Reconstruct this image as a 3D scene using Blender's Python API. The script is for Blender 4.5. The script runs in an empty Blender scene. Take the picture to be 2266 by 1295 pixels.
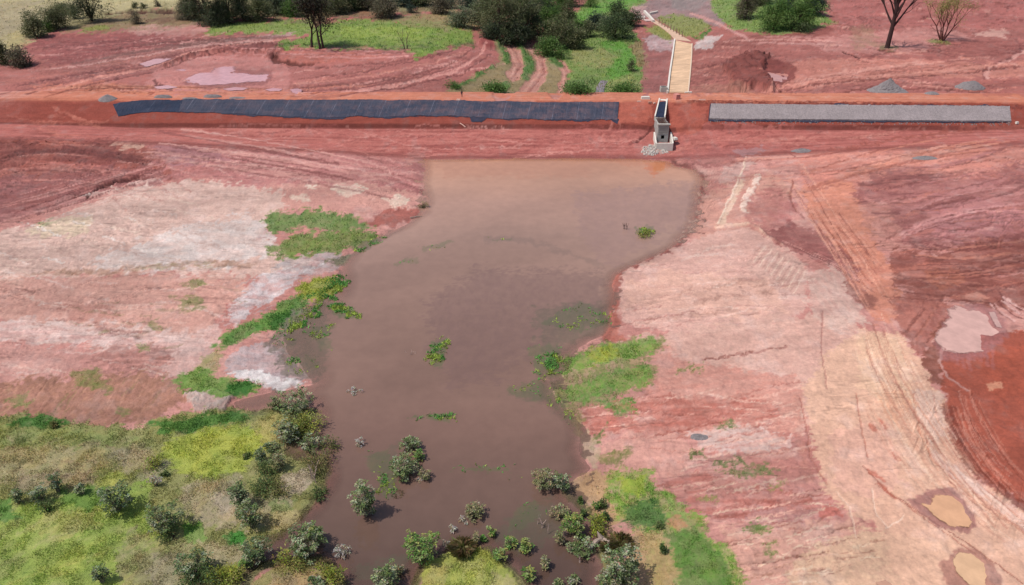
import bpy, math, random
import numpy as np
from mathutils import Vector

# ------------------------------------------------------------------ camera, sky, sun, exposure
sc = bpy.context.scene
CAM_H, PITCH, FPX, UC, VC = 60.0, math.radians(30.0), 1618.0, 1133.0, 647.5
cam = bpy.data.objects.new("camera", bpy.data.cameras.new("camera"))
sc.collection.objects.link(cam)
cam.location = (0, 0, CAM_H)
cam.rotation_euler = (math.pi / 2 - PITCH, 0, 0)
cam.data.sensor_fit = 'HORIZONTAL'
cam.data.sensor_width = 36.0
cam.data.lens = 36.0 * FPX / 2266.0
cam.data.clip_start, cam.data.clip_end = 1.0, 9000.0
sc.camera = cam

SUN_EL, SUN_DIR = math.radians(60), (-1.0, -0.28)
world = bpy.data.worlds.new("World")
sc.world = world
world.use_nodes = True
wn = world.node_tree
sky = wn.nodes.new("ShaderNodeTexSky")
sky.sky_type = 'NISHITA'
sky.sun_disc = False
sky.sun_elevation = SUN_EL
sky.sun_rotation = math.atan2(SUN_DIR[0], SUN_DIR[1])
sky.dust_density = 2.5
sky.air_density = 1.0
bg = wn.nodes["Background"]
bg.inputs["Strength"].default_value = 0.13
wn.links.new(sky.outputs[0], bg.inputs["Color"])

sun = bpy.data.objects.new("sun", bpy.data.lights.new("sun", 'SUN'))
sc.collection.objects.link(sun)
sun.data.energy = 4.0
sun.data.angle = math.radians(0.5)
sun.data.color = (1.0, 0.95, 0.88)
_d = Vector((SUN_DIR[0], SUN_DIR[1], 0)).normalized() * math.cos(SUN_EL) + Vector((0, 0, math.sin(SUN_EL)))
sun.rotation_euler = _d.to_track_quat('Z', 'Y').to_euler()
sun.location = _d * 200

sc.view_settings.view_transform = 'Standard'
sc.view_settings.look = 'None'
sc.view_settings.exposure = 0.0
sc.view_settings.gamma = 1.0
sc.render.engine = 'CYCLES'
sc.cycles.max_bounces = 6
sc.cycles.transparent_max_bounces = 8

S_LIT = np.array([1.47, 1.48, 1.56])      # what a flat surface of albedo 1 shows in this light
rng = np.random.default_rng(7)
random.seed(7)
C = sc.collection


def lin(c):
    c = np.asarray(c, float) / 255.0
    return np.where(c <= 0.04045, c / 12.92, ((c + 0.055) / 1.055) ** 2.4)


def alb(c):
    return np.clip(lin(c) / S_LIT, 0.002, 0.85)


# ------------------------------------------------------------------ noise
_T = [rng.uniform(-1, 1, (256, 256)) for _ in range(24)]


def vnoise(x, y, seed=0):
    t = _T[seed % 24]
    xi = np.floor(x).astype(np.int64)
    yi = np.floor(y).astype(np.int64)
    fx, fy = x - xi, y - yi
    fx = fx * fx * fx * (fx * (fx * 6 - 15) + 10)
    fy = fy * fy * fy * (fy * (fy * 6 - 15) + 10)
    x0, x1, y0, y1 = xi & 255, (xi + 1) & 255, yi & 255, (yi + 1) & 255
    return ((t[x0, y0] * (1 - fx) + t[x1, y0] * fx) * (1 - fy) + (t[x0, y1] * (1 - fx) + t[x1, y1] * fx) * fy)


def fbm(x, y, seed=0, octv=4, gain=0.55):
    s, a, n = 0.0, 1.0, 0.0
    for o in range(octv):
        k = 2.03 ** o
        s = s + a * vnoise(x * k + 17.3 * o + seed * 5.1, y * k - 9.7 * o + seed * 3.3, seed + o)
        n += a
        a *= gain
    return s / n * 1.5


def sstep(a, b, x):
    t = np.clip((x - a) / (b - a), 0, 1)
    return t * t * (3 - 2 * t)


def seg_dist(px, py, P, closed):
    d = np.full(px.shape, 1e18)
    n = len(P)
    for i in range(n if closed else n - 1):
        ax, ay = P[i]
        bx, by = P[(i + 1) % n]
        ex, ey = bx - ax, by - ay
        t = np.clip(((px - ax) * ex + (py - ay) * ey) / (ex * ex + ey * ey + 1e-12), 0, 1)
        d = np.minimum(d, (px - ax - t * ex) ** 2 + (py - ay - t * ey) ** 2)
    return np.sqrt(d)


def inside(px, py, P):
    r = np.zeros(px.shape, bool)
    n = len(P)
    for i in range(n):
        ax, ay = P[i]
        bx, by = P[(i + 1) % n]
        if ay == by:
            continue
        c = ((ay > py) != (by > py)) & (px < (bx - ax) * (py - ay) / (by - ay) + ax)
        r ^= c
    return r


def sdf_poly(px, py, P):
    d = seg_dist(px, py, P, True)
    return np.where(inside(px, py, P), -d, d)


# ------------------------------------------------------------------ survey: measured picture point -> place on the terrain
CP, SP = math.cos(PITCH), math.sin(PITCH)


def ray(u, v):
    a = (np.asarray(u, float) - UC) / FPX
    b = (VC - np.asarray(v, float)) / FPX
    return a, CP + b * SP, -SP + b * CP


def at0(u, v, z=0.0):
    dx, dy, dz = ray(u, v)
    t = (z - CAM_H) / dz
    return np.stack([dx * t, dy * t], -1)


SHORE_PX = [(940, 353), (1100, 351), (1250, 351), (1400, 352), (1480, 355), (1497, 368), (1530, 375), (1550, 390), (1555, 405),
 (1545, 430), (1541, 460), (1535, 490), (1518, 515), (1500, 540), (1470, 560), (1430, 578), (1390, 595), (1365, 610),
 (1355, 630), (1360, 655), (1350, 690), (1355, 715), (1335, 745), (1290, 765), (1240, 800), (1215, 830), (1225, 870),
 (1250, 900), (1275, 925), (1285, 960), (1280, 1000), (1312, 1040), (1270, 1062), (1250, 1085), (1275, 1110), (1300, 1130),
 (1320, 1165), (1335, 1190), (1330, 1225), (1345, 1260), (1330, 1300), (1320, 1500), (1180, 1500), (1160, 1290), (1110, 1245),
 (1080, 1218), (1030, 1216), (985, 1232), (940, 1255), (915, 1300), (900, 1500), (770, 1500), (755, 1290), (735, 1255),
 (705, 1238), (640, 1240), (585, 1250), (555, 1275), (545, 1310), (520, 1310), (535, 1260), (560, 1225), (600, 1195),
 (640, 1165), (665, 1140), (690, 1120), (700, 1095), (715, 1080), (720, 1050), (715, 1020), (690, 1010), (660, 1005),
 (640, 985), (660, 965), (700, 950), (705, 915), (690, 893), (640, 897), (600, 900), (560, 913), (520, 905), (510, 890),
 (545, 880), (600, 868), (650, 858), (690, 850), (676, 832), (652, 806), (632, 780), (622, 752), (645, 728), (680, 700),
 (710, 670), (745, 640), (760, 610), (755, 590), (775, 560), (800, 535), (850, 520), (900, 495), (935, 470), (945, 440),
 (935, 410), (940, 380)]
SHORE = at0(*np.array(SHORE_PX).T)
GX0, GX1, GY0, GY1, GS = -340.0, 340.0, 20.0, 470.0, 0.8
_gx = np.arange(GX0, GX1, GS)
_gy = np.arange(GY0, GY1, GS)
_GX, _GY = np.meshgrid(_gx, _gy, indexing='ij')
SDG = sdf_poly(_GX.ravel(), _GY.ravel(), SHORE).reshape(_GX.shape)


def shore_sd(x, y):
    fx = np.clip((x - GX0) / GS, 0, len(_gx) - 1.001)
    fy = np.clip((y - GY0) / GS, 0, len(_gy) - 1.001)
    i, j = fx.astype(int), fy.astype(int)
    a, b = fx - i, fy - j
    return (SDG[i, j] * (1 - a) * (1 - b) + SDG[i + 1, j] * a * (1 - b) + SDG[i, j + 1] * (1 - a) * b + SDG[i + 1, j + 1] * a * b)


def dam_shift(x):
    return -0.010 * x


def dam_z(x, y):
    q = y - dam_shift(x)
    up = np.interp(q, [160, 169, 180.1, 180.6, 189.6, 190.2, 198.3, 199.0, 216], [-3.4, 0, 3.75, 4.5, 7.95, 8.1, 8.1, 7.8, -0.7], left=-9, right=-9)
    up = np.where(q > 216, -9, up)
    # the notch the intake stands in
    g = np.exp(-((x - 38.8) / 4.5) ** 2) * sstep(168, 174, q) * (1 - sstep(184, 189.5, q))
    return up - 1.1 * g


def dam_mask(x, y):
    q = y - dam_shift(x)
    return sstep(166, 170, q) * (1 - sstep(200, 204, q))


def base_h(x, y):
    x = np.asarray(x, float)
    y = np.asarray(y, float)
    sd = shore_sd(x, y)
    bank = np.where(sd > 0, 6.8 * (1 - np.exp(-np.maximum(sd, 0) / 95.0)), np.maximum(0.11 * sd * (1 - .68 * np.exp(-((x + 29) / 13) ** 2 - ((y - 93) / 16) ** 2)), -2.2))
    nat = 0.3 + 6.2 * sstep(14, 70, np.abs(x - 30 - 0.10 * (y - 230)))
    nat = nat + 3.0 * sstep(300, 420, y) * sstep(40, 90, np.abs(x - 35))
    k = sstep(186, 200, y)
    h = bank * (1 - k) + nat * k
    dz = dam_z(x, y)
    fade = sstep(-178, -128, x)
    dz = dz * fade + (6.4 + 0 * dz) * (1 - fade) * (dz > -8) + np.where(dz > -8, 0, dz) * (1 - fade)
    return np.maximum(h, dz)


_TS = np.concatenate([np.linspace(60, 320, 1500), np.linspace(320.5, 900, 600)])


def at(u, v):
    """places on the terrain seen at the surveyed points: (n,3)"""
    u = np.atleast_1d(np.asarray(u, float))
    v = np.atleast_1d(np.asarray(v, float))
    out = np.zeros((len(u), 3))
    for i in range(len(u)):
        dx, dy, dz = ray(u[i], v[i])
        X, Y, Z = dx * _TS, dy * _TS, CAM_H + dz * _TS
        g = Z - base_h(X, Y)
        k = np.argmax(g < 0) if (g < 0).any() else len(g) - 1
        k = max(k, 1)
        f = g[k - 1] / (g[k - 1] - g[k] + 1e-12)
        t = _TS[k - 1] + f * (_TS[k] - _TS[k - 1])
        out[i] = (dx * t, dy * t, CAM_H + dz * t)
    return out


def px_size(p):
    """metres across one surveyed pixel at a place"""
    return (p[1] * CP + (CAM_H - p[2]) * SP) / FPX


# ------------------------------------------------------------------ ground sheet: rows closer together near the viewer
dep = np.radians(np.linspace(67, 7.6, 740))
rows = np.concatenate([[-60, -20, 0, 10, 17, 21], np.union1d(np.round(CAM_H / np.tan(dep), 4), np.arange(166.03, 201.5, .3)), [470, 500, 560, 650, 800, 1100, 1600, 2600, 4500]])
tcol = np.linspace(-1.05, 1.05, 1400)
tcol = np.concatenate([[-9, -4, -2.2, -1.6, -1.3, -1.12], tcol, [1.12, 1.3, 1.6, 2.2, 4, 9]])
NR, NC = len(rows), len(tcol)
Yg, Tg = np.meshgrid(rows, tcol, indexing='ij')
Xg = Tg * (np.maximum(Yg, 10) * CP + CAM_H * SP)
X, Y = Xg.ravel(), Yg.ravel()
H = base_h(X, Y)
SDV = shore_sd(X, Y)
DM = dam_mask(X, Y) * sstep(-150, -120, X)
N = len(X)
GRASS = np.zeros(N)
WET = np.zeros(N)
rough = 1 - 0.75 * DM
far = sstep(430, 600, Y)
H = H + (0.16 * fbm(X / 7.0, Y / 7.0, 1, 4) + 0.05 * fbm(X / 1.3, Y / 1.3, 2, 3)) * rough * (1 - 0.75 * (SDV < 0)) * (1 - far)


def mixc(a, b, m):
    return a + (np.asarray(b) - a) * m[:, None]


PINK, PALE, WHITE, RED, DRED = (203, 146, 139), (215, 180, 171), (221, 207, 204), (172, 98, 88), (146, 76, 69)
MAUVE, ORANGE, PEACH, TAN = (168, 118, 120), (204, 124, 100), (224, 182, 160), (214, 188, 160)
COL = np.tile(lin(PINK), (N, 1))
_n1 = fbm(X / 22, Y / 34, 3, 4)
_n2 = fbm(X / 9 + 0.3 * _n1, Y / 2.4, 4, 4)
COL = mixc(COL, lin((186, 118, 110)), sstep(-0.1, 0.7, _n1) * 0.6)
COL = mixc(COL, lin((214, 168, 158)), sstep(0.0, 0.8, _n2) * 0.6)
_seed = [0]


def prim(pts, col=None, op=1.0, soft=6.0, warp=6.0, brk=0.0, stretch=1.0, ang=0.0, width=None, grass=None, h=0.0,
         wet=None, cell=14.0, flat=None, lo=None, dis=None):
    """one patch (closed outline) or one band (width given) of another soil, grass, wetness or height"""
    _seed[0] += 1
    sd = _seed[0]
    pts = np.array(pts, float)
    W = at(pts[:, 0], pts[:, 1])
    c = W.mean(0)
    cu, cv = pts.mean(0)
    sx = px_size(c)
    w2 = at([cu, cu], [cv - 4, cv + 4])
    sy = min(max(abs(w2[0, 1] - w2[1, 1]) / 8.0, sx), sx * 6.0)
    P = (W[:, :2] - c[:2]) / (sx, sy)
    m_ = soft + warp + (width or 0) + 4
    x0, x1 = c[0] + (P[:, 0].min() - m_) * sx, c[0] + (P[:, 0].max() + m_) * sx
    y0, y1 = c[1] + (P[:, 1].min() - m_) * sy, c[1] + (P[:, 1].max() + m_) * sy
    idx = np.nonzero((X > x0) & (X < x1) & (Y > y0) & (Y < y1))[0]
    if len(idx) == 0:
        return None
    qx, qy = (X[idx] - c[0]) / sx, (Y[idx] - c[1]) / sy
    px, py = qx, qy
    if warp:
        px = qx + warp * fbm(qx / cell + sd, qy / cell, sd, 3, 0.6)
        py = qy + warp * fbm(qx / cell, qy / cell - sd, sd + 7, 3, 0.6)
    d = sdf_poly(px, py, P) if width is None else seg_dist(px, py, P, False) - width / 2.0
    if dis is None:
        dis = 0.0 if flat is not None else (1.15 if grass is not None else (0.5 if width is None else 0.3))
    if grass is not None:
        soft = soft * 1.7
    m = 1 - sstep(-soft, soft, d)
    if dis:
        fine = 0.9 * fbm(qx / 15.0 + sd, qy / 3.0, sd + 2, 3, 0.75) + 0.6 * fbm(qx / 44.0, qy / 11.0 + sd, sd + 5, 3, 0.6)
        m = sstep(*((0.12, 0.88) if grass is not None else (0.28, 0.72)), m + dis * fine * 4 * m * (1 - m))
    if brk:
        ca, sa = math.cos(ang), math.sin(ang)
        a, b = (qx * ca + qy * sa) / (cell * stretch), (-qx * sa + qy * ca) / cell
        nz = fbm(a * 1.6 + sd * 3, b * 1.6, sd + 3, 4, 0.65)
        m = m * (1 - brk + brk * sstep(-0.35, 0.45, nz))
    if lo is not None:
        m = m * (H[idx] > lo)
    m = m * op
    if col is not None:
        COL[idx] = mixc(COL[idx], lin(col), m)
    if grass is not None:
        GRASS[idx] = GRASS[idx] + (grass - GRASS[idx]) * m
    if h:
        H[idx] += h * m
    if wet is not None:
        WET[idx] = WET[idx] + (wet - WET[idx]) * m
    if flat is not None:
        H[idx] = H[idx] + (flat - H[idx]) * m
    return c


def poly(pts, col, **k):
    return prim(pts, col, **k)


def line(pts, width, col, **k):
    k.setdefault('soft', 2.0)
    k.setdefault('warp', 2.0)
    return prim(pts, col, width=width, **k)


def bez(p0, p1, p2, n=14):
    t = np.linspace(0, 1, n)[:, None]
    return (1 - t) ** 2 * np.array(p0) + 2 * t * (1 - t) * np.array(p1) + t * t * np.array(p2)


def tracks(p0, p1, p2, n, spread, cols, op=0.5, w=(1.5, 4), h=-0.05, seed=0, brk=0.5):
    r = random.Random(seed)
    for i in range(n):
        o = r.uniform(-1, 1)
        j = lambda: np.array((r.gauss(0, spread * 0.2), r.gauss(0, spread * 0.2)))
        d = np.array(p2, float) - np.array(p0, float)
        nrm = np.array((-d[1], d[0])) / (np.hypot(*d) + 1e-9) * spread * o
        a, b = r.uniform(0, 0.35), r.uniform(0.65, 1)
        q = bez(np.array(p0) + nrm + j(), np.array(p1) + nrm + j(), np.array(p2) + nrm + j(), 24)
        q = q[int(a * 23):max(int(b * 23), int(a * 23) + 4)]
        line(q, r.uniform(*w) * 1.15, r.choice(cols), op=min(1, op * 1.5 * r.uniform(0.5, 1)), h=h * 1.8 * r.uniform(0.3, 1), brk=brk * 0.8, stretch=2, warp=1.5, soft=1.6, cell=10)


def rgn(pts, cols, n, wl, op=0.5, ang=0.0, seed=0, th=(1.5, 5), h=0.0):
    """scatter of short streaks of soil inside an outline"""
    r = random.Random(seed)
    P = np.array(pts, float)
    x0, y0 = P.min(0)
    x1, y1 = P.max(0)
    k = 0
    while k < n:
        u, v = r.uniform(x0, x1), r.uniform(y0, y1)
        if not inside(np.array([u]), np.array([v]), P)[0]:
            continue
        k += 1
        L = r.uniform(*wl)
        a = ang + r.gauss(0, 0.13)
        c_, s_ = math.cos(a) * L / 2, math.sin(a) * L / 2
        b = r.uniform(-0.12, 0.12) * L
        q = bez((u - c_, v + s_), (u, v + b), (u + c_, v - s_), 7)
        line(q, r.uniform(*th), r.choice(cols), op=min(1, op * 1.4 * r.uniform(0.4, 1)), brk=0.5, stretch=2, ang=0, warp=3.0, soft=2.0, cell=9, h=h * 1.6 * r.uniform(0.3, 1))
# ------------------------------------------------------------------ soils, grass and earthworks
LR, DR = (150, 80, 74), (124, 62, 56)
# -- left bank, red earthworks under the abutment
poly([(-60, 230), (250, 236), (330, 280), (420, 300), (560, 330), (500, 372), (330, 400), (140, 440), (-60, 500)], (170, 96, 86), soft=18, warp=18, brk=0.25, stretch=3)
poly([(-40, 236), (240, 240), (268, 262), (310, 286), (200, 320), (60, 315), (-40, 290)], (178, 97, 82), soft=8, warp=8)
poly([(-40, 318), (60, 305), (90, 330), (60, 362), (-40, 385)], (142, 76, 72), op=0.75, soft=8, warp=9, brk=0.6, stretch=3, h=-0.3)
poly([(140, 322), (245, 304), (262, 334), (310, 342), (320, 360), (210, 372), (120, 352)], (146, 80, 78), op=0.8, soft=7, warp=10, brk=0.5, stretch=3, h=0.25)
poly([(-40, 400), (180, 372), (330, 366), (400, 388), (300, 425), (170, 448), (-40, 500)], (158, 102, 103), op=0.8, soft=12, warp=14, brk=0.35, stretch=4)
line([(198, 432), (215, 420), (262, 398), (300, 396)], 10, (104, 52, 48), op=0.9, soft=4, warp=4, h=-0.5)
line([(180, 434), (205, 426)], 5, (224, 206, 200), op=0.9)
line([(205, 432), (250, 424), (300, 404), (340, 398)], 8, (214, 178, 170), op=0.7, h=0.3)
tracks((-20, 372), (120, 340), (400, 400), 16, 34, [(196, 126, 118), (140, 78, 75), (206, 140, 130)], op=0.6, seed=1, h=-0.1)
tracks((-20, 470), (180, 420), (420, 350), 14, 30, [(192, 130, 126), (140, 84, 84), (206, 150, 144)], op=0.5, seed=2, h=-0.1)
# -- mauve and pink flats between the dam and the pale bank
poly([(300, 300), (640, 318), (880, 346), (940, 372), (930, 430), (760, 420), (520, 408), (380, 395)], (188, 124, 122), soft=14, warp=14, brk=0.3, stretch=4)
poly([(340, 316), (460, 322), (520, 350), (420, 366), (340, 345)], (176, 126, 132), op=0.7, soft=12, warp=10, brk=0.3, stretch=3)
poly([(250, 300), (340, 302), (330, 322), (300, 332), (258, 322)], (212, 172, 156), op=0.8, soft=8, warp=9, brk=0.3)
line([(330, 283), (480, 290), (640, 303), (760, 314), (840, 330)], 9, (226, 186, 166), op=0.75, soft=4, warp=5, brk=0.6, stretch=2)
rgn([(280, 300), (900, 330), (930, 400), (640, 400), (360, 390)], [(212, 156, 148), (158, 96, 92), (222, 172, 164)], 40, (50, 190), op=0.55, ang=-0.12, seed=3, h=-0.05)
rgn([(600, 330), (930, 350), (935, 430), (700, 420)], [(205, 150, 145), (150, 90, 88)], 22, (40, 140), op=0.5, ang=-0.2, seed=4, h=-0.05)
poly([(560, 420), (700, 400), (800, 400), (940, 440), (900, 462), (760, 470), (600, 455)], (205, 152, 142), soft=10, warp=10, brk=0.4, stretch=3)
for p in ([(640, 432), (680, 430), (688, 445), (650, 448)], [(730, 412), (790, 404), (812, 425), (760, 438)], [(848, 440), (890, 428), (915, 442), (870, 462)], [(665, 410), (690, 405), (700, 415)]):
    poly(p, (226, 206, 190), op=0.85, soft=5, warp=7, brk=0.4)
poly([(850, 462), (930, 455), (935, 478), (870, 500), (800, 500)], (178, 100, 90), op=0.8, soft=8, warp=7)
# -- the pale bank
poly([(-60, 515), (60, 500), (150, 468), (290, 412), (450, 400), (620, 425), (640, 462), (590, 480), (575, 515), (640, 560), (700, 590), (560, 615), (300, 605), (120, 612), (-60, 632)],
     (215, 182, 172), soft=10, warp=12, op=0.95, brk=0.12)
poly([(420, 500), (560, 470), (600, 500), (600, 560), (520, 585), (300, 600), (180, 585), (300, 540)], (218, 204, 202), op=0.85, soft=16, warp=16, brk=0.45, stretch=3)
poly([(60, 500), (150, 478), (210, 480), (190, 520), (90, 530)], (216, 200, 170), op=0.6, soft=10, warp=10, brk=0.3)
poly([(80, 490), (122, 484), (124, 496), (85, 498)], (128, 142, 100), op=0.8, soft=4, warp=5, grass=0.5, brk=0.4)
rgn([(0, 520), (290, 430), (560, 430), (600, 560), (300, 600), (0, 610)], [(232, 222, 218), (186, 150, 142), (196, 166, 158), (226, 200, 186)], 70, (20, 110), op=0.55, ang=-0.35, seed=5, th=(1, 3.5), h=-0.04)
rgn([(250, 400), (420, 400), (420, 440), (250, 460)], [(230, 210, 200), (180, 120, 112)], 14, (20, 60), op=0.6, ang=-0.5, seed=6, th=(1, 3))
line([(55, 612), (130, 600), (240, 604), (330, 592), (430, 582), (560, 588)], 14, (176, 138, 118), op=0.8, soft=6, warp=8, brk=0.5, stretch=1.5)
line([(300, 596), (430, 585), (470, 590)], 10, (166, 150, 118), op=0.7, soft=5, warp=7, brk=0.6, grass=0.15)
poly([(-60, 625), (300, 605), (520, 612), (560, 640), (480, 700), (440, 760), (240, 740), (-60, 700)], (206, 160, 148), op=0.85, soft=14, warp=16, brk=0.2)
poly([(130, 680), (240, 672), (270, 700), (220, 725), (140, 712)], (178, 122, 112), op=0.6, soft=12, warp=12, brk=0.4)
poly([(-60, 706), (200, 712), (420, 735), (470, 770), (420, 800), (180, 762), (-60, 760)], (214, 190, 186), op=0.8, soft=12, warp=14, brk=0.45, stretch=4)
poly([(200, 772), (330, 760), (385, 780), (400, 820), (300, 830), (220, 815)], (172, 122, 114), op=0.75, soft=14, warp=14, brk=0.35, stretch=3)
poly([(-60, 770), (120, 760), (200, 790), (120, 840), (-60, 850)], (196, 150, 142), op=0.7, soft=14, warp=14, brk=0.4, stretch=3)
poly([(430, 740), (490, 700), (480, 780), (440, 840), (350, 830)], (212, 178, 172), op=0.8, soft=14, warp=14, brk=0.3)
rgn([(0, 620), (520, 620), (460, 800), (200, 850), (0, 850)], [(226, 204, 198), (176, 128, 118), (158, 108, 100), (220, 190, 180)], 80, (25, 130), op=0.5, ang=-0.1, seed=7, th=(1.5, 5), h=-0.05)
poly([(500, 690), (560, 620), (640, 596), (680, 600), (640, 640), (560, 690), (510, 720)], (208, 198, 202), op=0.85, soft=10, warp=10, brk=0.5, stretch=2.5)
poly([(600, 585), (700, 560), (760, 560), (740, 600), (660, 610)], (178, 168, 170), op=0.85, soft=9, warp=9, brk=0.4, stretch=3)
poly([(500, 790), (560, 760), (612, 770), (640, 805), (690, 830), (640, 862), (560, 850), (500, 820)], (182, 166, 170), op=0.9, soft=8, warp=8, brk=0.3, stretch=3)
poly([(505, 822), (560, 815), (620, 838), (680, 846), (620, 864), (560, 850)], (228, 222, 224), op=0.9, soft=5, warp=6, brk=0.35, stretch=2)
rgn([(500, 620), (700, 580), (680, 640), (520, 720)], [(228, 222, 222), (170, 156, 156)], 26, (20, 70), op=0.6, ang=0.3, seed=8, th=(1, 3))
# -- lower left margin, brown with olive
poly([(-60, 850), (200, 830), (390, 830), (430, 880), (330, 935), (180, 945), (-60, 930)], (172, 124, 104), op=0.9, soft=14, warp=14, brk=0.2)
rgn([(0, 850), (380, 840), (330, 930), (0, 920)], [(198, 150, 128), (150, 102, 86), (150, 130, 90)], 40, (25, 90), op=0.5, ang=0.9, seed=9, th=(2, 5), h=-0.06)
poly([(410, 872), (470, 866), (520, 880), (500, 912), (430, 915)], (182, 168, 162), op=0.9, soft=6, warp=7, brk=0.3, h=0.5)
# -- grass along the left shore
GB, GD, GY_, GL, GO = (108, 138, 62), (66, 108, 52), (150, 160, 58), (150, 165, 80), (150, 140, 98)
poly([(575, 490), (600, 470), (700, 464), (790, 480), (830, 505), (760, 512), (660, 505), (590, 515)], (112, 146, 76), soft=5, warp=7, op=0.95, grass=0.8, brk=0.1)
poly([(590, 545), (660, 520), (740, 510), (830, 515), (845, 530), (790, 550), (720, 560), (640, 572), (600, 562)], (118, 146, 70), soft=5, warp=8, op=0.95, grass=0.8, brk=0.15)
poly([(720, 575), (800, 560), (760, 590)], (140, 132, 110), soft=4, warp=5, grass=0.3)
poly([(665, 625), (700, 612), (752, 615), (745, 640), (700, 665), (660, 655)], (160, 166, 58), soft=4, warp=7, grass=0.9)
poly([(470, 755), (520, 725), (600, 690), (640, 660), (690, 655), (670, 700), (640, 725), (580, 735), (500, 768)], (102, 148, 68), soft=6, warp=8, grass=0.9, brk=0.1)
poly([(600, 700), (660, 690), (658, 720), (600, 728)], (66, 118, 48), soft=4, warp=6, grass=1)
poly([(450, 790), (490, 770), (480, 820), (420, 840)], (158, 158, 100), soft=6, warp=8, op=0.8, grass=0.6, brk=0.3)
poly([(370, 840), (440, 815), (500, 835), (575, 850), (560, 870), (480, 880), (400, 862)], (118, 156, 70), soft=6, warp=8, grass=0.9, brk=0.1)
poly([(500, 852), (548, 840), (575, 856), (540, 875), (500, 872)], (64, 122, 44), soft=4, warp=5, grass=1)
for p in ([(410, 628), (440, 620), (460, 630), (430, 640)], [(390, 660), (440, 655), (450, 680), (400, 690)], [(305, 760), (325, 755), (330, 770), (312, 772)], [(330, 715), (350, 712), (360, 728), (340, 732)], [(160, 820), (220, 815), (230, 850), (170, 860)], [(20, 880), (60, 870), (70, 900), (25, 905)], [(265, 905), (285, 900), (287, 915), (270, 918)], [(200, 850), (240, 845), (245, 870)]):
    poly(p, (130, 138, 78), op=0.8, soft=5, warp=7, grass=0.5, brk=0.4)
rgn([(100, 700), (480, 600), (560, 640), (420, 800)], [(150, 140, 100), (140, 126, 96)], 22, (12, 50), op=0.5, seed=10, th=(2, 6))
# -- meadow
MEADOW = [(-80, 925), (60, 915), (130, 935), (300, 945), (400, 915), (520, 905), (560, 918), (640, 905), (700, 920), (705, 945), (660, 968), (640, 985), (660, 1005), (715, 1020), (720, 1050), (700, 1095), (640, 1165), (560, 1225), (525, 1320), (500, 1560), (-120, 1560)]
for q_ in ([(560, 918), (640, 903), (700, 918), (706, 945), (662, 967), (640, 986), (660, 1006), (716, 1020), (721, 1050), (701, 1095), (665, 1140), (600, 1195), (560, 1226), (535, 1260), (520, 1310)],
           [(545, 1310), (555, 1275), (585, 1251), (640, 1240), (705, 1238), (735, 1255), (756, 1292), (772, 1345)], [(900, 1345), (915, 1300), (940, 1254), (985, 1231), (1030, 1216), (1080, 1218), (1110, 1246), (1160, 1292), (1182, 1345)],
           [(1250, 1085), (1276, 1110), (1300, 1130), (1320, 1166), (1335, 1190), (1331, 1225), (1346, 1260), (1331, 1300)]):
    line(q_, 24, (128, 122, 80), op=1, soft=6, warp=4, dis=.01, grass=.95)
poly(MEADOW, (150, 150, 92), soft=7, warp=9, grass=1.0)
poly([(0, 990), (120, 970), (300, 985), (340, 1010), (240, 1040), (180, 1060), (60, 1075), (-60, 1080), (-60, 1000)], (168, 154, 118), op=0.9, soft=16, warp=18, brk=0.3, cell=20)
poly([(40, 1050), (200, 1045), (220, 1075), (120, 1080), (40, 1090)], (158, 136, 116), op=0.8, soft=10, warp=12, brk=0.3)
poly([(-60, 945), (150, 945), (260, 960), (300, 985), (120, 985), (-60, 990)], (138, 150, 86), op=0.8, soft=10, warp=14, brk=0.3)
poly([(15, 940), (50, 918), (110, 918), (150, 940), (80, 946)], (78, 122, 52), soft=4, warp=6, grass=1)
poly([(330, 940), (420, 920), (520, 910), (555, 925), (500, 945), (380, 960)], (82, 128, 54), soft=6, warp=8, grass=1)
poly([(370, 970), (480, 945), (590, 935), (610, 960), (590, 1000), (540, 1040), (440, 1062), (400, 1040), (360, 1000)], (168, 178, 72), soft=8, warp=10, grass=1.0, cell=20)
poly([(540, 935), (600, 920), (650, 930), (640, 970), (590, 990), (580, 960)], (176, 164, 106), op=0.8, soft=8, warp=10, brk=0.3)
poly([(250, 995), (330, 990), (370, 1030), (330, 1060), (250, 1020)], (168, 154, 134), op=0.8, soft=8, warp=12, brk=0.4)
poly([(200, 1060), (270, 1040), (290, 1060), (230, 1080)], (172, 178, 84), op=0.8, soft=8, warp=8)
poly([(-60, 1110), (60, 1110), (160, 1090), (240, 1085), (340, 1060), (330, 1110), (340, 1180), (420, 1190), (300, 1230), (290, 1300), (270, 1560), (-100, 1560)], (154, 176, 76), op=0.92, soft=14, warp=16, brk=0.2, cell=22)
poly([(130, 1085), (230, 1080), (250, 1110), (190, 1130), (130, 1110)], (96, 138, 54), op=0.8, soft=8, warp=10)
poly([(-60, 1110), (20, 1105), (50, 1150), (-60, 1160)], (84, 138, 60), op=0.8, soft=8, warp=10)
poly([(90, 1130), (200, 1130), (220, 1170), (120, 1200), (60, 1170)], (178, 170, 98), op=0.7, soft=14, warp=14, brk=0.3)
poly([(290, 1170), (340, 1190), (420, 1190), (440, 1240), (380, 1300), (360, 1560), (280, 1560), (250, 1230)], (158, 150, 112), op=0.85, soft=14, warp=16, brk=0.3)
poly([(330, 1230), (400, 1230), (420, 1300), (330, 1310)], (160, 148, 130), op=0.7, soft=10, warp=12, brk=0.4)
poly([(400, 1070), (520, 1050), (560, 1090), (640, 1100), (640, 1165), (540, 1170), (440, 1160), (400, 1120)], (172, 156, 132), op=0.9, soft=12, warp=14, brk=0.35)
poly([(470, 1090), (530, 1080), (530, 1140), (480, 1150)], (182, 164, 152), op=0.7, soft=10, warp=10, brk=0.3)
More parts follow.
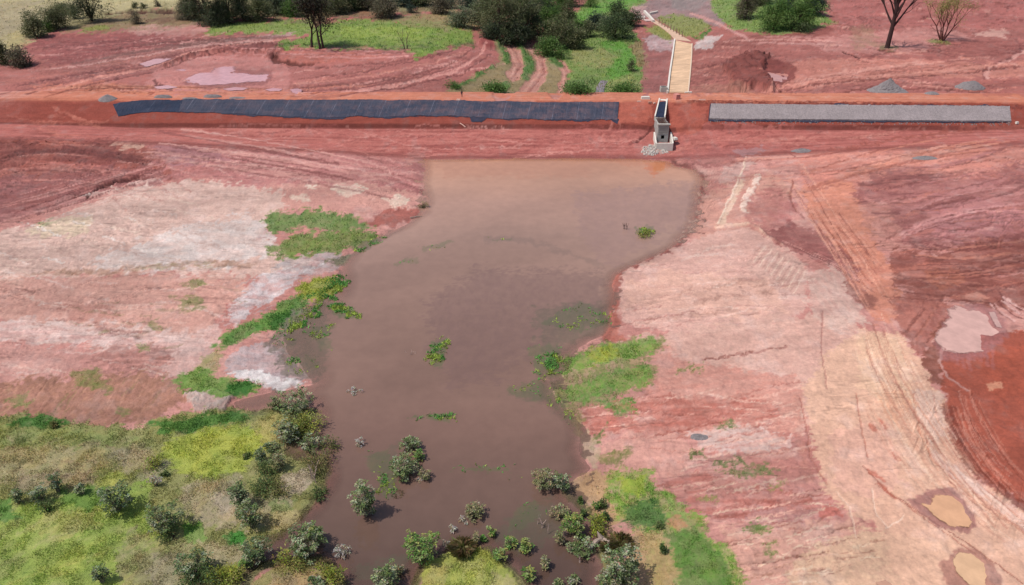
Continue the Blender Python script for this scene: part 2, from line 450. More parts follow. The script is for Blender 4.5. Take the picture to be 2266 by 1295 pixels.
poly([(620, 1050), (690, 1035), (700, 1060), (660, 1095), (620, 1090)], (188, 168, 150), op=0.95, soft=5, warp=7, brk=0.2)
poly([(400, 1155), (450, 1160), (455, 1195), (410, 1205)], (110, 158, 58), op=0.95, soft=5, warp=7)
poly([(490, 1185), (540, 1175), (545, 1205), (510, 1215)], (70, 148, 56), op=0.95, soft=5, warp=6)
poly([(440, 1200), (530, 1210), (540, 1240), (470, 1260)], (186, 168, 138), op=0.9, soft=8, warp=10, brk=0.3)
poly([(470, 1255), (530, 1250), (530, 1300), (470, 1310)], (158, 158, 66), op=0.85, soft=6, warp=8)
poly([(600, 1100), (650, 1110), (660, 1140), (600, 1150)], (128, 144, 88), op=0.8, soft=8, warp=10)
poly([(600, 1135), (660, 1130), (655, 1165), (590, 1175)], (186, 172, 130), op=0.8, soft=6, warp=8)
rgn([(0, 960), (340, 990), (240, 1080), (0, 1090)], [(186, 172, 132), (122, 120, 80), (146, 118, 96)], 50, (10, 45), op=0.5, ang=-0.4, seed=11, th=(2, 7))
rgn([(0, 1130), (420, 1200), (280, 1295), (0, 1295)], [(178, 182, 96), (112, 138, 60), (180, 176, 116)], 60, (12, 60), op=0.5, ang=0.3, seed=12, th=(3, 9))
# -- islets at the bottom
poly([(560, 1290), (600, 1262), (660, 1245), (705, 1238), (735, 1255), (757, 1292), (770, 1560), (540, 1560)], (166, 152, 98), soft=4, warp=5, grass=1.0, h=0.25)
poly([(600, 1275), (700, 1262), (720, 1300), (640, 1330), (580, 1310)], (178, 148, 120), op=0.8, soft=8, warp=10, brk=0.3)
poly([(920, 1330), (940, 1252), (985, 1230), (1030, 1216), (1080, 1218), (1105, 1245), (1150, 1290), (1180, 1560), (900, 1560)], (172, 178, 84), soft=4, warp=5, grass=1.0, h=0.2)
poly([(930, 1290), (960, 1250), (1000, 1260), (980, 1310)], (184, 172, 112), op=0.7, soft=8, warp=8, brk=0.3)
poly([(1090, 1270), (1150, 1290), (1170, 1330), (1080, 1330)], (186, 172, 122), op=0.8, soft=8, warp=8, brk=0.3)
# -- right shore
line([(1480, 353), (1497, 366), (1530, 373), (1551, 388), (1556, 405), (1546, 430), (1541, 460), (1536, 490), (1519, 515), (1501, 540), (1470, 560), (1430, 580), (1390, 597), (1366, 612), (1354, 640), (1352, 690), (1357, 715), (1340, 745)], 14, (158, 92, 84), op=0.8, soft=9, warp=7, brk=0.15, cell=8)
line([(1366, 612), (1356, 640), (1356, 690), (1362, 715), (1345, 745), (1370, 750)], 22, (196, 116, 100), op=0.7, soft=8, warp=6)
poly([(1560, 420), (1700, 380), (1760, 420), (1700, 500), (1640, 520), (1520, 530), (1545, 460)], (204, 152, 138), op=0.8, soft=14, warp=14, brk=0.25, stretch=3)
poly([(1590, 380), (1650, 345), (1668, 360), (1640, 395), (1600, 410)], (202, 170, 164), op=0.75, soft=8, warp=8, brk=0.4, stretch=2)
poly([(1588, 498), (1612, 450), (1640, 395), (1648, 400), (1620, 460), (1602, 500)], (222, 190, 170), op=0.85, soft=4, warp=3)
line([(1652, 342), (1636, 395), (1600, 470), (1588, 495)], 3, (232, 208, 190), op=0.8, h=0.15)
line([(1680, 390), (1662, 420), (1650, 440), (1644, 468)], 9, (236, 212, 200), op=0.9, warp=4, brk=0.3, cell=6, h=0.2)
line([(1585, 505), (1620, 500), (1655, 497), (1680, 508), (1700, 525), (1730, 542)], 6, (226, 186, 168), op=0.9, h=0.35, soft=3)
poly([(1380, 600), (1470, 565), (1530, 535), (1600, 510), (1660, 502), (1700, 530), (1760, 560), (1785, 600), (1780, 680), (1720, 730), (1560, 740), (1370, 720), (1370, 640)], (216, 172, 162), op=0.95, soft=8, warp=8, brk=0.12)
poly([(1700, 540), (1780, 580), (1785, 640), (1700, 640), (1650, 590)], (208, 168, 158), op=0.7, soft=8, warp=8)
poly([(1380, 625), (1480, 600), (1700, 620), (1740, 690), (1500, 700), (1390, 680)], (222, 176, 160), op=0.7, soft=18, warp=14, brk=0.3, stretch=4)
poly([(1700, 700), (1900, 700), (1930, 900), (1780, 960), (1500, 900), (1360, 760), (1500, 730)], (214, 172, 160), op=0.9, soft=16, warp=16, brk=0.15)
poly([(1780, 600), (1850, 590), (1900, 640), (1920, 720), (1850, 740), (1790, 700)], (212, 180, 170), op=0.8, soft=14, warp=12, brk=0.3, ang=1.4, stretch=3)
rgn([(1400, 560), (1700, 520), (1780, 640), (1700, 720), (1380, 720)], [(230, 200, 190), (178, 124, 118), (188, 140, 126), (232, 186, 168)], 60, (30, 130), op=0.5, ang=0.12, seed=13, th=(1, 4), h=-0.04)
for i in range(16):
    u0 = 1690 + i * 6.2
    line([(u0, 540 + i * 4), (u0 - 16, 556 + i * 5), (u0 - 28, 575 + i * 5)], 2, (230, 200, 184) if i % 2 else (186, 142, 132), op=0.6, warp=1)
for p in ([(1640, 640), (1740, 615), (1700, 645)], [(1540, 670), (1600, 655), (1700, 650)], [(1410, 715), (1500, 700), (1600, 690)], [(1730, 655), (1770, 650)], [(1560, 640), (1660, 620)]):
    line(p, 7, (172, 128, 116), op=0.6, warp=6, brk=0.7, stretch=1.5, cell=8)
line([(1555, 795), (1620, 788), (1700, 775), (1740, 768)], 5, (150, 86, 78), op=0.8, warp=4, brk=0.5, h=-0.1)
line([(1370, 720), (1450, 705), (1540, 690)], 3, (168, 104, 96), op=0.7, warp=4, brk=0.5, h=-0.1)
for p in ([(1512, 506), (1530, 503), (1556, 500)], [(1510, 514), (1535, 512), (1560, 516)], [(1498, 527), (1520, 524)], [(1502, 534), (1524, 533)], [(1540, 470), (1556, 468)], [(1538, 450), (1560, 446)], [(1526, 492), (1560, 486)], [(1544, 430), (1562, 428)]):
    line(p, 3.5, (112, 60, 56), op=0.85, warp=4, brk=0.3, cell=6, h=-0.25)
# mauve and orange ground further right
poly([(1660, 430), (1720, 410), (1760, 450), (1760, 500), (1700, 510), (1650, 500)], (176, 104, 104), op=0.6, soft=16, warp=12, brk=0.3)
poly([(1690, 520), (1740, 490), (1800, 510), (1850, 520), (1900, 560), (1900, 600), (1850, 585), (1770, 565), (1720, 545)], (162, 96, 94), op=0.85, soft=10, warp=10, brk=0.25, stretch=3)
poly([(1760, 330), (2000, 300), (2520, 268), (2520, 360), (2060, 400), (1900, 420), (1780, 400)], (208, 134, 120), op=0.8, soft=14, warp=14, brk=0.3, stretch=4)
poly([(1770, 410), (1880, 400), (1930, 480), (1950, 560), (1990, 620), (1990, 690), (1935, 720), (1900, 640), (1890, 580), (1830, 520), (1790, 470)], (210, 138, 116), op=0.9, soft=12, warp=10, brk=0.15)
poly([(1880, 420), (1960, 370), (2100, 390), (2520, 330), (2520, 560), (2150, 540), (2030, 550), (1960, 520), (1920, 470)], (166, 102, 101), op=0.85, soft=14, warp=14, brk=0.3, stretch=4)
poly([(2040, 460), (2200, 440), (2280, 470), (2200, 530), (2080, 530)], (190, 130, 134), op=0.6, soft=20, warp=12, brk=0.3, stretch=4)
poly([(1900, 450), (1960, 440), (1990, 500), (1990, 570), (1930, 540)], (200, 140, 130), op=0.7, soft=10, warp=9)
poly([(1960, 550), (2050, 560), (2180, 535), (2520, 525), (2520, 700), (2200, 680), (2080, 660), (1990, 640)], (152, 84, 74), op=0.85, soft=12, warp=12, brk=0.3, stretch=3)
line([(2020, 540), (2100, 546), (2200, 530), (2270, 518)], 10, (138, 76, 74), op=0.7, soft=6, warp=5, brk=0.4)
poly([(2040, 600), (2110, 590), (2140, 625), (2070, 640)], (184, 112, 92), op=0.7, soft=8, warp=8)
poly([(2110, 655), (2160, 648), (2200, 662), (2170, 672)], (204, 140, 124), op=0.8, soft=5, warp=5)
poly([(1965, 660), (2060, 640), (2110, 680), (2080, 760), (2030, 800), (1990, 720)], (168, 100, 90), op=0.9, soft=10, warp=10, brk=0.25, ang=0.9, stretch=3)
poly([(1980, 700), (2040, 670), (2060, 700), (2010, 740)], (190, 124, 112), op=0.6, soft=12, warp=8)
poly([(1860, 620), (1890, 620), (1945, 665), (1930, 690), (1880, 655)], (160, 100, 92), op=0.8, soft=7, warp=7, brk=0.3)
tracks((1800, 440), (1900, 560), (1960, 640), 18, 34, [(178, 104, 90), (222, 160, 140), (150, 84, 78)], op=0.6, seed=14, w=(1.5, 3.5))
tracks((1720, 535), (1850, 580), (1960, 660), 8, 14, [(216, 156, 146), (140, 80, 80)], op=0.6, seed=15, w=(1.5, 3))
tracks((1560, 370), (1800, 380), (2280, 270), 16, 40, [(222, 150, 134), (172, 100, 90), (214, 160, 150)], op=0.55, seed=16, w=(1.5, 4))
tracks((1930, 400), (2100, 420), (2290, 340), 16, 60, [(200, 140, 138), (148, 90, 90), (186, 124, 124)], op=0.5, seed=17, w=(2, 5))
tracks((1960, 610), (2100, 630), (2290, 640), 14, 60, [(190, 120, 106), (136, 74, 68), (204, 140, 124)], op=0.5, seed=18, w=(2, 5))
tracks((2010, 780), (2070, 720), (2100, 650), 12, 45, [(190, 122, 108), (140, 78, 70)], op=0.5, seed=19, w=(1.5, 4))
line([(1755, 400), (1748, 430), (1755, 460), (1780, 482)], 4, (158, 92, 84), op=0.7, h=-0.15)
line([(1780, 482), (1840, 520), (1880, 560)], 3, (226, 164, 146), op=0.6, h=0.15)
line([(1990, 398), (1940, 408), (1860, 410), (1800, 418)], 4, (158, 92, 86), op=0.5, warp=5)
# -- lower right: pink streaked slope and pale haul road
poly([(1360, 760), (1460, 755), (1520, 800), (1760, 830), (1790, 900), (1740, 980), (1420, 960), (1280, 960), (1290, 900), (1430, 880)], (204, 142, 130), op=0.85, soft=12, warp=12, brk=0.3, stretch=4)
poly([(1290, 900), (1480, 880), (1700, 880), (1740, 930), (1500, 950), (1300, 960)], (190, 112, 100), op=0.8, soft=12, warp=12, brk=0.6, stretch=5)
poly([(1520, 955), (1640, 940), (1760, 970), (1700, 1005), (1560, 1000)], (218, 190, 184), op=0.85, soft=10, warp=10, brk=0.45, stretch=3)
poly([(1380, 960), (1500, 960), (1540, 1020), (1500, 1060), (1340, 1040), (1330, 1000)], (212, 160, 148), op=0.8, soft=10, warp=10, brk=0.3)
poly([(1460, 1070), (1540, 1045), (1750, 1080), (1850, 1130), (1840, 1150), (1640, 1150), (1520, 1140), (1480, 1100)], (188, 116, 106), op=0.85, soft=10, warp=10, brk=0.55, stretch=5)
poly([(1660, 1120), (1800, 1120), (1850, 1140), (1760, 1170), (1650, 1160)], (188, 144, 142), op=0.6, soft=12, warp=10, brk=0.3)
poly([(1590, 1170), (1900, 1150), (1960, 1200), (1900, 1560), (1640, 1560), (1620, 1250)], (214, 164, 148), op=0.85, soft=14, warp=12, brk=0.25, stretch=4)
poly([(1750, 1230), (1900, 1170), (2120, 1200), (2060, 1560), (1740, 1560)], (224, 188, 160), op=0.8, soft=16, warp=12, brk=0.2)
poly([(1810, 1130), (1850, 1118), (1862, 1140), (1820, 1150)], (202, 116, 106), op=0.7, soft=8, warp=6)
rgn([(1300, 890), (1760, 850), (1800, 1000), (1760, 1060), (1560, 1050), (1340, 960)], [(226, 172, 158), (170, 96, 86), (232, 190, 176), (186, 120, 108)], 90, (40, 170), op=0.6, ang=0.14, seed=20, th=(1.5, 5), h=-0.06)
rgn([(1480, 1050), (1850, 1090), (1860, 1260), (1660, 1290), (1600, 1180)], [(230, 180, 164), (172, 100, 90), (226, 196, 176), (150, 100, 90)], 90, (30, 140), op=0.6, ang=0.18, seed=21, th=(1.5, 5), h=-0.07)
rgn([(1640, 1200), (1950, 1180), (1900, 1290), (1660, 1295)], [(238, 214, 190), (176, 128, 108), (160, 110, 94)], 60, (10, 60), op=0.6, ang=0.2, seed=22, th=(1.5, 4), h=-0.05)
ROAD_PX = [(1905, 730), (1990, 740), (2040, 800), (2060, 850), (2100, 900), (2110, 980), (2170, 1060), (2320, 1170), (2360, 1560), (2060, 1560), (1960, 1180), (1840, 1110), (1800, 980), (1780, 860), (1830, 780)]
poly(ROAD_PX, (222, 178, 156), op=0.92, soft=14, warp=10, brk=0.08)
poly([(1900, 740), (1990, 745), (2020, 830), (2040, 900), (1960, 900), (1900, 850)], (226, 186, 160), op=0.8, soft=14, warp=8, brk=0.25, ang=1.5, stretch=4)
poly([(2020, 860), (2080, 870), (2095, 960), (2060, 990), (2030, 920)], (218, 184, 172), op=0.8, soft=10, warp=8)
poly([(1830, 960), (1960, 930), (2000, 1060), (1930, 1110), (1850, 1080)], (220, 170, 156), op=0.7, soft=14, warp=10, brk=0.3)
poly([(1940, 870), (2000, 862), (2020, 900), (1990, 940), (1950, 910)], (226, 166, 136), op=0.5, soft=10, warp=8)
line([(2075, 1010), (2120, 1050), (2180, 1090), (2270, 1160), (2330, 1220)], 34, (218, 182, 172), op=0.8, soft=12, warp=4)
for p, c_ in (([(1770, 880), (1785, 950), (1792, 1010), (1830, 1070)], (176, 110, 98)), ([(1895, 870), (1905, 940), (1920, 1010)], (186, 122, 106)), ([(1820, 690), (1816, 760), (1830, 860)], (176, 124, 116)),
              ([(1910, 1030), (1960, 1080), (2060, 1150), (2140, 1200), (2290, 1310)], (150, 78, 66)), ([(1940, 1070), (1990, 1105), (2070, 1165), (2160, 1225)], (176, 106, 92)), ([(2040, 930), (2060, 1010), (2140, 1090), (2280, 1190)], (190, 128, 110)),
              ([(2020, 870), (2035, 960), (2075, 1040)], (196, 134, 112)), ([(2100, 1070), (2200, 1140), (2520, 1230)], (196, 146, 126)), ([(1960, 1170), (1995, 1148), (2000, 1142)], (236, 206, 190)), ([(1930, 1080), (1940, 1140), (1965, 1165)], (236, 206, 190)), ([(1850, 1090), (1880, 1120), (1895, 1190)], (232, 200, 184))):
    line(p, 3.0, c_, op=0.75, soft=2, h=-0.1, warp=2)
for p in ([(1926, 940), (1935, 952)], [(1950, 930), (1960, 948)], [(1975, 1000), (1990, 1018)], [(1925, 1040), (1955, 1062)], [(1945, 1070), (1980, 1100)]):
    line(p, 9, (192, 108, 90), op=0.7, soft=5, warp=3)
tracks((1930, 760), (1960, 950), (2150, 1130), 22, 50, [(232, 198, 176), (198, 146, 126), (188, 130, 112)], op=0.45, seed=23, w=(1.5, 4))
tracks((2060, 1000), (2150, 1090), (2330, 1230), 18, 45, [(234, 204, 188), (196, 140, 122), (180, 120, 104)], op=0.5, seed=24, w=(1.5, 4))
line([(1762, 880), (1772, 990), (1790, 1060)], 16, (196, 138, 122), op=0.4, soft=8, brk=0.8, cell=6)
# -- red wet field at the right edge
poly([(2085, 790), (2110, 740), (2200, 735), (2620, 720), (2620, 1190), (2266, 1120), (2180, 1060), (2115, 985), (2098, 900), (2085, 850)], (180, 94, 76), op=0.97, soft=8, warp=7)
poly([(2040, 790), (2080, 720), (2110, 690), (2108, 760), (2082, 800), (2090, 860), (2060, 850)], (148, 88, 74), op=0.9, soft=9, warp=8, brk=0.2)
line([(2096, 900), (2110, 960), (2140, 1020), (2200, 1075), (2290, 1140)], 26, (140, 68, 56), op=0.7, soft=14, warp=5)
poly([(2150, 780), (2270, 760), (2620, 780), (2620, 880), (2200, 880)], (190, 96, 74), op=0.6, soft=20, warp=10, brk=0.3)
tracks((2110, 850), (2120, 980), (2290, 1110), 16, 50, [(196, 128, 112), (186, 110, 96), (206, 150, 136)], op=0.6, seed=25, w=(1.2, 2.6))
line([(2085, 770), (2080, 800), (2095, 835), (2140, 865)], 5, (196, 150, 144), op=0.8, soft=3, wet=0.6)
for i in range(9):
    line([(2090 + i * 13, 755), (2094 + i * 13, 790 + (i * 37) % 30)], 6, (186, 122, 122), op=0.35, soft=4, wet=0.7)
poly([(2180, 852), (2200, 845), (2225, 852), (2222, 862), (2190, 864)], (212, 150, 124), op=0.85, soft=4, warp=5)
tracks((2200, 660), (2220, 700), (2290, 720), 12, 26, [(214, 164, 160), (140, 80, 76), (222, 180, 176)], op=0.85, seed=26, w=(2, 5))
# -- grass on the right shore
for p, c_, g in (([(1205, 820), (1250, 788), (1340, 758), (1470, 746), (1478, 764), (1420, 800), (1452, 812), (1448, 850), (1380, 874), (1300, 900), (1240, 896), (1222, 860)], (134, 142, 84), .5),
                 ([(1200, 815), (1240, 790), (1300, 780), (1340, 760), (1440, 748), (1468, 760), (1420, 785), (1360, 800), (1290, 815), (1230, 828)], (120, 162, 64), 1.0),
                 ([(1300, 775), (1360, 760), (1370, 790), (1310, 805)], (160, 168, 56), 1.0),
                 ([(1225, 860), (1280, 850), (1340, 825), (1440, 808), (1440, 850), (1360, 870), (1280, 895), (1235, 890)], (110, 154, 66), 0.9),
                 ([(1320, 890), (1400, 878), (1412, 915), (1370, 922)], (102, 148, 68), 0.8),
                 ([(1495, 815), (1555, 808), (1550, 822), (1500, 825)], (130, 140, 80), 0.6),
                 ([(1580, 945), (1620, 930), (1640, 940), (1600, 948)], (116, 136, 76), 0.7),
                 ([(1515, 1002), (1550, 996), (1565, 1008), (1530, 1012)], (96, 122, 62), 0.8),
                 ([(1580, 1022), (1640, 1014), (1660, 1028), (1600, 1030)], (104, 124, 72), 0.7),
                 ([(1585, 1040), (1640, 1036), (1720, 1048), (1640, 1052)], (104, 128, 68), 0.7),
                 ([(1650, 1030), (1700, 1025), (1725, 1046), (1680, 1045)], (106, 128, 70), 0.7),
                 ([(1645, 1165), (1680, 1152), (1708, 1165), (1680, 1185), (1655, 1182)], (112, 140, 68), 0.8),
                 ([(1540, 1100), (1580, 1095), (1590, 1110), (1550, 1112)], (146, 144, 84), 0.5),
                 ([(1690, 1070), (1740, 1062), (1735, 1078), (1700, 1080)], (150, 146, 86), 0.5),
                 ([(1690, 1205), (1715, 1200), (1715, 1228), (1695, 1228)], (140, 146, 90), 0.5),
                 ([(1300, 985), (1340, 940), (1330, 970), (1310, 995)], (120, 132, 78), 0.5),
                 ([(1320, 1010), (1400, 985), (1380, 1025), (1330, 1030)], (140, 138, 84), 0.4)):
    poly(p, c_, soft=4, warp=9, op=0.92, grass=g, brk=0.45, cell=9)
poly([(1215, 830), (1235, 860), (1290, 925), (1290, 980), (1270, 960), (1250, 900)], (160, 146, 100), op=0.8, soft=6, warp=6, grass=0.5)
poly([(1285, 960), (1300, 950), (1330, 1000), (1320, 1040), (1290, 1010)], (190, 164, 140), op=0.8, soft=6, warp=6)
poly([(1270, 1062), (1310, 1042), (1360, 1050), (1350, 1100), (1380, 1150), (1340, 1180), (1300, 1120), (1255, 1085)], (192, 156, 118), op=0.9, soft=6, warp=7, grass=0.25)
poly([(1340, 1050), (1380, 1040), (1440, 1040), (1450, 1075), (1520, 1120), (1560, 1140), (1560, 1180), (1620, 1220), (1650, 1280), (1700, 1560), (1480, 1560), (1440, 1330), (1420, 1180), (1350, 1130)], (124, 164, 62), op=0.95, soft=7, warp=11, grass=1.0, brk=0.4)
poly([(1380, 1120), (1440, 1105), (1480, 1150), (1450, 1180), (1380, 1160)], (78, 120, 62), op=0.85, soft=8, warp=8, grass=1)
poly([(1370, 1060), (1430, 1050), (1420, 1100), (1370, 1090)], (156, 176, 52), op=0.75, soft=8, warp=8)
poly([(1470, 1180), (1540, 1170), (1600, 1230), (1640, 1330), (1520, 1330)], (92, 138, 60), op=0.7, soft=8, warp=8)
poly([(1400, 1180), (1470, 1180), (1500, 1260), (1480, 1330), (1420, 1560), (1340, 1560), (1380, 1260)], (186, 154, 112), op=0.9, soft=8, warp=9, grass=0.4, brk=0.2)
poly([(1350, 1180), (1420, 1190), (1410, 1230), (1360, 1240)], (168, 140, 112), op=0.9, soft=6, warp=7, grass=0.6)
poly([(1480, 1160), (1500, 1140), (1520, 1160), (1500, 1175)], (200, 130, 108), op=0.7, soft=5, warp=5, grass=0.1)
# wet fringe and silt round the water
m = np.exp(-np.maximum(SDV, 0) / np.maximum(1.6 + 1.2 * fbm(X / 6, Y / 6, 13, 3), .4)) * (SDV > 0)
COL = COL * (1 - 0.26 * m[:, None] * (1 + 0.4 * fbm(X / 1.2, Y / 1.2, 14, 3))[:, None])
WET = np.maximum(WET, m * 0.35)
poly([(590, 760), (640, 700), (720, 660), (760, 700), (730, 800), (700, 850), (640, 840)], (132, 120, 112), op=.85, soft=16, warp=12, brk=.3)
# reed beds and drowned grass standing in the shallows
AQ = [([(715, 678), (760, 675), (800, 700), (800, 716), (760, 710)], 1.0), ([(670, 730), (700, 720), (742, 725), (720, 745), (680, 745)], 0.7), ([(625, 760), (650, 752), (670, 760), (640, 775)], 0.5),
      ([(955, 780), (985, 772), (993, 790), (980, 828), (952, 830)], 1.0), ([(905, 940), (960, 935), (1003, 938), (1005, 955), (960, 948)], 0.9), ([(1255, 685), (1290, 675), (1330, 690), (1345, 715), (1290, 735), (1200, 730)], 0.4),
      ([(1165, 775), (1240, 765), (1245, 795), (1180, 800)], 0.35), ([(1120, 870), (1190, 845), (1230, 860), (1225, 890), (1150, 890)], 0.35), ([(995, 1058), (1060, 1048), (1110, 1048), (1150, 1062), (1110, 1055), (1060, 1056)], 0.5),
      ([(840, 1070), (870, 1060), (880, 1095), (850, 1110)], 0.8), ([(805, 1020), (860, 1005), (870, 1060), (820, 1050)], 0.25), ([(1080, 548), (1130, 550), (1140, 556), (1090, 555)], 0.5), ([(930, 560), (1000, 542), (1010, 552), (940, 570)], 0.3),
      ([(870, 590), (925, 580), (925, 596), (880, 600)], 0.25), ([(660, 640), (720, 610), (760, 612), (740, 650), (690, 665)], 0.9), ([(1405, 518), (1440, 508), (1446, 522), (1415, 528)], 0.9), ([(640, 800), (690, 780), (710, 810), (660, 830)], 0.3),
      ([(600, 800), (640, 800), (650, 830), (610, 820)], 0.4), ([(1140, 1130), (1190, 1110), (1200, 1150), (1120, 1190)], 0.25), ([(1200, 815), (1215, 790), (1240, 790), (1235, 830)], 0.9), ([(690, 648), (750, 615), (770, 625), (740, 660), (700, 680)], 1.0), ([(640, 715), (690, 670), (712, 680), (690, 715), (650, 738)], 1.0), ([(600, 742), (640, 735), (655, 758), (610, 768)], .7), ([(610, 795), (650, 790), (670, 830), (625, 828)], .8), ([(780, 540), (850, 520), (850, 535), (790, 565)], .7), ([(1180, 800), (1230, 785), (1225, 835), (1190, 840)], .6), ([(1215, 850), (1250, 880), (1280, 940), (1255, 930), (1215, 890)], .6), ([(1330, 690), (1352, 700), (1350, 722), (1330, 720)], .7), ([(700, 745), (730, 740), (735, 775), (705, 780)], .3)]
# -- the dam: crest road, faces
XD, QD = X, Y - dam_shift(X)
dm = DM
cr = sstep(188.6, 190.4, QD + 0.35 * fbm(X / 3, Y / 2, 5)) * (1 - sstep(198.2, 199.6, QD + 0.5 * fbm(X / 6, Y / 3, 6)))
cr = cr * (sstep(-150, -118, X))
face = dm * (QD < 191)
COL = mixc(COL, lin((184, 108, 102)), face * 0.95)
COL = mixc(COL, lin((204, 130, 122)), face * sstep(0.0, 0.6, fbm(X / 16, QD / 0.8, 8, 4)) * 0.55)
COL = mixc(COL, lin((150, 80, 76)), face * sstep(0.05, 0.7, fbm(X / 20 + 9, QD / 0.6, 9, 4)) * 0.6)
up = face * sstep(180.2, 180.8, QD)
COL = mixc(COL, lin((146, 70, 58)), up * 0.92)  # red-brown soil, darkened further to paint shade onto the upper face
COL = mixc(COL, lin((112, 54, 48)), face * sstep(179.6, 180.1, QD) * (1 - sstep(180.6, 181.2, QD)) * 0.85)  # shadow of the berm ledge painted as a dark line
COL = mixc(COL, lin((132, 72, 68)), face * (1 - sstep(168.8, 171.0, QD + 0.4 * fbm(X / 4, Y / 4, 7))) * 0.8)
COL = mixc(COL, lin((208, 130, 106)), cr * 0.97)
COL = mixc(COL, lin((184, 100, 78)), cr * sstep(0.0, 0.6, fbm(X / 40, QD / 0.7, 10, 3)) * 0.5)
COL = mixc(COL, lin((214, 144, 120)), cr * sstep(0.1, 0.7, fbm(X / 40 + 5, QD / 0.6, 11, 3)) * 0.5)
H += 0.07 * fbm(X / 24, QD / 0.7, 12, 3) * face * (QD < 181)
for qq in (172.2, 174.4, 176.5, 178.4, 179.9):
    H += -0.10 * np.exp(-((QD - qq - 0.25 * fbm(X / 9, X * 0, 3, 2)) / 0.18) ** 2) * face
tracks((1350, 250), (1400, 290), (1300, 325), 6, 14, [(146, 78, 74), (200, 128, 118)], op=0.4, seed=30)
line([(1400, 232), (1405, 265), (1380, 300)], 8, (150, 78, 70), op=0.5, soft=6)
poly([(1372, 228), (1440, 226), (1445, 262), (1410, 275), (1368, 270)], (192, 108, 92), op=0.7, soft=6, warp=5)
poly([(1480, 232), (1565, 232), (1560, 275), (1520, 300), (1490, 290)], (180, 98, 84), op=0.7, soft=6, warp=6)
line([(1448, 278), (1430, 296), (1408, 316)], 4, (96, 48, 46), op=0.8, h=-0.25)
line([(1408, 314), (1395, 318)], 7, (120, 64, 62), op=0.6, h=-0.15)
line([(1505, 250), (1520, 275), (1500, 310), (1480, 322)], 10, (150, 80, 74), op=0.5, soft=6, warp=5)
line([(1520, 226), (1600, 227), (1800, 230), (2040, 234), (2260, 238)], 5, (112, 54, 48), op=0.9, soft=2.5, warp=4, brk=0.6, cell=7, h=0.25)
line([(1520, 223), (1800, 226), (2260, 233)], 2.5, (150, 74, 58), op=0.8, soft=1.5, h=0.2)
line([(1600, 236), (1900, 240), (2240, 244)], 5, (176, 100, 90), op=0.7, soft=3, brk=0.5, cell=6)
poly([(1560, 272), (1760, 276), (1700, 312), (1600, 330), (1540, 310)], (190, 112, 106), op=0.6, soft=10, warp=10, brk=0.4, stretch=4)
line([(2266, 278), (2100, 292), (1960, 312), (1840, 334)], 6, (158, 88, 78), op=0.7, soft=4, warp=5, h=-0.2)
poly([(1500, 330), (1640, 322), (1660, 345), (1600, 372), (1520, 368)], (164, 100, 98), op=0.7, soft=9, warp=9, brk=0.4, stretch=3)
poly([(1620, 330), (1690, 318), (1700, 336), (1640, 345)], (166, 130, 134), op=0.6, soft=6, warp=6)
# pale rubble under the intake
poly([(1420, 330), (1440, 322), (1476, 324), (1478, 338), (1440, 345), (1422, 342)], (196, 176, 170), op=0.75, soft=3, warp=4, brk=0.4, cell=5, h=0.25)
# -- below the dam, left: borrow area
bh = sstep(199.5, 203, QD)
COL = mixc(COL, lin((180, 109, 103)), bh * 0.9)
poly([(-100, -60), (900, -60), (900, 20), (700, 10), (430, 16), (300, 28), (236, 44), (150, 60), (70, 85), (20, 130), (-100, 170)], (180, 166, 128), soft=6, warp=8, grass=0.35)
poly([(-60, 10), (160, 0), (180, 30), (80, 60), (0, 90), (-60, 80)], (160, 146, 122), op=0.7, soft=12, warp=12, brk=0.3)
poly([(80, 0), (420, -20), (410, 14), (250, 20), (130, 30)], (184, 172, 130), op=0.7, soft=8, warp=8, brk=0.3)
poly([(0, 80), (60, 60), (60, 100), (20, 125)], (184, 168, 116), op=0.6, soft=8, warp=8, brk=0.3)
poly([(236, 24), (430, 16), (560, 30), (450, 46), (440, 60), (300, 66), (150, 68), (100, 66), (160, 40)], (142, 132, 94), op=0.9, soft=6, warp=8, grass=0.3, brk=0.2)
line([(236, 32), (280, 26), (330, 24), (370, 28), (395, 26)], 7, (104, 58, 46), op=0.95, soft=3, warp=5, brk=0.2, h=-0.8)
poly([(330, 42), (400, 38), (420, 48), (350, 54)], (130, 94, 78), op=0.8, soft=4, warp=6, brk=0.4)
poly([(170, 66), (235, 56), (240, 68), (190, 74)], (140, 146, 74), op=0.9, soft=4, warp=5, grass=0.6)
poly([(60, 100), (120, 74), (240, 74), (350, 74), (420, 90), (360, 120), (240, 135), (90, 142)], (164, 92, 92), op=0.8, soft=8, warp=10, brk=0.25, stretch=4)
poly([(280, 58), (440, 54), (460, 70), (380, 84), (290, 72)], (200, 152, 146), op=0.75, soft=6, warp=6, brk=0.4, stretch=3)
poly([(150, 142), (330, 104), (440, 90), (560, 84), (660, 76), (690, 96), (560, 104), (420, 115), (300, 142), (180, 160)], (172, 116, 111), op=0.8, soft=7, warp=6, brk=0.3, stretch=4)
line([(500, 88), (600, 80), (680, 72)], 8, (186, 160, 158), op=0.8, soft=4, brk=0.3)
poly([(120, 170), (300, 150), (380, 120), (470, 108), (390, 135), (320, 165), (200, 185)], (156, 98, 96), op=0.8, soft=5, warp=7, brk=0.4, stretch=2)
line([(380, 140), (420, 122), (470, 110), (540, 108), (600, 106), (612, 118)], 15, (140, 76, 72), op=0.9, soft=5, warp=6, brk=0.25, cell=6, h=0.9)
poly([(330, 160), (420, 132), (480, 122), (600, 126), (640, 150), (700, 170), (640, 205), (380, 208), (330, 195)], (196, 132, 128), op=0.85, soft=7, warp=6, brk=0.15)
poly([(610, 112), (700, 108), (860, 118), (880, 140), (700, 146), (640, 138)], (196, 116, 104), op=0.8, soft=6, warp=6, brk=0.2, stretch=3)
line([(606, 124), (614, 136), (650, 141), (690, 144)], 7, (116, 58, 50), op=0.85, soft=3, warp=3, h=-0.6)
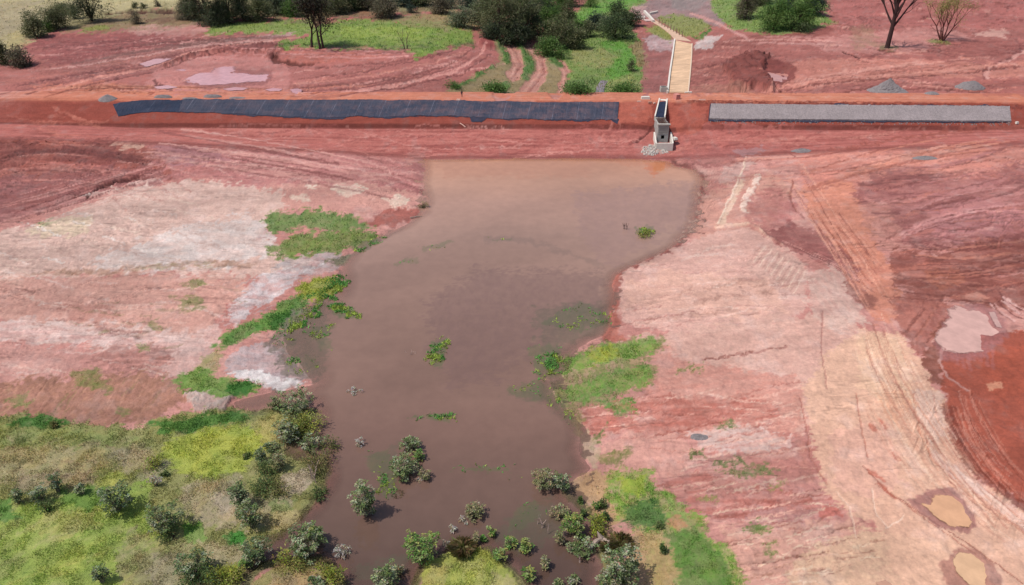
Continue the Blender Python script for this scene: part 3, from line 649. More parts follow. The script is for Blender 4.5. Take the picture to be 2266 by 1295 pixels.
poly([(640, 150), (900, 120), (1080, 88), (1095, 120), (1060, 150), (900, 200), (640, 207)], (182, 113, 108), op=0.85, soft=6, warp=6, brk=0.2, stretch=4)
poly([(1058, 95), (1072, 84), (1098, 88), (1104, 108), (1070, 106)], (166, 86, 84), op=0.9, soft=4, warp=4, h=1.2)
poly([(60, 190), (240, 178), (360, 200), (1100, 207), (1100, 212), (240, 212), (100, 215)], (204, 126, 106), op=0.7, soft=4, warp=4, brk=0.2)
poly([(140, 200), (230, 190), (340, 205), (250, 215)], (212, 130, 100), op=0.6, soft=6, warp=6)
tracks((-20, 200), (200, 165), (470, 110), 14, 16, [(208, 146, 138), (150, 88, 86), (198, 124, 110)], op=0.65, seed=31, w=(1.2, 3))
tracks((470, 112), (900, 130), (1085, 92), 12, 14, [(210, 148, 144), (150, 90, 88)], op=0.6, seed=32, w=(1, 3))
tracks((640, 204), (900, 195), (1090, 110), 16, 18, [(210, 150, 144), (150, 90, 86), (140, 82, 80)], op=0.6, seed=33, w=(1, 3), h=-0.15)
tracks((250, 120), (450, 92), (660, 78), 12, 14, [(206, 154, 148), (140, 100, 96)], op=0.6, seed=34, w=(1, 3))
tracks((80, 120), (240, 100), (420, 86), 12, 16, [(190, 122, 118), (136, 74, 76)], op=0.5, seed=35, w=(1, 3))
tracks((60, 200), (250, 190), (700, 206), 14, 8, [(218, 150, 126), (160, 92, 78)], op=0.6, seed=36, w=(1, 2.4))
line([(440, 172), (455, 165), (500, 160), (590, 165), (590, 180), (480, 190), (420, 178)], 16, (150, 90, 92), op=0.55, soft=7, warp=3, wet=0.3)
# green belt and terraces
poly([(450, 75), (470, 52), (560, 46), (690, 44), (700, 78), (600, 72), (520, 76)], (134, 154, 76), soft=4, warp=5, grass=0.7)
poly([(690, 60), (760, 44), (860, 42), (1040, 66), (1050, 96), (960, 112), (925, 130), (890, 108), (740, 104), (620, 104), (620, 92), (680, 84)], (126, 154, 68), soft=4, warp=5, grass=0.8, brk=0.08)
poly([(740, 68), (860, 60), (960, 70), (940, 84), (780, 84)], (150, 170, 74), op=0.7, soft=6, warp=6)
line([(620, 100), (700, 100), (800, 104), (890, 108), (960, 104), (1045, 96)], 7, (82, 114, 54), op=0.8, soft=4, warp=5, brk=0.2, grass=0.9)
poly([(820, 45), (980, 20), (1060, 30), (1060, 70), (960, 64), (880, 50)], (150, 142, 96), op=0.9, soft=6, warp=8, grass=0.5, brk=0.2)
poly([(900, 0), (1060, -20), (1080, 20), (960, 30)], (160, 144, 110), op=0.8, soft=6, warp=6)
poly([(440, 40), (470, 10), (700, -20), (1000, -40), (1000, 20), (860, 40), (700, 46)], (128, 122, 86), op=0.8, soft=8, warp=8, grass=0.4)
poly([(780, 20), (850, 8), (850, 40), (800, 44)], (166, 116, 94), op=0.7, soft=5, warp=6)
poly([(1090, 90), (1130, 92), (1180, 95), (1260, 128), (1280, 150), (1270, 209), (960, 209), (1000, 190), (1080, 160), (1105, 130)], (152, 138, 100), op=0.9, soft=4, warp=5, grass=0.4)
for p, w_ in (([(1120, 100), (1140, 115), (1148, 145), (1135, 165)], 26), ([(1170, 100), (1195, 125), (1200, 160), (1180, 185), (1110, 207)], 26), ([(1240, 140), (1255, 160), (1250, 185), (1225, 205)], 22)):
    line(p, w_, (194, 134, 126), op=0.95, soft=4, warp=3, h=-0.3)
    line(np.array(p) + (4, 0), 3, (160, 96, 90), op=0.6, h=-0.2)
    line(np.array(p) - (6, 0), 3, (218, 162, 150), op=0.6)
for p, w_ in (([(1105, 100), (1118, 120), (1120, 135)], 11), ([(1150, 100), (1165, 120), (1172, 150), (1160, 172)], 13), ([(1215, 120), (1235, 140)], 20), ([(1010, 192), (1060, 168), (1090, 150)], 9), ([(1080, 195), (1120, 190)], 14)):
    line(p, w_, (84, 124, 60), op=0.95, soft=3, warp=4, grass=1.0, h=0.3)
poly([(1262, 150), (1276, 155), (1276, 180), (1258, 190)], (166, 88, 82), op=0.9, soft=3, warp=3)
# valley floor
VG = [(1250, 209), (1262, 150), (1230, 110), (1260, 70), (1250, 40), (1280, 20), (1340, -30), (1470, -40), (1430, 12), (1395, 20), (1400, 60), (1425, 110), (1428, 150), (1422, 209)]
poly(VG, (122, 146, 76), soft=4, warp=5, grass=0.8)
poly([(1250, 40), (1300, 20), (1360, -10), (1440, -20), (1400, 14), (1360, 24), (1300, 45), (1256, 60)], (110, 160, 66), op=0.95, soft=5, warp=5, grass=0.8)
poly([(1325, 90), (1370, 86), (1410, 110), (1425, 130), (1410, 155), (1380, 170), (1340, 178), (1350, 140), (1380, 120), (1330, 105)], (100, 152, 58), op=0.95, soft=5, warp=5, grass=0.9)
poly([(1260, 110), (1330, 110), (1370, 125), (1340, 150), (1270, 145)], (152, 150, 96), op=0.8, soft=6, warp=8, brk=0.25)
poly([(1255, 180), (1300, 170), (1330, 180), (1310, 209), (1250, 209)], (104, 128, 72), op=0.9, soft=4, warp=5, grass=1)
poly([(1345, 180), (1400, 168), (1420, 185), (1420, 209), (1335, 209)], (146, 152, 92), op=0.9, soft=4, warp=5, grass=0.9)
poly([(1390, 100), (1425, 90), (1430, 150), (1415, 150)], (150, 120, 92), op=0.8, soft=4, warp=5)
# right of the valley
poly([(1395, 20), (1440, 0), (1560, -20), (1600, 30), (1600, 60), (1540, 52), (1480, 40), (1420, 40)], (158, 134, 136), op=0.95, soft=5, warp=6, brk=0.15)
poly([(1400, 14), (1430, 10), (1424, 30), (1395, 34)], (196, 156, 154), op=0.8, soft=4, warp=4)
poly([(1480, 0), (1560, -10), (1540, 24), (1490, 22)], (146, 138, 138), op=0.7, soft=5, warp=6, brk=0.4)
poly([(1440, 70), (1490, 80), (1492, 100), (1476, 208), (1420, 208), (1426, 130), (1424, 96)], (166, 106, 104), op=0.9, soft=4, warp=4, brk=0.15)
poly([(1426, 90), (1450, 74), (1490, 88), (1490, 112), (1440, 112)], (188, 168, 172), op=0.85, soft=5, warp=5, brk=0.3)
poly([(1420, 60), (1460, 56), (1490, 78), (1484, 92), (1440, 72)], (142, 150, 72), op=0.9, soft=3, warp=4, grass=0.7)
poly([(1450, 40), (1490, 32), (1545, 40), (1575, 58), (1545, 84), (1515, 78), (1480, 60)], (140, 148, 84), op=0.95, soft=4, warp=4, grass=0.7)
poly([(1520, 76), (1545, 84), (1576, 58), (1580, 66), (1550, 90)], (84, 130, 58), op=0.9, soft=2, warp=3, grass=0.9)
line([(1530, 30), (1580, 48), (1620, 68), (1650, 82)], 10, (204, 150, 146), op=0.9, soft=3, warp=3)
poly([(1580, 90), (1700, 80), (1720, 120), (1700, 150), (1720, 207), (1530, 207), (1534, 110)], (166, 102, 96), op=0.85, soft=6, warp=7, brk=0.3, cell=9)
poly([(1530, 100), (1560, 82), (1600, 82), (1580, 100), (1540, 112)], (206, 200, 200), op=0.85, soft=4, warp=5, brk=0.3)
poly([(1600, 150), (1660, 124), (1700, 122), (1690, 165), (1720, 200), (1620, 205)], (148, 80, 74), op=0.9, soft=10, warp=6, brk=0.2, h=2.4)
poly([(1700, 125), (1740, 140), (1790, 150), (1800, 180), (1740, 185)], (164, 96, 94), op=0.7, soft=8, warp=8, brk=0.4, cell=8)
poly([(1530, 190), (1600, 185), (1680, 205), (1530, 208)], (176, 126, 112), op=0.7, soft=5, warp=5, brk=0.4)
GRR = [(1570, 0), (1620, -30), (1830, -30), (1820, 30), (1850, 50), (1800, 66), (1740, 78), (1680, 76), (1620, 62), (1590, 40)]
poly(GRR, (124, 148, 78), soft=4, warp=6, grass=0.9)
poly([(1740, 76), (1840, 56), (1850, 70), (1780, 90)], (160, 90, 84), op=0.7, soft=4, warp=5)
poly([(1830, 0), (2000, -20), (2520, -20), (2520, 40), (2200, 60), (2000, 60), (1860, 60)], (186, 112, 108), op=0.8, soft=8, warp=9, brk=0.3, cell=9)
rgn([(1830, 0), (2266, 0), (2266, 70), (1860, 70)], [(140, 70, 66), (206, 150, 140), (150, 86, 78)], 60, (6, 26), op=0.7, seed=40, th=(2, 5), h=0.25)
poly([(1760, 90), (1900, 76), (2080, 60), (2150, 80), (2000, 120), (1840, 120)], (206, 146, 140), op=0.7, soft=8, warp=7, brk=0.3, stretch=3)
poly([(1880, 60), (1930, 56), (1945, 100), (1890, 108)], (166, 140, 112), op=0.5, soft=6, warp=6, brk=0.5)
poly([(2040, 120), (2120, 95), (2240, 90), (2250, 110), (2200, 128), (2060, 135)], (176, 104, 98), op=0.75, soft=6, warp=6, brk=0.2)
poly([(1740, 140), (1950, 130), (2180, 140), (2500, 120), (2500, 175), (2000, 170), (1780, 200), (1730, 190)], (208, 138, 124), op=0.75, soft=6, warp=6, brk=0.2, stretch=4)
poly([(2170, 70), (2230, 66), (2220, 84), (2160, 80)], (214, 166, 156), op=0.8, soft=4, warp=4)
poly([(2170, 180), (2266, 170), (2520, 190), (2520, 215), (2170, 210)], (178, 104, 96), op=0.7, soft=5, warp=6, brk=0.4)
line([(1868, 116), (1885, 122), (1900, 130)], 6, (110, 50, 46), op=0.9, soft=2, h=-0.4)
line([(1945, 110), (1975, 112)], 6, (130, 62, 56), op=0.8, soft=2, h=-0.3)
line([(2180, 176), (2176, 160), (2200, 140), (2240, 126), (2260, 110), (2258, 96), (2240, 84)], 3, (160, 94, 90), op=0.8, h=-0.1)
line([(2186, 176), (2182, 162), (2206, 142), (2246, 128), (2266, 112)], 3, (224, 168, 160), op=0.7)
tracks((1740, 190), (1950, 150), (2280, 125), 14, 14, [(222, 160, 148), (160, 92, 84)], op=0.55, seed=41, w=(1, 2.5))
tracks((2000, 180), (2100, 188), (2220, 206), 6, 8, [(150, 84, 78), (214, 148, 134)], op=0.6, seed=42, w=(1, 2.5), h=0.1)
tracks((1600, 90), (1750, 84), (1900, 96), 8, 10, [(220, 166, 160), (150, 84, 82)], op=0.5, seed=43, w=(1, 2.5))
poly([(1935, 104), (1960, 98), (1995, 106), (1970, 114), (1940, 112)], (120, 116, 84), op=0.7, soft=4, warp=5, grass=0.5)
poly([(2060, 92), (2080, 88), (2100, 92), (2085, 100), (2064, 98)], (136, 138, 76), op=0.9, soft=3, warp=4, grass=0.7)
tracks((1530, 210), (1800, 214), (2280, 220), 6, 2, [(176, 92, 72), (216, 146, 122)], op=0.5, seed=44, w=(0.8, 1.8), h=0)

rgn([(60, 100), (420, 80), (660, 80), (560, 110), (300, 150), (80, 170)], [(214, 156, 150), (138, 76, 76), (150, 88, 88), (196, 132, 128)], 70, (20, 110), op=.6, ang=.12, seed=60, th=(1, 3), h=-.08)
rgn([(640, 150), (1060, 100), (1080, 150), (900, 200), (640, 206)], [(216, 158, 150), (140, 78, 76), (206, 136, 120)], 60, (20, 110), op=.6, ang=.14, seed=61, th=(1, 3), h=-.08)
rgn([(1530, 110), (1700, 90), (1900, 100), (2260, 90), (2260, 205), (1540, 205)], [(218, 158, 146), (138, 74, 70), (150, 84, 80), (210, 140, 124)], 110, (12, 90), op=.6, ang=.04, seed=62, th=(1, 3), h=-.08)
rgn([(1900, 400), (2266, 340), (2266, 660), (1960, 640)], [(204, 142, 136), (136, 74, 70), (150, 86, 84), (196, 122, 108)], 80, (30, 160), op=.55, ang=.15, seed=63, th=(1.5, 5), h=-.08)
rgn([(0, 240), (250, 240), (300, 300), (60, 330)], [(206, 128, 112), (150, 80, 72)], 24, (30, 120), op=.4, ang=-.1, seed=64, th=(2, 6))
rgn([(330, 282), (1400, 285), (1400, 345), (900, 345)], [(204, 132, 124), (146, 78, 76), (212, 146, 138), (158, 86, 82)], 90, (40, 220), op=.6, ang=-.01, seed=65, th=(1, 3.5), h=-.06)
rgn([(1500, 300), (1740, 280), (2200, 276), (1700, 335), (1520, 345)], [(206, 136, 126), (146, 78, 74)], 40, (30, 160), op=.6, ang=.05, seed=66, th=(1, 3.5), h=-.06)
for p, w_, c_ in (([(40, 204), (200, 174), (330, 150), (430, 118), (540, 98), (660, 82)], 7, (214, 148, 136)), ([(60, 208), (220, 182), (345, 158), (440, 126), (520, 112)], 4, (132, 72, 70)), ([(40, 190), (180, 164), (300, 146), (420, 112)], 4, (136, 76, 76)),
                  ([(160, 140), (320, 112), (470, 92), (640, 80)], 5, (150, 104, 100)), ([(120, 152), (300, 126), (440, 100), (600, 88)], 4, (214, 164, 158)), ([(250, 108), (420, 88), (560, 82)], 3, (128, 74, 72)),
                  ([(655, 206), (860, 192), (1000, 162), (1062, 120), (1075, 100)], 6, (216, 154, 146)), ([(690, 206), (880, 196), (1020, 166), (1085, 120)], 3, (134, 72, 70)), ([(650, 196), (840, 180), (980, 150), (1050, 108)], 3, (138, 78, 74)),
                  ([(650, 186), (830, 168), (960, 138), (1030, 112)], 3, (206, 140, 128)), ([(660, 176), (800, 160), (930, 132), (1000, 112)], 3, (140, 80, 76)), ([(700, 150), (860, 140), (980, 118)], 3, (146, 84, 80)), ([(430, 202), (640, 200), (820, 186)], 4, (206, 132, 116)),
                  ([(340, 176), (350, 186), (380, 200)], 4, (120, 68, 68)), ([(140, 202), (200, 194), (280, 196), (340, 206)], 3, (160, 84, 68)), ([(110, 212), (200, 200), (300, 206)], 3, (146, 78, 66)),
                  ([(1560, 206), (1720, 196), (1860, 172), (2060, 158), (2250, 140)], 4, (220, 152, 138)), ([(1740, 200), (1900, 178), (2100, 164), (2260, 146)], 3, (146, 80, 74)), ([(1640, 120), (1660, 140), (1690, 150)], 5, (112, 54, 52)), ([(1690, 176), (1720, 196), (1760, 206)], 4, (120, 60, 54)),
                  ([(1800, 206), (1900, 196), (2040, 196), (2190, 206)], 3, (140, 74, 66)), ([(1600, 92), (1720, 88), (1860, 92)], 4, (218, 160, 152)), ([(1540, 150), (1600, 140), (1640, 122)], 4, (132, 70, 68))):
    line(p, w_, c_, op=.8, soft=1.6, warp=3, cell=9, brk=.25, stretch=2, h=-.2)
tracks((1760, 380), (1880, 560), (1960, 700), 14, 34, [(226, 164, 144), (160, 90, 80), (214, 150, 132)], op=.6, seed=70, w=(1.5, 3.5), brk=.3)
tracks((1935, 690), (1985, 900), (2280, 1230), 26, 46, [(238, 204, 184), (192, 138, 120), (206, 152, 132), (176, 116, 102)], op=.5, seed=71, w=(1.5, 3.5), brk=.3)
tracks((2290, 290), (1960, 330), (1740, 420), 14, 24, [(222, 156, 140), (160, 90, 82), (206, 134, 116)], op=.6, seed=72, w=(1.5, 3.5), brk=.3)
tracks((2280, 420), (2060, 440), (1960, 520), 14, 40, [(206, 148, 146), (146, 86, 84), (190, 128, 126)], op=.6, seed=73, w=(1.5, 4), brk=.3)
tracks((2290, 560), (2150, 600), (1960, 590), 10, 40, [(196, 128, 112), (130, 70, 66)], op=.6, seed=74, w=(1.5, 4), brk=.3)
tracks((2120, 860), (2150, 1000), (2290, 1120), 14, 36, [(196, 122, 104), (206, 140, 124), (134, 64, 52)], op=.6, seed=76, w=(1.2, 3), brk=.3)
tracks((20, 500), (220, 430), (480, 340), 10, 22, [(206, 146, 138), (130, 70, 68)], op=.6, seed=77, w=(1.5, 4), brk=.3)
tracks((330, 320), (640, 350), (920, 420), 16, 34, [(212, 156, 148), (148, 88, 86), (220, 168, 160)], op=.55, seed=78, w=(1.5, 4), brk=.3)
# -- puddles: a flat hollow each, a rim of wet soil, and the water in it
PUDDLES = [([(418, 172), (440, 163), (482, 161), (483, 150), (515, 148), (518, 156), (502, 161), (560, 168), (588, 168), (585, 178), (545, 180), (500, 186), (440, 186), (420, 180)], (226, 166, 170)),
           ([(312, 141), (345, 130), (378, 130), (350, 140), (325, 147)], (222, 160, 160)), ([(342, 192), (370, 189), (392, 193), (372, 196), (350, 196)], (224, 166, 168)),
           ([(494, 197), (520, 193), (546, 195), (538, 199), (508, 200)], (218, 156, 158)), ([(588, 198), (605, 195), (624, 197), (618, 201), (597, 201)], (220, 158, 162)),
           ([(388, 155), (404, 153), (416, 156), (402, 157)], (214, 150, 150)), ([(644, 201), (658, 199), (668, 202), (655, 204)], (210, 150, 154)),
           ([(1686, 153), (1752, 152), (1748, 168), (1728, 180), (1710, 176), (1692, 166)], (214, 152, 142)),
           ([(2078, 752), (2098, 728), (2112, 690), (2122, 680), (2140, 692), (2168, 690), (2186, 700), (2188, 715), (2212, 735), (2200, 742), (2172, 738), (2166, 768), (2130, 778), (2098, 775)], (222, 178, 170)),
           ([(2046, 1117), (2066, 1122), (2068, 1105), (2082, 1096), (2108, 1099), (2125, 1112), (2148, 1155), (2142, 1164), (2100, 1160), (2075, 1145)], (226, 176, 142)),
           ([(2112, 1240), (2128, 1224), (2150, 1226), (2178, 1246), (2184, 1275), (2178, 1297), (2146, 1292), (2120, 1266)], (228, 186, 152)),
           ([(2190, 692), (2196, 704), (2206, 722), (2216, 724), (2208, 706), (2200, 690)], (206, 166, 160)), ([(1940, 1290), (1960, 1284), (1975, 1296), (1955, 1306)], (206, 160, 140))]
poly([(2010, 1108), (2060, 1078), (2110, 1080), (2140, 1108), (2164, 1160), (2140, 1178), (2080, 1168), (2030, 1130)], (170, 118, 112), op=0.9, soft=11, warp=5, wet=0.5, dis=.12)
poly([(2080, 1250), (2110, 1216), (2160, 1212), (2200, 1250), (2225, 1310), (2140, 1330), (2090, 1290)], (176, 124, 112), op=0.85, soft=12, warp=5, wet=0.5, dis=.12)
poly([(2062, 760), (2085, 720), (2104, 676), (2180, 676), (2220, 700), (2230, 745), (2180, 790), (2090, 800)], (172, 116, 118), op=0.6, soft=10, warp=5, wet=0.5, dis=.15)
poly([(1680, 150), (1700, 132), (1745, 140), (1765, 152), (1755, 172), (1730, 188), (1700, 182)], (146, 76, 72), op=0.8, soft=4, warp=4)
PUD = []
for pts, c_ in PUDDLES:
    pm = at(*np.array(pts, float).T)
    pc = pm.mean(0)
    if abs(pts[0][0] - 1686) < 2:
        pc[2] -= 0.8
    prim(pts, None, soft=5, warp=2.0, cell=8, flat=pc[2] - 0.22, width=None, wet=0.8)
    PUD.append((pm, pc[2], c_))

# lumpy ground where it was dug over, and shore ripples
lump = np.zeros(N)
for pts in ([(380, 100), (620, 96), (640, 128), (360, 150)], [(1560, 100), (1800, 90), (1820, 170), (1720, 200), (1560, 190)], [(1830, 0), (2266, 0), (2266, 70), (1860, 70)], [(-40, 300), (330, 300), (420, 380), (200, 430), (-40, 450)], [(1250, 250), (1440, 250), (1440, 345), (1250, 340)], [(1480, 250), (1600, 270), (1600, 345), (1480, 345)]):
    W_ = at(*np.array(pts, float).T)[:, :2]
    lump = np.maximum(lump, 1 - sstep(-6, 4, sdf_poly(X, Y, W_)))
H += lump * 0.22 * np.abs(fbm(X / 2.2, Y / 2.2, 14, 4)) * (1 - far)
# the crest road and the dam faces carry no grass
_g = np.clip(GRASS, 0, 1) * DM * (1 - sstep(200, 203, QD))
COL = mixc(COL, lin((204, 126, 104)), np.clip(_g * 3, 0, 1))
GRASS = GRASS * (1 - DM)
# thin erosion rills and scraper marks: shallow grooves with a lighter lip
bare0 = (1 - np.clip(GRASS, 0, 1)) * (1 - DM) * (1 - far) * (SDV > 0.3)
for k, (ang, lx, ly, w, thr, sd_i) in enumerate(((0.16, 30.0, 2.2, .055, 0.12, 3), (-0.30, 26.0, 2.0, .05, 0.15, 9), (0.05, 40.0, 3.0, .045, 0.05, 15), (0.9, 24.0, 2.4, .05, 0.28, 19))):
    ca_, sa_ = math.cos(ang), math.sin(ang)
    uu, vv = (X * ca_ + Y * sa_), (-X * sa_ + Y * ca_)
    nz = fbm(uu / lx + 3 * k, vv / ly, sd_i, 4, 0.6)
    mk = sstep(thr, thr + 0.35, fbm(X / 26 + 7 * k, Y / 30, sd_i + 1, 3)) * bare0
    groove = (1 - sstep(w * .35, w, np.abs(nz))) * mk
    lip = (1 - sstep(w * .35, w, np.abs(nz - 1.9 * w))) * mk
    COL = COL * (1 - 0.20 * groove + 0.13 * lip)[:, None]
    H += (-0.07 * groove + 0.05 * lip)
H += (0.05 * fbm(X / 0.55, Y / 0.55, 6, 2) * sstep(170, 60, Y) + 0.06 * fbm(X / 1.4, Y / 1.4, 7, 3)) * bare0
_l = COL.mean(1)
COL = COL * (np.clip(_l / .37, .2, 1.0) ** (.36 * bare0))[:, None]
_y = fbm(X / 3.2, Y / 3.8, 4, 4, .6)
_z = fbm(X / 2.1 + 5, Y / 2.6, 8, 4, .6)
COL = mixc(COL, COL * (1.28, 1.12, .85), np.clip(GRASS, 0, 1) * sstep(.05, .45, _y) * .45)
COL = mixc(COL, COL * (.62, .80, .72), np.clip(GRASS, 0, 1) * sstep(.08, .5, _z) * .35)
COL = mixc(COL, lin((182, 166, 130)), np.clip(GRASS, 0, 1) * sstep(.25, .6, -_y) * .25)
# fine soil grain and streaks baked as soil colour
g1 = fbm(X / 0.9, Y / 0.9, 15, 4, 0.7)
g2 = fbm(X / 5.0, Y / 1.3, 16, 4, 0.65)
g3 = fbm((X + Y * 0.5) / 6.0, (Y - X * 0.3) / 0.9, 17, 4, 0.65)
bare = 1 - np.clip(GRASS, 0, 1)
g4 = fbm((X + .25 * Y) / 20.0, (Y - .2 * X) / 8.0, 20, 5, 0.6)
g5 = fbm(X / 2.4, Y / 2.8, 21, 4, 0.6)
blot = sstep(0.12, 0.3, g4) * 0.10 - sstep(0.1, 0.3, -g4) * 0.10
_lf = sstep(-0.3, 0.5, fbm(X / 30, Y / 30, 22, 3))
COL = COL * (1 + (0.09 * g1 + 0.10 * g5 + 0.10 * g2 * _lf + 0.10 * g3 * (1 - _lf) + blot * (1 - DM)) * bare + 0.12 * g1 * (1 - bare))[:, None]
COL = mixc(COL, COL.mean(1)[:, None] * np.array([1.18, 0.92, 0.9]), sstep(0.1, 0.9, g5) * 0.25 * bare)
COL = mixc(COL, COL.mean(1)[:, None] * np.array([1.10, 1.12, 0.78]), np.clip(GRASS, 0, 1) * .15)
COL = np.clip(COL, 0.01, 1)


# ------------------------------------------------------------------ materials
def nodes(name):
    m = bpy.data.materials.new(name)
    m.use_nodes = True
    nt = m.node_tree
    return m, nt, nt.nodes["Principled BSDF"]


def N_(nt, t, **k):
    n = nt.nodes.new(t)
    for a, b in k.items():
        setattr(n, a, b)
    return n


def add_noise(nt, scale, detail=4, rough_=0.6, vec=None, stretch=None):
    n = N_(nt, "ShaderNodeTexNoise")
    n.inputs["Scale"].default_value = scale
    n.inputs["Detail"].default_value = detail
    n.inputs["Roughness"].default_value = rough_
    tc = N_(nt, "ShaderNodeTexCoord")
    src = tc.outputs["Object"]
    if stretch:
        mp = N_(nt, "ShaderNodeMapping")
        mp.inputs["Scale"].default_value = stretch[:3]
        mp.inputs["Rotation"].default_value = (0, 0, stretch[3] if len(stretch) > 3 else 0)
        nt.links.new(src, mp.inputs["Vector"])
        src = mp.outputs[0]
    nt.links.new(src, n.inputs["Vector"])
    return n.outputs["Fac"]


def mathn(nt, op, a, b):
    n = N_(nt, "ShaderNodeMath", operation=op)
    for i, q in enumerate((a, b)):
        if isinstance(q, (int, float)):
            n.inputs[i].default_value = q
        else:
            nt.links.new(q, n.inputs[i])
    return n.outputs[0]


def maprange(nt, v, a, b, c, d):
    n = N_(nt, "ShaderNodeMapRange")
    for i, q in enumerate((a, b, c, d)):
        n.inputs[1 + i].default_value = q
    nt.links.new(v, n.inputs[0])
    return n.outputs[0]


def vmul(nt, col, fac):
    n = N_(nt, "ShaderNodeVectorMath", operation='SCALE')
    nt.links.new(col, n.inputs[0])
    nt.links.new(fac, n.inputs["Scale"])
    return n.outputs[0]


def soil_material(name="soil"):
    m, nt, p = nodes(name)
    at_ = N_(nt, "ShaderNodeAttribute", attribute_name="Col")
    a2 = N_(nt, "ShaderNodeAttribute", attribute_name="wet")
    f1 = maprange(nt, add_noise(nt, 2.6, 5, 0.7), 0.3, 0.7, 0.86, 1.12)
    f2 = maprange(nt, add_noise(nt, 0.9, 5, 0.7, stretch=(0.45, 1.4, 1, 0.12)), 0.3, 0.7, 0.95, 1.05)
    f3 = maprange(nt, add_noise(nt, 1.1, 5, 0.7, stretch=(0.4, 1.5, 1, -0.5)), 0.32, 0.7, 0.95, 1.05)
    f = mathn(nt, 'MULTIPLY', mathn(nt, 'MULTIPLY', f1, f2), f3)
    nt.links.new(vmul(nt, at_.outputs["Color"], f), p.inputs["Base Color"])
    nt.links.new(maprange(nt, a2.outputs["Fac"], 0, 1, 0.95, 0.3), p.inputs["Roughness"])
    p.inputs["Specular IOR Level"].default_value = 0.25
    b = N_(nt, "ShaderNodeBump")
    b.inputs["Strength"].default_value = 0.55
    b.inputs["Distance"].default_value = 0.32
    hh = mathn(nt, 'ADD', add_noise(nt, 1.5, 6, 0.7), mathn(nt, 'MULTIPLY', add_noise(nt, 0.8, 5, 0.7, stretch=(0.5, 1.5, 1, 0.1)), 0.5))
    nt.links.new(hh, b.inputs["Height"])
    nt.links.new(b.outputs[0], p.inputs["Normal"])
    return m


def veg_material(name, transl=0.3, rough_=0.65, gain=1.0):
    m, nt, p = nodes(name)
    at_ = N_(nt, "ShaderNodeAttribute", attribute_name="Col")
    p.inputs["Roughness"].default_value = rough_
    p.inputs["Specular IOR Level"].default_value = 0.25
    nt.links.new(at_.outputs["Color"], p.inputs["Base Color"])
    t = N_(nt, "ShaderNodeBsdfTranslucent")
    nt.links.new(at_.outputs["Color"], t.inputs["Color"])
    mx = N_(nt, "ShaderNodeMixShader")
    mx.inputs[0].default_value = transl
    nt.links.new(p.outputs[0], mx.inputs[1])
    nt.links.new(t.outputs[0], mx.inputs[2])
    nt.links.new(mx.outputs[0], nt.nodes["Material Output"].inputs["Surface"])
    return m


def plain(name, col, rough_=0.8, var=0.15, scale=3.0, bump=0.2, dist=0.05, spec=0.3):
    m, nt, p = nodes(name)
    rgb = N_(nt, "ShaderNodeRGB")
    rgb.outputs[0].default_value = (*alb(col), 1)
    f = maprange(nt, add_noise(nt, scale, 5, 0.65), 0.3, 0.7, 1 - var, 1 + var)
    nt.links.new(vmul(nt, rgb.outputs[0], f), p.inputs["Base Color"])
    p.inputs["Roughness"].default_value = rough_
    p.inputs["Specular IOR Level"].default_value = spec
    if bump:
        b = N_(nt, "ShaderNodeBump")
        b.inputs["Strength"].default_value = bump
        b.inputs["Distance"].default_value = dist
        nt.links.new(add_noise(nt, scale * 3, 4, 0.6), b.inputs["Height"])
        nt.links.new(b.outputs[0], p.inputs["Normal"])
    return m


SOIL = soil_material()
LEAF = veg_material("leaves")
GRASSM = veg_material("grass blades", 0.35, 0.7)
BARK = plain("bark", (96, 72, 66), 0.9, 0.25, 4)
DEADBARK = plain("dark dead bark", (70, 48, 48), 0.9, 0.25, 4)
PALEBARK = plain("pale stems", (150, 138, 118), 0.9, 0.2, 4)
CONC = plain("concrete", (192, 186, 182), 0.85, 0.12, 1.5, 0.2)
CONCW = plain("fresh pale concrete", (236, 228, 222), 0.8, 0.08, 1.5, 0.15)
CONCG = plain("grey concrete", (182, 180, 180), 0.85, 0.18, 1.2, 0.3)
DARK = plain("dark interior", (40, 30, 34), 0.95, 0.2, 2)
MEMBR = plain("black membrane", (40, 46, 70), 0.5, 0.3, 1.5, 0.4, 0.1)
def streaked(name, col):
    m, nt, p = nodes(name)
    rgb = N_(nt, "ShaderNodeRGB")
    rgb.outputs[0].default_value = (*alb(col), 1)
    f = mathn(nt, 'MULTIPLY', maprange(nt, add_noise(nt, .5, 6, .75, stretch=(.5, 2.2, 1, .2)), .3, .7, .6, 1.25), maprange(nt, add_noise(nt, .12, 4, .6), .3, .7, .85, 1.12))
    nt.links.new(vmul(nt, rgb.outputs[0], f), p.inputs["Base Color"])
    p.inputs["Roughness"].default_value = .95
    b = N_(nt, "ShaderNodeBump")
    b.inputs["Strength"].default_value = .7
    b.inputs["Distance"].default_value = .2
    nt.links.new(add_noise(nt, .9, 5, .7, stretch=(.6, 1.8, 1, .2)), b.inputs["Height"])
    nt.links.new(b.outputs[0], p.inputs["Normal"])
    return m


OCHRE = streaked("ochre channel lining", (230, 192, 160))
GRAVEL = plain("grey crushed stone", (150, 142, 146), 0.9, 0.35, 6.0, 0.9, 0.15)
WOOD = plain("weathered wood", (150, 126, 110), 0.9, 0.25, 3)
PLANKM = plain("pale plank", (232, 190, 178), 0.9, 0.12, 3)
RUST = plain("rusty steel", (96, 56, 44), 0.8, 0.3, 4)


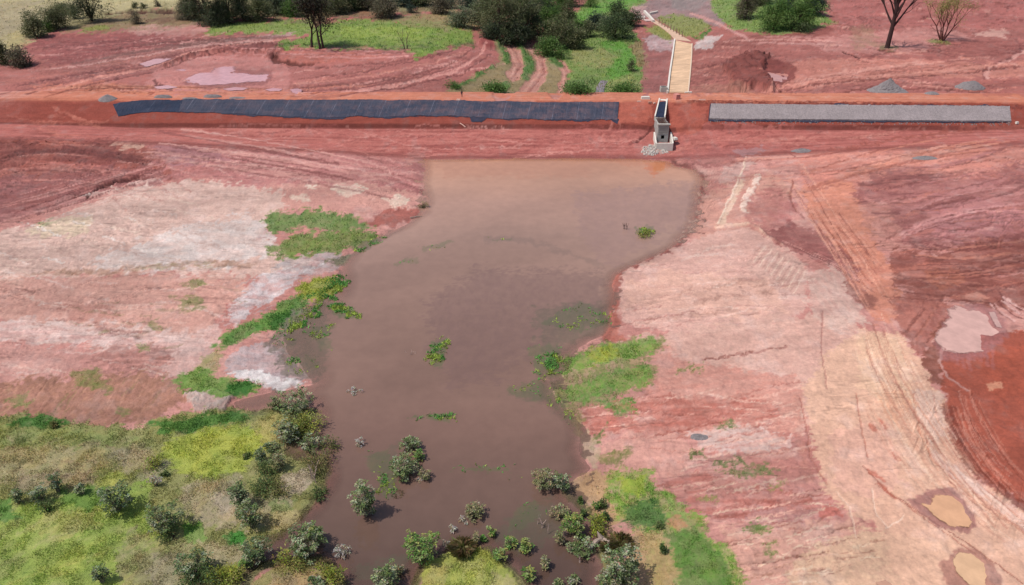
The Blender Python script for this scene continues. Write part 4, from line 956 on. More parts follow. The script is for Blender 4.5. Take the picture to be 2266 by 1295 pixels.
# ------------------------------------------------------------------ mesh helpers
def mesh(name, V, F, mat, parent=None, col=None, smooth=False, loc=None, extra=None):
    """V (n,3); F an int array (m,k) or list of them"""
    V = np.asarray(V, np.float32)
    Fs = F if isinstance(F, list) else [F]
    Fs = [np.asarray(f, np.int32) for f in Fs if len(f)]
    me = bpy.data.meshes.new(name)
    me.vertices.add(len(V))
    me.vertices.foreach_set("co", V.ravel())
    lt = np.concatenate([np.full(len(f), f.shape[1], np.int32) for f in Fs])
    li = np.concatenate([f.ravel() for f in Fs])
    me.loops.add(len(li))
    me.loops.foreach_set("vertex_index", li)
    me.polygons.add(len(lt))
    me.polygons.foreach_set("loop_start", np.concatenate([[0], np.cumsum(lt)[:-1]]).astype(np.int32))
    me.polygons.foreach_set("loop_total", lt)
    me.polygons.foreach_set("use_smooth", np.full(len(lt), smooth))
    me.update(calc_edges=True)
    if col is not None:
        a = me.attributes.new("Col", 'FLOAT_COLOR', 'POINT')
        a.data.foreach_set("color", np.concatenate([np.asarray(col, np.float32), np.ones((len(V), 1), np.float32)], 1).ravel())
    for k, v in (extra or {}).items():
        a = me.attributes.new(k, 'FLOAT', 'POINT')
        a.data.foreach_set("value", np.asarray(v, np.float32))
    if mat is not None:
        for q in (mat if isinstance(mat, (list, tuple)) else [mat]):
            me.materials.append(q)
    o = bpy.data.objects.new(name, me)
    C.objects.link(o)
    if loc is not None:
        o.location = loc
    if parent is not None:
        o.parent = parent
    return o


def tag(o, label, cat, group=None, kind=None):
    if label:
        o["label"] = label
    if cat:
        o["category"] = cat
    if group:
        o["group"] = group
    if kind:
        o["kind"] = kind
    return o


def thing(name, loc, label, cat, group=None):
    o = bpy.data.objects.new(name, None)
    o.empty_display_size = 0.3
    C.objects.link(o)
    o.location = loc
    return tag(o, label, cat, group)


class MB:
    def __init__(s):
        s.V, s.Q, s.T, s.n = [], [], [], 0

    def add(s, V, Q=None, T=None):
        s.V.append(np.asarray(V, float))
        if Q is not None and len(Q):
            s.Q.append(np.asarray(Q) + s.n)
        if T is not None and len(T):
            s.T.append(np.asarray(T) + s.n)
        s.n += len(V)

    def hexa(s, b, t):
        """eight corners: bottom loop b (4), top loop t (4)"""
        s.add(np.array(list(b) + list(t), float), [(3, 2, 1, 0), (4, 5, 6, 7), (0, 1, 5, 4), (1, 2, 6, 5), (2, 3, 7, 6), (3, 0, 4, 7)])

    def box(s, c, d, rz=0.0, bev=0.0):
        cx, cy, cz = c
        hx, hy, hz = d[0] / 2, d[1] / 2, d[2] / 2
        ca, sa = math.cos(rz), math.sin(rz)
        L = []
        for z, ix in ((-hz, 0), (hz, bev)):
            for x, y in ((-hx + ix, -hy + ix), (hx - ix, -hy + ix), (hx - ix, hy - ix), (-hx + ix, hy - ix)):
                L.append((cx + x * ca - y * sa, cy + x * sa + y * ca, cz + z))
        s.hexa(L[:4], L[4:])

    def tube(s, P, R, k=5):
        P = np.asarray(P, float)
        n = len(P)
        R = np.broadcast_to(R, (n,))
        D = np.gradient(P, axis=0)
        D /= np.linalg.norm(D, axis=1)[:, None] + 1e-9
        a = np.where(np.abs(D[:, 2:3]) > 0.9, np.array([[1.0, 0, 0]]), np.array([[0, 0, 1.0]]))
        U = np.cross(D, a)
        U /= np.linalg.norm(U, axis=1)[:, None] + 1e-9
        W = np.cross(D, U)
        th = np.arange(k) * 2 * math.pi / k
        V = (P[:, None] + R[:, None, None] * (np.cos(th)[None, :, None] * U[:, None] + np.sin(th)[None, :, None] * W[:, None])).reshape(-1, 3)
        Q = []
        for i in range(n - 1):
            for j in range(k):
                Q.append((i * k + j, i * k + (j + 1) % k, (i + 1) * k + (j + 1) % k, (i + 1) * k + j))
        V = np.concatenate([V, P[-1:]])
        T = [((n - 1) * k + j, (n - 1) * k + (j + 1) % k, n * k) for j in range(k)]
        s.add(V, Q, T)

    def build(s, name, mat, parent=None, smooth=False, col=None):
        V = np.concatenate(s.V)
        F = []
        if s.Q:
            F.append(np.concatenate(s.Q))
        if s.T:
            F.append(np.concatenate(s.T))
        if col is not None:
            col = np.tile(np.asarray(col, float), (len(V), 1))
        return mesh(name, V, F, mat, parent, col=col, smooth=smooth)


def ground_z(x, y):
    """height of the finished ground sheet"""
    x, y = np.atleast_1d(x).astype(float), np.atleast_1d(y).astype(float)
    ri = np.clip(np.searchsorted(rows, y) - 1, 0, NR - 2)
    a = np.clip((y - rows[ri]) / (rows[ri + 1] - rows[ri]), 0, 1)
    Hh = H.reshape(NR, NC)
    out = 0
    for k, w in ((0, 1 - a), (1, a)):
        r = ri + k
        t = x / (np.maximum(rows[r], 10) * CP + CAM_H * SP)
        ci = np.clip(np.searchsorted(tcol, t) - 1, 0, NC - 2)
        b = np.clip((t - tcol[ci]) / (tcol[ci + 1] - tcol[ci]), 0, 1)
        out = out + w * (Hh[r, ci] * (1 - b) + Hh[r, ci + 1] * b)
    return out


def spot(u, v):
    """the place on the finished ground (or on the water) at a surveyed point"""
    p = at([u], [v])[0]
    z = float(ground_z(p[0], p[1])[0])
    if p[1] < 168:
        z = max(z, -0.3)
    return np.array([p[0], p[1], z])


# ------------------------------------------------------------------ ground, water, puddles
ii = np.arange(NR * NC).reshape(NR, NC)
FQ = np.stack([ii[:-1, :-1], ii[:-1, 1:], ii[1:, 1:], ii[1:, :-1]], -1).reshape(-1, 4)
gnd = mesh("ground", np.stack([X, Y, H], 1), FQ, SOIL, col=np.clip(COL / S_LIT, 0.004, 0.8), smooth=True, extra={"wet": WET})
tag(gnd, "bare red and pink earth with haul tracks and grassy margins", "ground", kind="structure")

# reservoir
wsel = (SDV < 3.0) & (Y < 171) & (Y > 22)
fw = wsel[FQ].all(1)
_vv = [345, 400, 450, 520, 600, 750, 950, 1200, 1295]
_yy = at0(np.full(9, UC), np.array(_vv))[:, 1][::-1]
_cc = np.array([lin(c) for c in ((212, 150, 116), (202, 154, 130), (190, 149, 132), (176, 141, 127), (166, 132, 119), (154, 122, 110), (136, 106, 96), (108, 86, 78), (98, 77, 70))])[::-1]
WCOL = np.stack([np.interp(Y, _yy, _cc[:, i]) for i in range(3)], 1)  # sky reflection painted into the water colour, paler with distance
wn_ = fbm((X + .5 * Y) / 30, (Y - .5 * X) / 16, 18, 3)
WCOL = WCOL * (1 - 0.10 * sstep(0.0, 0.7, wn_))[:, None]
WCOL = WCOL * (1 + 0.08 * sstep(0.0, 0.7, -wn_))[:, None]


def wpatch(pts, col, op, soft=10, warp=8, brk=0.3):
    global COL, WCOL
    keep, keeph = COL, None
    COL = WCOL
    prim(pts, col, op=op, soft=soft, warp=warp, brk=brk)
    WCOL = COL
    COL = keep


wpatch([(1430, 358), (1480, 358), (1485, 372), (1450, 398), (1430, 380)], (214, 128, 84), 0.8, 12)
wpatch([(1340, 352), (1480, 356), (1490, 370), (1380, 372)], (204, 136, 104), 0.6, 10)
wpatch([(940, 355), (1320, 353), (1300, 400), (1000, 400)], (198, 142, 116), 0.6, 22)
wpatch([(1270, 450), (1540, 400), (1530, 480), (1420, 560), (1340, 590), (1280, 540)], (164, 130, 124), 0.5, 24)
wpatch([(940, 690), (1060, 620), (1330, 610), (1345, 700), (1200, 760), (1100, 850), (1000, 880), (960, 780)], (128, 100, 97), 0.5, 40)
for p, g in AQ:
    wpatch(p, (98, 112, 74), 0.35 + 0.3 * g, 7, 7)
for p in ([(820, 1020), (880, 1000), (880, 1110), (840, 1120)], [(1110, 880), (1230, 840), (1280, 960), (1220, 900)], [(1080, 1180), (1220, 1100), (1260, 1180), (1130, 1230)], [(780, 1260), (900, 1230), (880, 1295), (790, 1295)], [(1180, 700), (1350, 670), (1350, 740), (1200, 800)], [(600, 740), (720, 680), (720, 830), (640, 840)]):
    wpatch(p, (96, 98, 80), 0.4, 22, 12)
for p in ([(1070, 550), (1150, 552), (1240, 570), (1330, 595)], [(760, 570), (840, 535), (900, 500)]):
    prim_cols = COL
    COL = WCOL
    line(p, 9, (128, 108, 100), op=0.3, soft=8, warp=5)
    WCOL = COL
    COL = prim_cols
depth = np.maximum(0.0 - H, -0.3)


def water_material(name, clear, base=None, rough_=0.07, bump=0.02, ior=1.33, mr=(-0.02, 0.24, 0.35, 1.0)):
    m, nt, p = nodes(name)
    if base is None:
        a = N_(nt, "ShaderNodeAttribute", attribute_name="Col")
        f = maprange(nt, add_noise(nt, 0.5, 4, 0.6), 0.3, 0.7, 0.94, 1.06)
        nt.links.new(vmul(nt, a.outputs["Color"], f), p.inputs["Base Color"])
    else:
        rgb = N_(nt, "ShaderNodeRGB")
        rgb.outputs[0].default_value = (*(alb(base) * 1.0), 1)
        nt.links.new(vmul(nt, rgb.outputs[0], maprange(nt, add_noise(nt, .45, 5, .65), .3, .7, .82, 1.12)), p.inputs["Base Color"])
    p.inputs["Roughness"].default_value = rough_
    p.inputs["IOR"].default_value = ior
    b = N_(nt, "ShaderNodeBump")
    b.inputs["Strength"].default_value = 0.25
    b.inputs["Distance"].default_value = bump
    nt.links.new(mathn(nt, 'ADD', add_noise(nt, 2.0, 3, 0.5, stretch=(0.6, 1.6, 1, 0.5)), mathn(nt, 'MULTIPLY', add_noise(nt, 0.3, 3, 0.6), 1.6)), b.inputs["Height"])
    nt.links.new(b.outputs[0], p.inputs["Normal"])
    if clear:
        d = N_(nt, "ShaderNodeAttribute", attribute_name="depth")
        tr = N_(nt, "ShaderNodeBsdfTransparent")
        mx = N_(nt, "ShaderNodeMixShader")
        nt.links.new(maprange(nt, d.outputs["Fac"], *mr), mx.inputs[0])
        nt.links.new(tr.outputs[0], mx.inputs[1])
        nt.links.new(p.outputs[0], mx.inputs[2])
        nt.links.new(mx.outputs[0], nt.nodes["Material Output"].inputs["Surface"])
    return m


fq = FQ[fw]
used, inv = np.unique(fq, return_inverse=True)
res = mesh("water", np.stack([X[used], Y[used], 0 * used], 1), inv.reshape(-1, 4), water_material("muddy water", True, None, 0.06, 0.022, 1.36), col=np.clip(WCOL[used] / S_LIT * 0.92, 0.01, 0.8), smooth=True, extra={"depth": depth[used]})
tag(res, "muddy brown reservoir water impounded behind the earth dam", "water", kind="structure")
PUDMAT = {}
for pm, z, c_ in PUD:
    c = pm.mean(0)
    P = pm[:, :2] - c[:2]
    st = np.maximum(px_size(c) * 1.6, .04)
    lo_, hi_ = P.min(0) - 1.0, P.max(0) + 1.0
    gx, gy = np.meshgrid(np.arange(lo_[0], hi_[0], st), np.arange(lo_[1], hi_[1], st * 1.4), indexing='ij')
    sc_ = np.minimum(np.ptp(P[:, 0]), np.ptp(P[:, 1]))
    wx = gx + .05 * sc_ * fbm(gx / (sc_ * .22), gy / (sc_ * .22), 3, 4, .65)
    wy = gy + .05 * sc_ * fbm(gx / (sc_ * .22) + 7, gy / (sc_ * .22), 5, 4, .65)
    dd = -sdf_poly(wx.ravel(), wy.ravel(), P) / (sc_ * .10) + .5
    I = np.arange(gx.size).reshape(gx.shape)
    Q = np.stack([I[:-1, :-1], I[1:, :-1], I[1:, 1:], I[:-1, 1:]], -1).reshape(-1, 4)
    Q = Q[(dd[Q] > -.4).any(1)]
    us, inv_ = np.unique(Q, return_inverse=True)
    V = np.c_[gx.ravel()[us], gy.ravel()[us], 0 * us]
    if c_ not in PUDMAT:
        PUDMAT[c_] = water_material("silty puddle water", True, c_, 0.12, 0.01, 1.33, (-.04, .07, .0, 1.0))
    o = mesh("puddle", V, inv_.reshape(-1, 4), PUDMAT[c_], smooth=True, loc=(c[0], c[1], z - 0.03), extra={"depth": np.clip(dd[us] * .25, -.05, .3)})
    tag(o, None, None, kind="structure")


# ------------------------------------------------------------------ lining of the dam face
def strip(top, bot, nu, nv, lift, jag_t=0.0, jag_b=0.0, seed=0):
    """a sheet laid on the slope between two surveyed edges; returns vertices, quads, uv in metres"""
    def res_(P, n):
        P = np.array(P, float)
        s = np.concatenate([[0], np.cumsum(np.hypot(*np.diff(P, axis=0).T))])
        t = np.linspace(0, s[-1], n)
        return np.c_[np.interp(t, s, P[:, 0]), np.interp(t, s, P[:, 1])]
    a, b = res_(top, nu), res_(bot, nu)
    k = np.arange(nu)
    a[:, 1] += jag_t * fbm(k / 7.0, k * 0 + seed, seed, 4, 0.7)
    b[:, 1] += jag_b * fbm(k / 9.0, k * 0 + seed + 3, seed + 1, 4, 0.75)
    A, B = at(*a.T), at(*b.T)
    t = np.linspace(0, 1, nv)[:, None, None]
    G = A[None] * (1 - t) + B[None] * t
    z = ground_z(G[..., 0].ravel(), G[..., 1].ravel()).reshape(G.shape[:2])
    zb = base_h(G[..., 0], G[..., 1])
    G[..., 2] = np.maximum(z, zb) + lift + 0.03 * fbm(G[..., 0] / 1.5, G[..., 1] / 1.5, seed, 3)
    return G


def sheet(name, G, mat, thick=0.0, parent=None, extra=None):
    nv, nu = G.shape[:2]
    V = G.reshape(-1, 3)
    I = np.arange(nv * nu).reshape(nv, nu)
    Q = np.stack([I[:-1, :-1], I[1:, :-1], I[1:, 1:], I[:-1, 1:]], -1).reshape(-1, 4)
    F = [Q]
    if thick:
        n0 = len(V)
        rim = np.concatenate([I[0, :], I[1:, -1], I[-1, -2::-1], I[-2:0:-1, 0]])
        V = np.concatenate([V, V[rim] - (0, 0, thick)])
        m = len(rim)
        j = np.arange(m)
        F.append(np.stack([rim, rim[(j + 1) % m], n0 + (j + 1) % m, n0 + j], -1))
    return mesh(name, V, F, mat, parent, smooth=False, extra=extra)


def liner_material(name, c1, c2, line_c, dusty, pitch=6.3):
    m, nt, p = nodes(name)
    tc = N_(nt, "ShaderNodeTexCoord")
    sp = N_(nt, "ShaderNodeSeparateXYZ")
    nt.links.new(tc.outputs["Object"], sp.inputs[0])
    # welded seams every few metres, leaning a little with the slope
    xx = mathn(nt, 'ADD', sp.outputs["X"], mathn(nt, 'MULTIPLY', sp.outputs["Z"], -0.45))
    fr = mathn(nt, 'FRACT', mathn(nt, 'MULTIPLY', xx, 1.0 / pitch), 0)
    seam = mathn(nt, 'LESS_THAN', fr, 0.03)
    fr2 = mathn(nt, 'FRACT', mathn(nt, 'MULTIPLY', xx, 2.6 / pitch), 0)
    seam2 = mathn(nt, 'MULTIPLY', mathn(nt, 'LESS_THAN', fr2, 0.07), 0.35)
    fz = mathn(nt, 'FRACT', mathn(nt, 'MULTIPLY', sp.outputs["Z"], 1.9), 0)
    seam3 = mathn(nt, 'MULTIPLY', mathn(nt, 'LESS_THAN', fz, 0.12), 0.22)
    brk = maprange(nt, add_noise(nt, 0.5, 3, 0.6), 0.35, 0.6, 0.15, 1.0)
    sfac = mathn(nt, 'MULTIPLY', mathn(nt, 'MAXIMUM', mathn(nt, 'MAXIMUM', seam, seam2), seam3), brk)
    cr = N_(nt, "ShaderNodeMix", data_type='RGBA')
    cr.inputs[6].default_value = (*alb(c1), 1)
    cr.inputs[7].default_value = (*alb(c2), 1)
    nt.links.new(maprange(nt, add_noise(nt, 0.12, 5, 0.65), 0.35, 0.65, 0, 1), cr.inputs[0])
    du = N_(nt, "ShaderNodeMix", data_type='RGBA')
    nt.links.new(cr.outputs[2], du.inputs[6])
    du.inputs[7].default_value = (*alb((150, 112, 112)), 1)
    nt.links.new(mathn(nt, 'MULTIPLY', maprange(nt, add_noise(nt, 0.35, 5, 0.7), 0.45, 0.75, 0, 1), maprange(nt, sp.outputs["X"], -60, 20, 0.25 * dusty, dusty)), du.inputs[0])
    li = N_(nt, "ShaderNodeMix", data_type='RGBA')
    nt.links.new(du.outputs[2], li.inputs[6])
    li.inputs[7].default_value = (*alb(line_c), 1)
    nt.links.new(mathn(nt, 'MULTIPLY', sfac, 0.62), li.inputs[0])
    nt.links.new(li.outputs[2], p.inputs["Base Color"])
    p.inputs["Roughness"].default_value = 0.8
    p.inputs["Specular IOR Level"].default_value = 0.12
    b = N_(nt, "ShaderNodeBump")
    b.inputs["Strength"].default_value = 0.8
    b.inputs["Distance"].default_value = 0.3
    nt.links.new(mathn(nt, 'ADD', add_noise(nt, 1.0, 5, 0.65), add_noise(nt, .6, 4, .6, stretch=(2.2, .5, .5, 0))), b.inputs["Height"])
    nt.links.new(b.outputs[0], p.inputs["Normal"])
    return m


LINER = liner_material("grey blue geotextile", (60, 66, 86), (78, 80, 98), (122, 124, 144), 0.5)
LINER_DK = liner_material("dark geotextile", (42, 50, 72), (56, 66, 90), (74, 84, 106), 0.1, 9.0)
BLACKFAB = plain("black fabric edge", (52, 52, 74), 0.8, 0.3, 1.0, 0.4, 0.1)
L_TOP = [(401, 222), (420, 220), (560, 222), (800, 222), (830, 221), (860, 223), (1022, 223), (1060, 226), (1120, 225), (1200, 228), (1300, 227), (1370, 227)]
L_BOT = [(397, 249), (480, 251), (560, 255), (640, 259), (700, 261), (760, 262), (800, 257), (860, 261), (900, 257), (1000, 258), (1060, 262), (1130, 264), (1220, 266), (1300, 266), (1366, 266)]
lin_t = thing("geotextile_liner", at([900], [240])[0], "long blue-grey geotextile sheet with pale seams on the dam face left of the intake", "liner")
Gm = strip(L_TOP, L_BOT, 420, 9, 0.16, 1.2, 2.2, 2)
o = sheet("sheet", Gm - np.array(lin_t.location), LINER, 0.12, lin_t)
Gb = strip([(450, 246), (640, 254), (760, 258), (860, 258), (1040, 258), (1370, 264)], [(450, 250), (560, 258), (700, 264), (758, 265), (778, 257), (810, 259), (860, 265), (905, 258), (1040, 260), (1043, 271), (1066, 270), (1078, 262), (1130, 267), (1160, 262), (1220, 268), (1300, 269), (1330, 264), (1352, 268), (1366, 275)], 420, 4, 0.09, 0, 2.6, 5)
sheet("ragged_edge", Gb - np.array(lin_t.location), BLACKFAB, 0, lin_t)
lc_t = thing("geotextile_liner", at([330], [240])[0], "short dark blue geotextile piece wrapping the left corner of the dam", "liner")
Gc = strip([(250, 231), (270, 228), (300, 224), (340, 222), (404, 223)], [(262, 258), (275, 257), (300, 251), (340, 249), (399, 249)], 70, 7, 0.14, 0.8, 1.4, 8)
sheet("sheet", Gc - np.array(lc_t.location), LINER_DK, 0.1, lc_t)


def gabion_material():
    m, nt, p = nodes("stone filled mattress")
    v = N_(nt, "ShaderNodeTexVoronoi")
    v.inputs["Scale"].default_value = 4.5
    tc = N_(nt, "ShaderNodeTexCoord")
    nt.links.new(tc.outputs["Object"], v.inputs["Vector"])
    sp = N_(nt, "ShaderNodeSeparateXYZ")
    nt.links.new(tc.outputs["Object"], sp.inputs[0])
    f = maprange(nt, v.outputs["Color"], 0, 1, 0.75, 1.22)
    g = maprange(nt, add_noise(nt, 0.25, 4, 0.6), 0.3, 0.7, 0.88, 1.12)
    fx = mathn(nt, 'FRACT', mathn(nt, 'MULTIPLY', sp.outputs["X"], 0.5), 0)
    wire = mathn(nt, 'SUBTRACT', 1.0, mathn(nt, 'MULTIPLY', mathn(nt, 'LESS_THAN', fx, 0.06), 0.12))
    rgb = N_(nt, "ShaderNodeRGB")
    rgb.outputs[0].default_value = (*alb((160, 148, 152)), 1)
    nt.links.new(vmul(nt, rgb.outputs[0], mathn(nt, 'MULTIPLY', mathn(nt, 'MULTIPLY', f, g), wire)), p.inputs["Base Color"])
    p.inputs["Roughness"].default_value = 0.9
    b = N_(nt, "ShaderNodeBump")
    b.inputs["Strength"].default_value = 0.8
    b.inputs["Distance"].default_value = 0.15
    nt.links.new(v.outputs["Distance"], b.inputs["Height"])
    nt.links.new(b.outputs[0], p.inputs["Normal"])
    return m


gb_t = thing("gabion_mattress", at([1900], [252])[0], "long grey stone-filled mattress laid on the dam face right of the intake", "gabion")
Gg = strip([(1573, 233), (1720, 234), (1900, 236), (2060, 237), (2233, 239)], [(1569, 266), (1720, 267), (1900, 268), (2060, 270), (2237, 271)], 300, 9, 0.42, 0.5, 0.5, 9)
sheet("stone_mattress", Gg - np.array(gb_t.location), gabion_material(), 0.36, gb_t)
Gu = strip([(1571, 231), (1720, 233), (1840, 233), (1852, 230), (1880, 234), (2000, 235), (2060, 234), (2150, 237), (2180, 233), (2195, 238), (2232, 238)], [(1567, 269), (1720, 270), (1900, 271.5), (2060, 272), (2230, 272)], 320, 6, 0.12, 1.2, 2.2, 11)
sheet("underlay_fabric", Gu - np.array(gb_t.location), BLACKFAB, 0, gb_t)

# ------------------------------------------------------------------ the intake with its chute
ix, iw = 37.3, 1.35
it = thing("spillway_intake", (ix, 174, 1.0), "pale concrete spillway intake with square opening and dark chute up the dam face", "intake")
org = np.array((ix, 174, 1.0))


def part(name, mb, mat, parent=it, o=org, **k):
    for i, v in enumerate(mb.V):
        mb.V[i] = v - o
    return mb.build(name, mat, parent, **k)


zt = 5.9
mb = MB()   # tower: three full walls and a front wall with a square opening
for x0, x1, y0, y1, z0, z1 in ((ix - iw, ix - iw + .3, 176.3, 181.2, 0.3, zt), (ix + iw - .3, ix + iw, 176.3, 181.2, 0.3, zt), (ix - iw + .3, ix + iw - .3, 180.9, 181.2, 0.3, zt + 0.3),
                              (ix - iw, ix + iw, 176.0, 176.3, 0.3, 2.3), (ix - iw, ix - .42, 176.0, 176.3, 2.3, 3.25), (ix + .42, ix + iw, 176.0, 176.3, 2.3, 3.25), (ix - iw, ix + iw, 176.0, 176.3, 3.25, zt)):
    mb.box(((x0 + x1) / 2, (y0 + y1) / 2, (z0 + z1) / 2), (x1 - x0, y1 - y0, z1 - z0))
tw = part("tower", mb, CONCG)
mb = MB()
mb.box((ix, 178.6, 2.2), (2 * iw - .64, 4.5, .2))
mb.box((ix, 177.4, 3.2), (2 * iw - .64, .12, 2.0))
part("opening", mb, DARK, tw, org)
mb = MB()   # collar along the top of the front wall
mb.box((ix, 176.05, zt + .12), (2 * iw + .5, .7, .24), 0, .02)
part("top_beam", mb, CONC)
mb = MB()
for k in range(9):
    mb.box((ix - 1.1 + k * .275, 175.96, 4.6), (.05, .06, 2.0))
for k in range(4):
    mb.box((ix, 175.93, 3.75 + k * .5), (2.4, .05, .05))
part("formwork_ribs", mb, CONC)
mb = MB()   # open reinforcement over the shaft
rr = random.Random(4)
for k in range(9):
    x = ix - 1.0 + k * .25
    mb.tube([(x, 176.6, zt - .05), (x + rr.uniform(-.1, .1), 178.6, zt + .2 + rr.uniform(0, .2)), (x, 181.0, zt + .35)], .035, 4)
for k in range(8):
    mb.tube([(ix - 1.1, 176.8 + k * .6, zt + .1), (ix + 1.1, 176.8 + k * .6, zt + .12 + rr.uniform(0, .2))], .035, 4)
for k in range(14):
    x, y = ix + rr.uniform(-1.2, 1.2), rr.choice([176.4, 181.0, rr.uniform(177, 181)])
    mb.tube([(x, y, zt - .2), (x + rr.uniform(-.1, .1), y, zt + rr.uniform(.5, 1.0))], .03, 4)
part("reinforcement_bars", mb, RUST)
mb = MB()   # apron box in front
mb.box((ix, 172.9, 1.35), (4.1, .45, 1.9), 0, .03)
part("front_sill", mb, CONCW)
for s in (-1, 1):
    mb = MB()
    x0, x1 = (ix + s * 2.05 - .18, ix + s * 2.05 + .18)
    mb.hexa([(x0, 173.1, .2), (x1, 173.1, .2), (x1, 176.6, .2), (x0, 176.6, .2)], [(x0, 173.1, 2.3), (x1, 173.1, 2.3), (x1, 176.6, 3.9), (x0, 176.6, 3.9)])
    part("wing_wall", mb, CONCW)
mb = MB()
mb.box((ix, 174.6, 1.05), (3.7, 2.9, .3))
part("apron_floor", mb, CONCG)
mb = MB()
mb.box((ix + 2.9, 175.2, 2.75), (1.0, 1.3, .5), .3, .1)
part("side_block", mb, CONCW)
# chute: two kerbs, a floor and the black membrane
A0, A1 = np.array((37.15, 181.2, 6.25)), np.array((39.5, 190.6, 8.30))
dv = (A1 - A0)
sd_ = np.array((dv[1], -dv[0], 0)) / math.hypot(dv[0], dv[1])
for s in (-1, 1):
    mb = MB()
    P0, P1 = A0 + sd_ * s * 1.22, A1 + sd_ * s * .98
    w_ = sd_ * .16
    mb.hexa([P0 - w_ - (0, 0, .9), P0 + w_ - (0, 0, .9), P1 + w_ - (0, 0, .9), P1 - w_ - (0, 0, .9)], [P0 - w_ + (0, 0, .3), P0 + w_ + (0, 0, .3), P1 + w_ + (0, 0, .2), P1 - w_ + (0, 0, .2)])
    part("chute_kerb", mb, CONCW)
mb = MB()
P = [A0 - sd_ * 1.06, A0 + sd_ * 1.06, A1 + sd_ * .84, A1 - sd_ * .84]
mb.hexa([p - (0, 0, .6) for p in P], [p - (0, 0, .05) for p in P])
part("chute_floor", mb, CONCW)
mb = MB()
L_ = []
for k in range(13):
    t = k / 12 * 0.86
    c = A0 + dv * t
    hw = 1.04 - .2 * t + .03 * math.sin(k * 2.1)
    e = 0.10 * (k == 12)
    L_ += [c - sd_ * hw + (0, -4 * e, .02 + .05 * math.sin(k)), c + (0, 0, .0 + .04 * math.sin(k * 1.7)), c + sd_ * hw + (0, 4 * e, .03)]
Q = []
for k in range(12):
    for j in range(2):
        Q.append((k * 3 + j, k * 3 + j + 1, k * 3 + 4 + j, k * 3 + 3 + j))
mb.add(L_, Q)
part("membrane", mb, MEMBR)


# pale stones dumped under the intake
def rubble(name, pts, n, size, mat, seed, heap=0.0):
    r = np.random.default_rng(seed)
    W = at(*np.array(pts, float).T)[:, :2]
    lo_, hi_ = W.min(0), W.max(0)
    mb = MB()
    k = 0
    while k < n:
        p = r.uniform(lo_, hi_)
        if not inside(np.array([p[0]]), np.array([p[1]]), W)[0]:
            continue
        k += 1
        z = float(ground_z(p[0], p[1])[0])
        s = r.uniform(*size)
        th = np.arange(5) * 2 * math.pi / 5 + r.uniform(0, 6)
        b = [(p[0] + s * math.cos(a) * r.uniform(.7, 1.2), p[1] + s * math.sin(a) * r.uniform(.7, 1.2), z - .1) for a in th]
        t = [(p[0] + s * .6 * math.cos(a) * r.uniform(.6, 1.2), p[1] + s * .6 * math.sin(a) * r.uniform(.6, 1.2), z + s * r.uniform(.5, .9)) for a in th]
        mb.add(b + t, [(j, (j + 1) % 5, 5 + (j + 1) % 5, 5 + j) for j in range(5)], [(5, 6, 7), (5, 7, 8), (5, 8, 9)])
    return mb.build(name, mat)


ro = rubble("rubble", [(1419, 330), (1440, 321), (1478, 324), (1479, 338), (1440, 346), (1421, 342)], 230, (.12, .38), plain("pale broken stone", (206, 196, 192), .9, .25, 2), 3)
tag(ro, "pale broken rubble dumped below the concrete intake", "rubble", kind="stuff")

so_ = rubble("spilled_stones", [(1566, 262), (1900, 264), (2240, 267), (2242, 277), (1900, 275), (1564, 274)], 420, (.07, .24), GRAVEL, 5)
tag(so_, "grey stones spilled along the lower edge of the gabion", "stones", kind="stuff")
# blocks and boards lying on the crest
for u, v, d, rz, mat, lb in ((1428, 219, (2.2, 1.0, .7), .05, CONCW, "white concrete slab on the dam crest left of the chute"),
                             (1438, 228, (1.0, .6, .4), .2, plain("reddish block", (196, 140, 126), .9, .15, 2), "small pinkish block below the white slab on the dam crest"),
                             (1497, 219, (1.3, 1.6, 1.3), .4, plain("pink dusty concrete", (222, 150, 142), .9, .15, 2), "pink dusty concrete block on the crest right of the chute"),
                             (1554, 222, (1.8, .4, .3), .1, PLANKM, "pale board lying on the crest edge left of the gabion"),
                             (1015, 222, (1.1, .5, .35), -.4, PLANKM, "small pale board on the crest near the standing person"),
                             (1414, 225, (1.0, .4, .25), .1, PLANKM, "short pale plank left of the white slab on the crest"),
                             (1448, 229, (.6, .5, .3), .5, PLANKM, "tiny pale block next to the top of the chute"),
                             (1523, 206, (2.0, .5, .4), .2, CONCW, "white kerb stone at the near right corner of the ochre channel"),
                             (2250, 273, (.7, .6, .5), .2, CONCW, "small white block beside the right end of the gabion")):
    p = spot(u, v)
    mb = MB()
    mb.box((0, 0, d[2] / 2 - .04), d, rz, .05)
    nm = "plank" if ("board" in lb or "plank" in lb) else "concrete_block"
    o = mb.build(nm, mat)
    o.location = p
    tag(o, lb, nm.replace("concrete_", ""))
p0, p1 = spot(1018, 274), spot(1030, 283)
mb = MB()
mb.tube([p0 + (0, 0, .12), (p0 + p1) / 2 + (0, 0, .2), p1 + (0, 0, .12)], .14, 5)
tag(mb.build("plank", PLANKM), "single pale plank lying on the berm below the blue-grey liner", "plank")

# ------------------------------------------------------------------ channel below the dam
CH_L = [(1478, 207), (1484, 160), (1490, 120), (1494, 90)]
CH_R = [(1522, 207), (1526, 160), (1529, 125), (1530, 98)]
cl, crr = at(*np.array(CH_L, float).T), at(*np.array(CH_R, float).T)
ch = thing("drainage_channel", cl[0], "straight ochre-lined channel with pale kerbs running away behind the dam", "channel")
o_ = np.array(ch.location)


def lay(P, dz):
    P = P.copy()
    P[:, 2] = np.maximum(ground_z(P[:, 0], P[:, 1]), base_h(P[:, 0], P[:, 1])) + dz
    return P


def dens(P, n=24):
    s = np.linspace(0, len(P) - 1, n)
    return np.stack([np.interp(s, np.arange(len(P)), P[:, i]) for i in range(3)], 1)


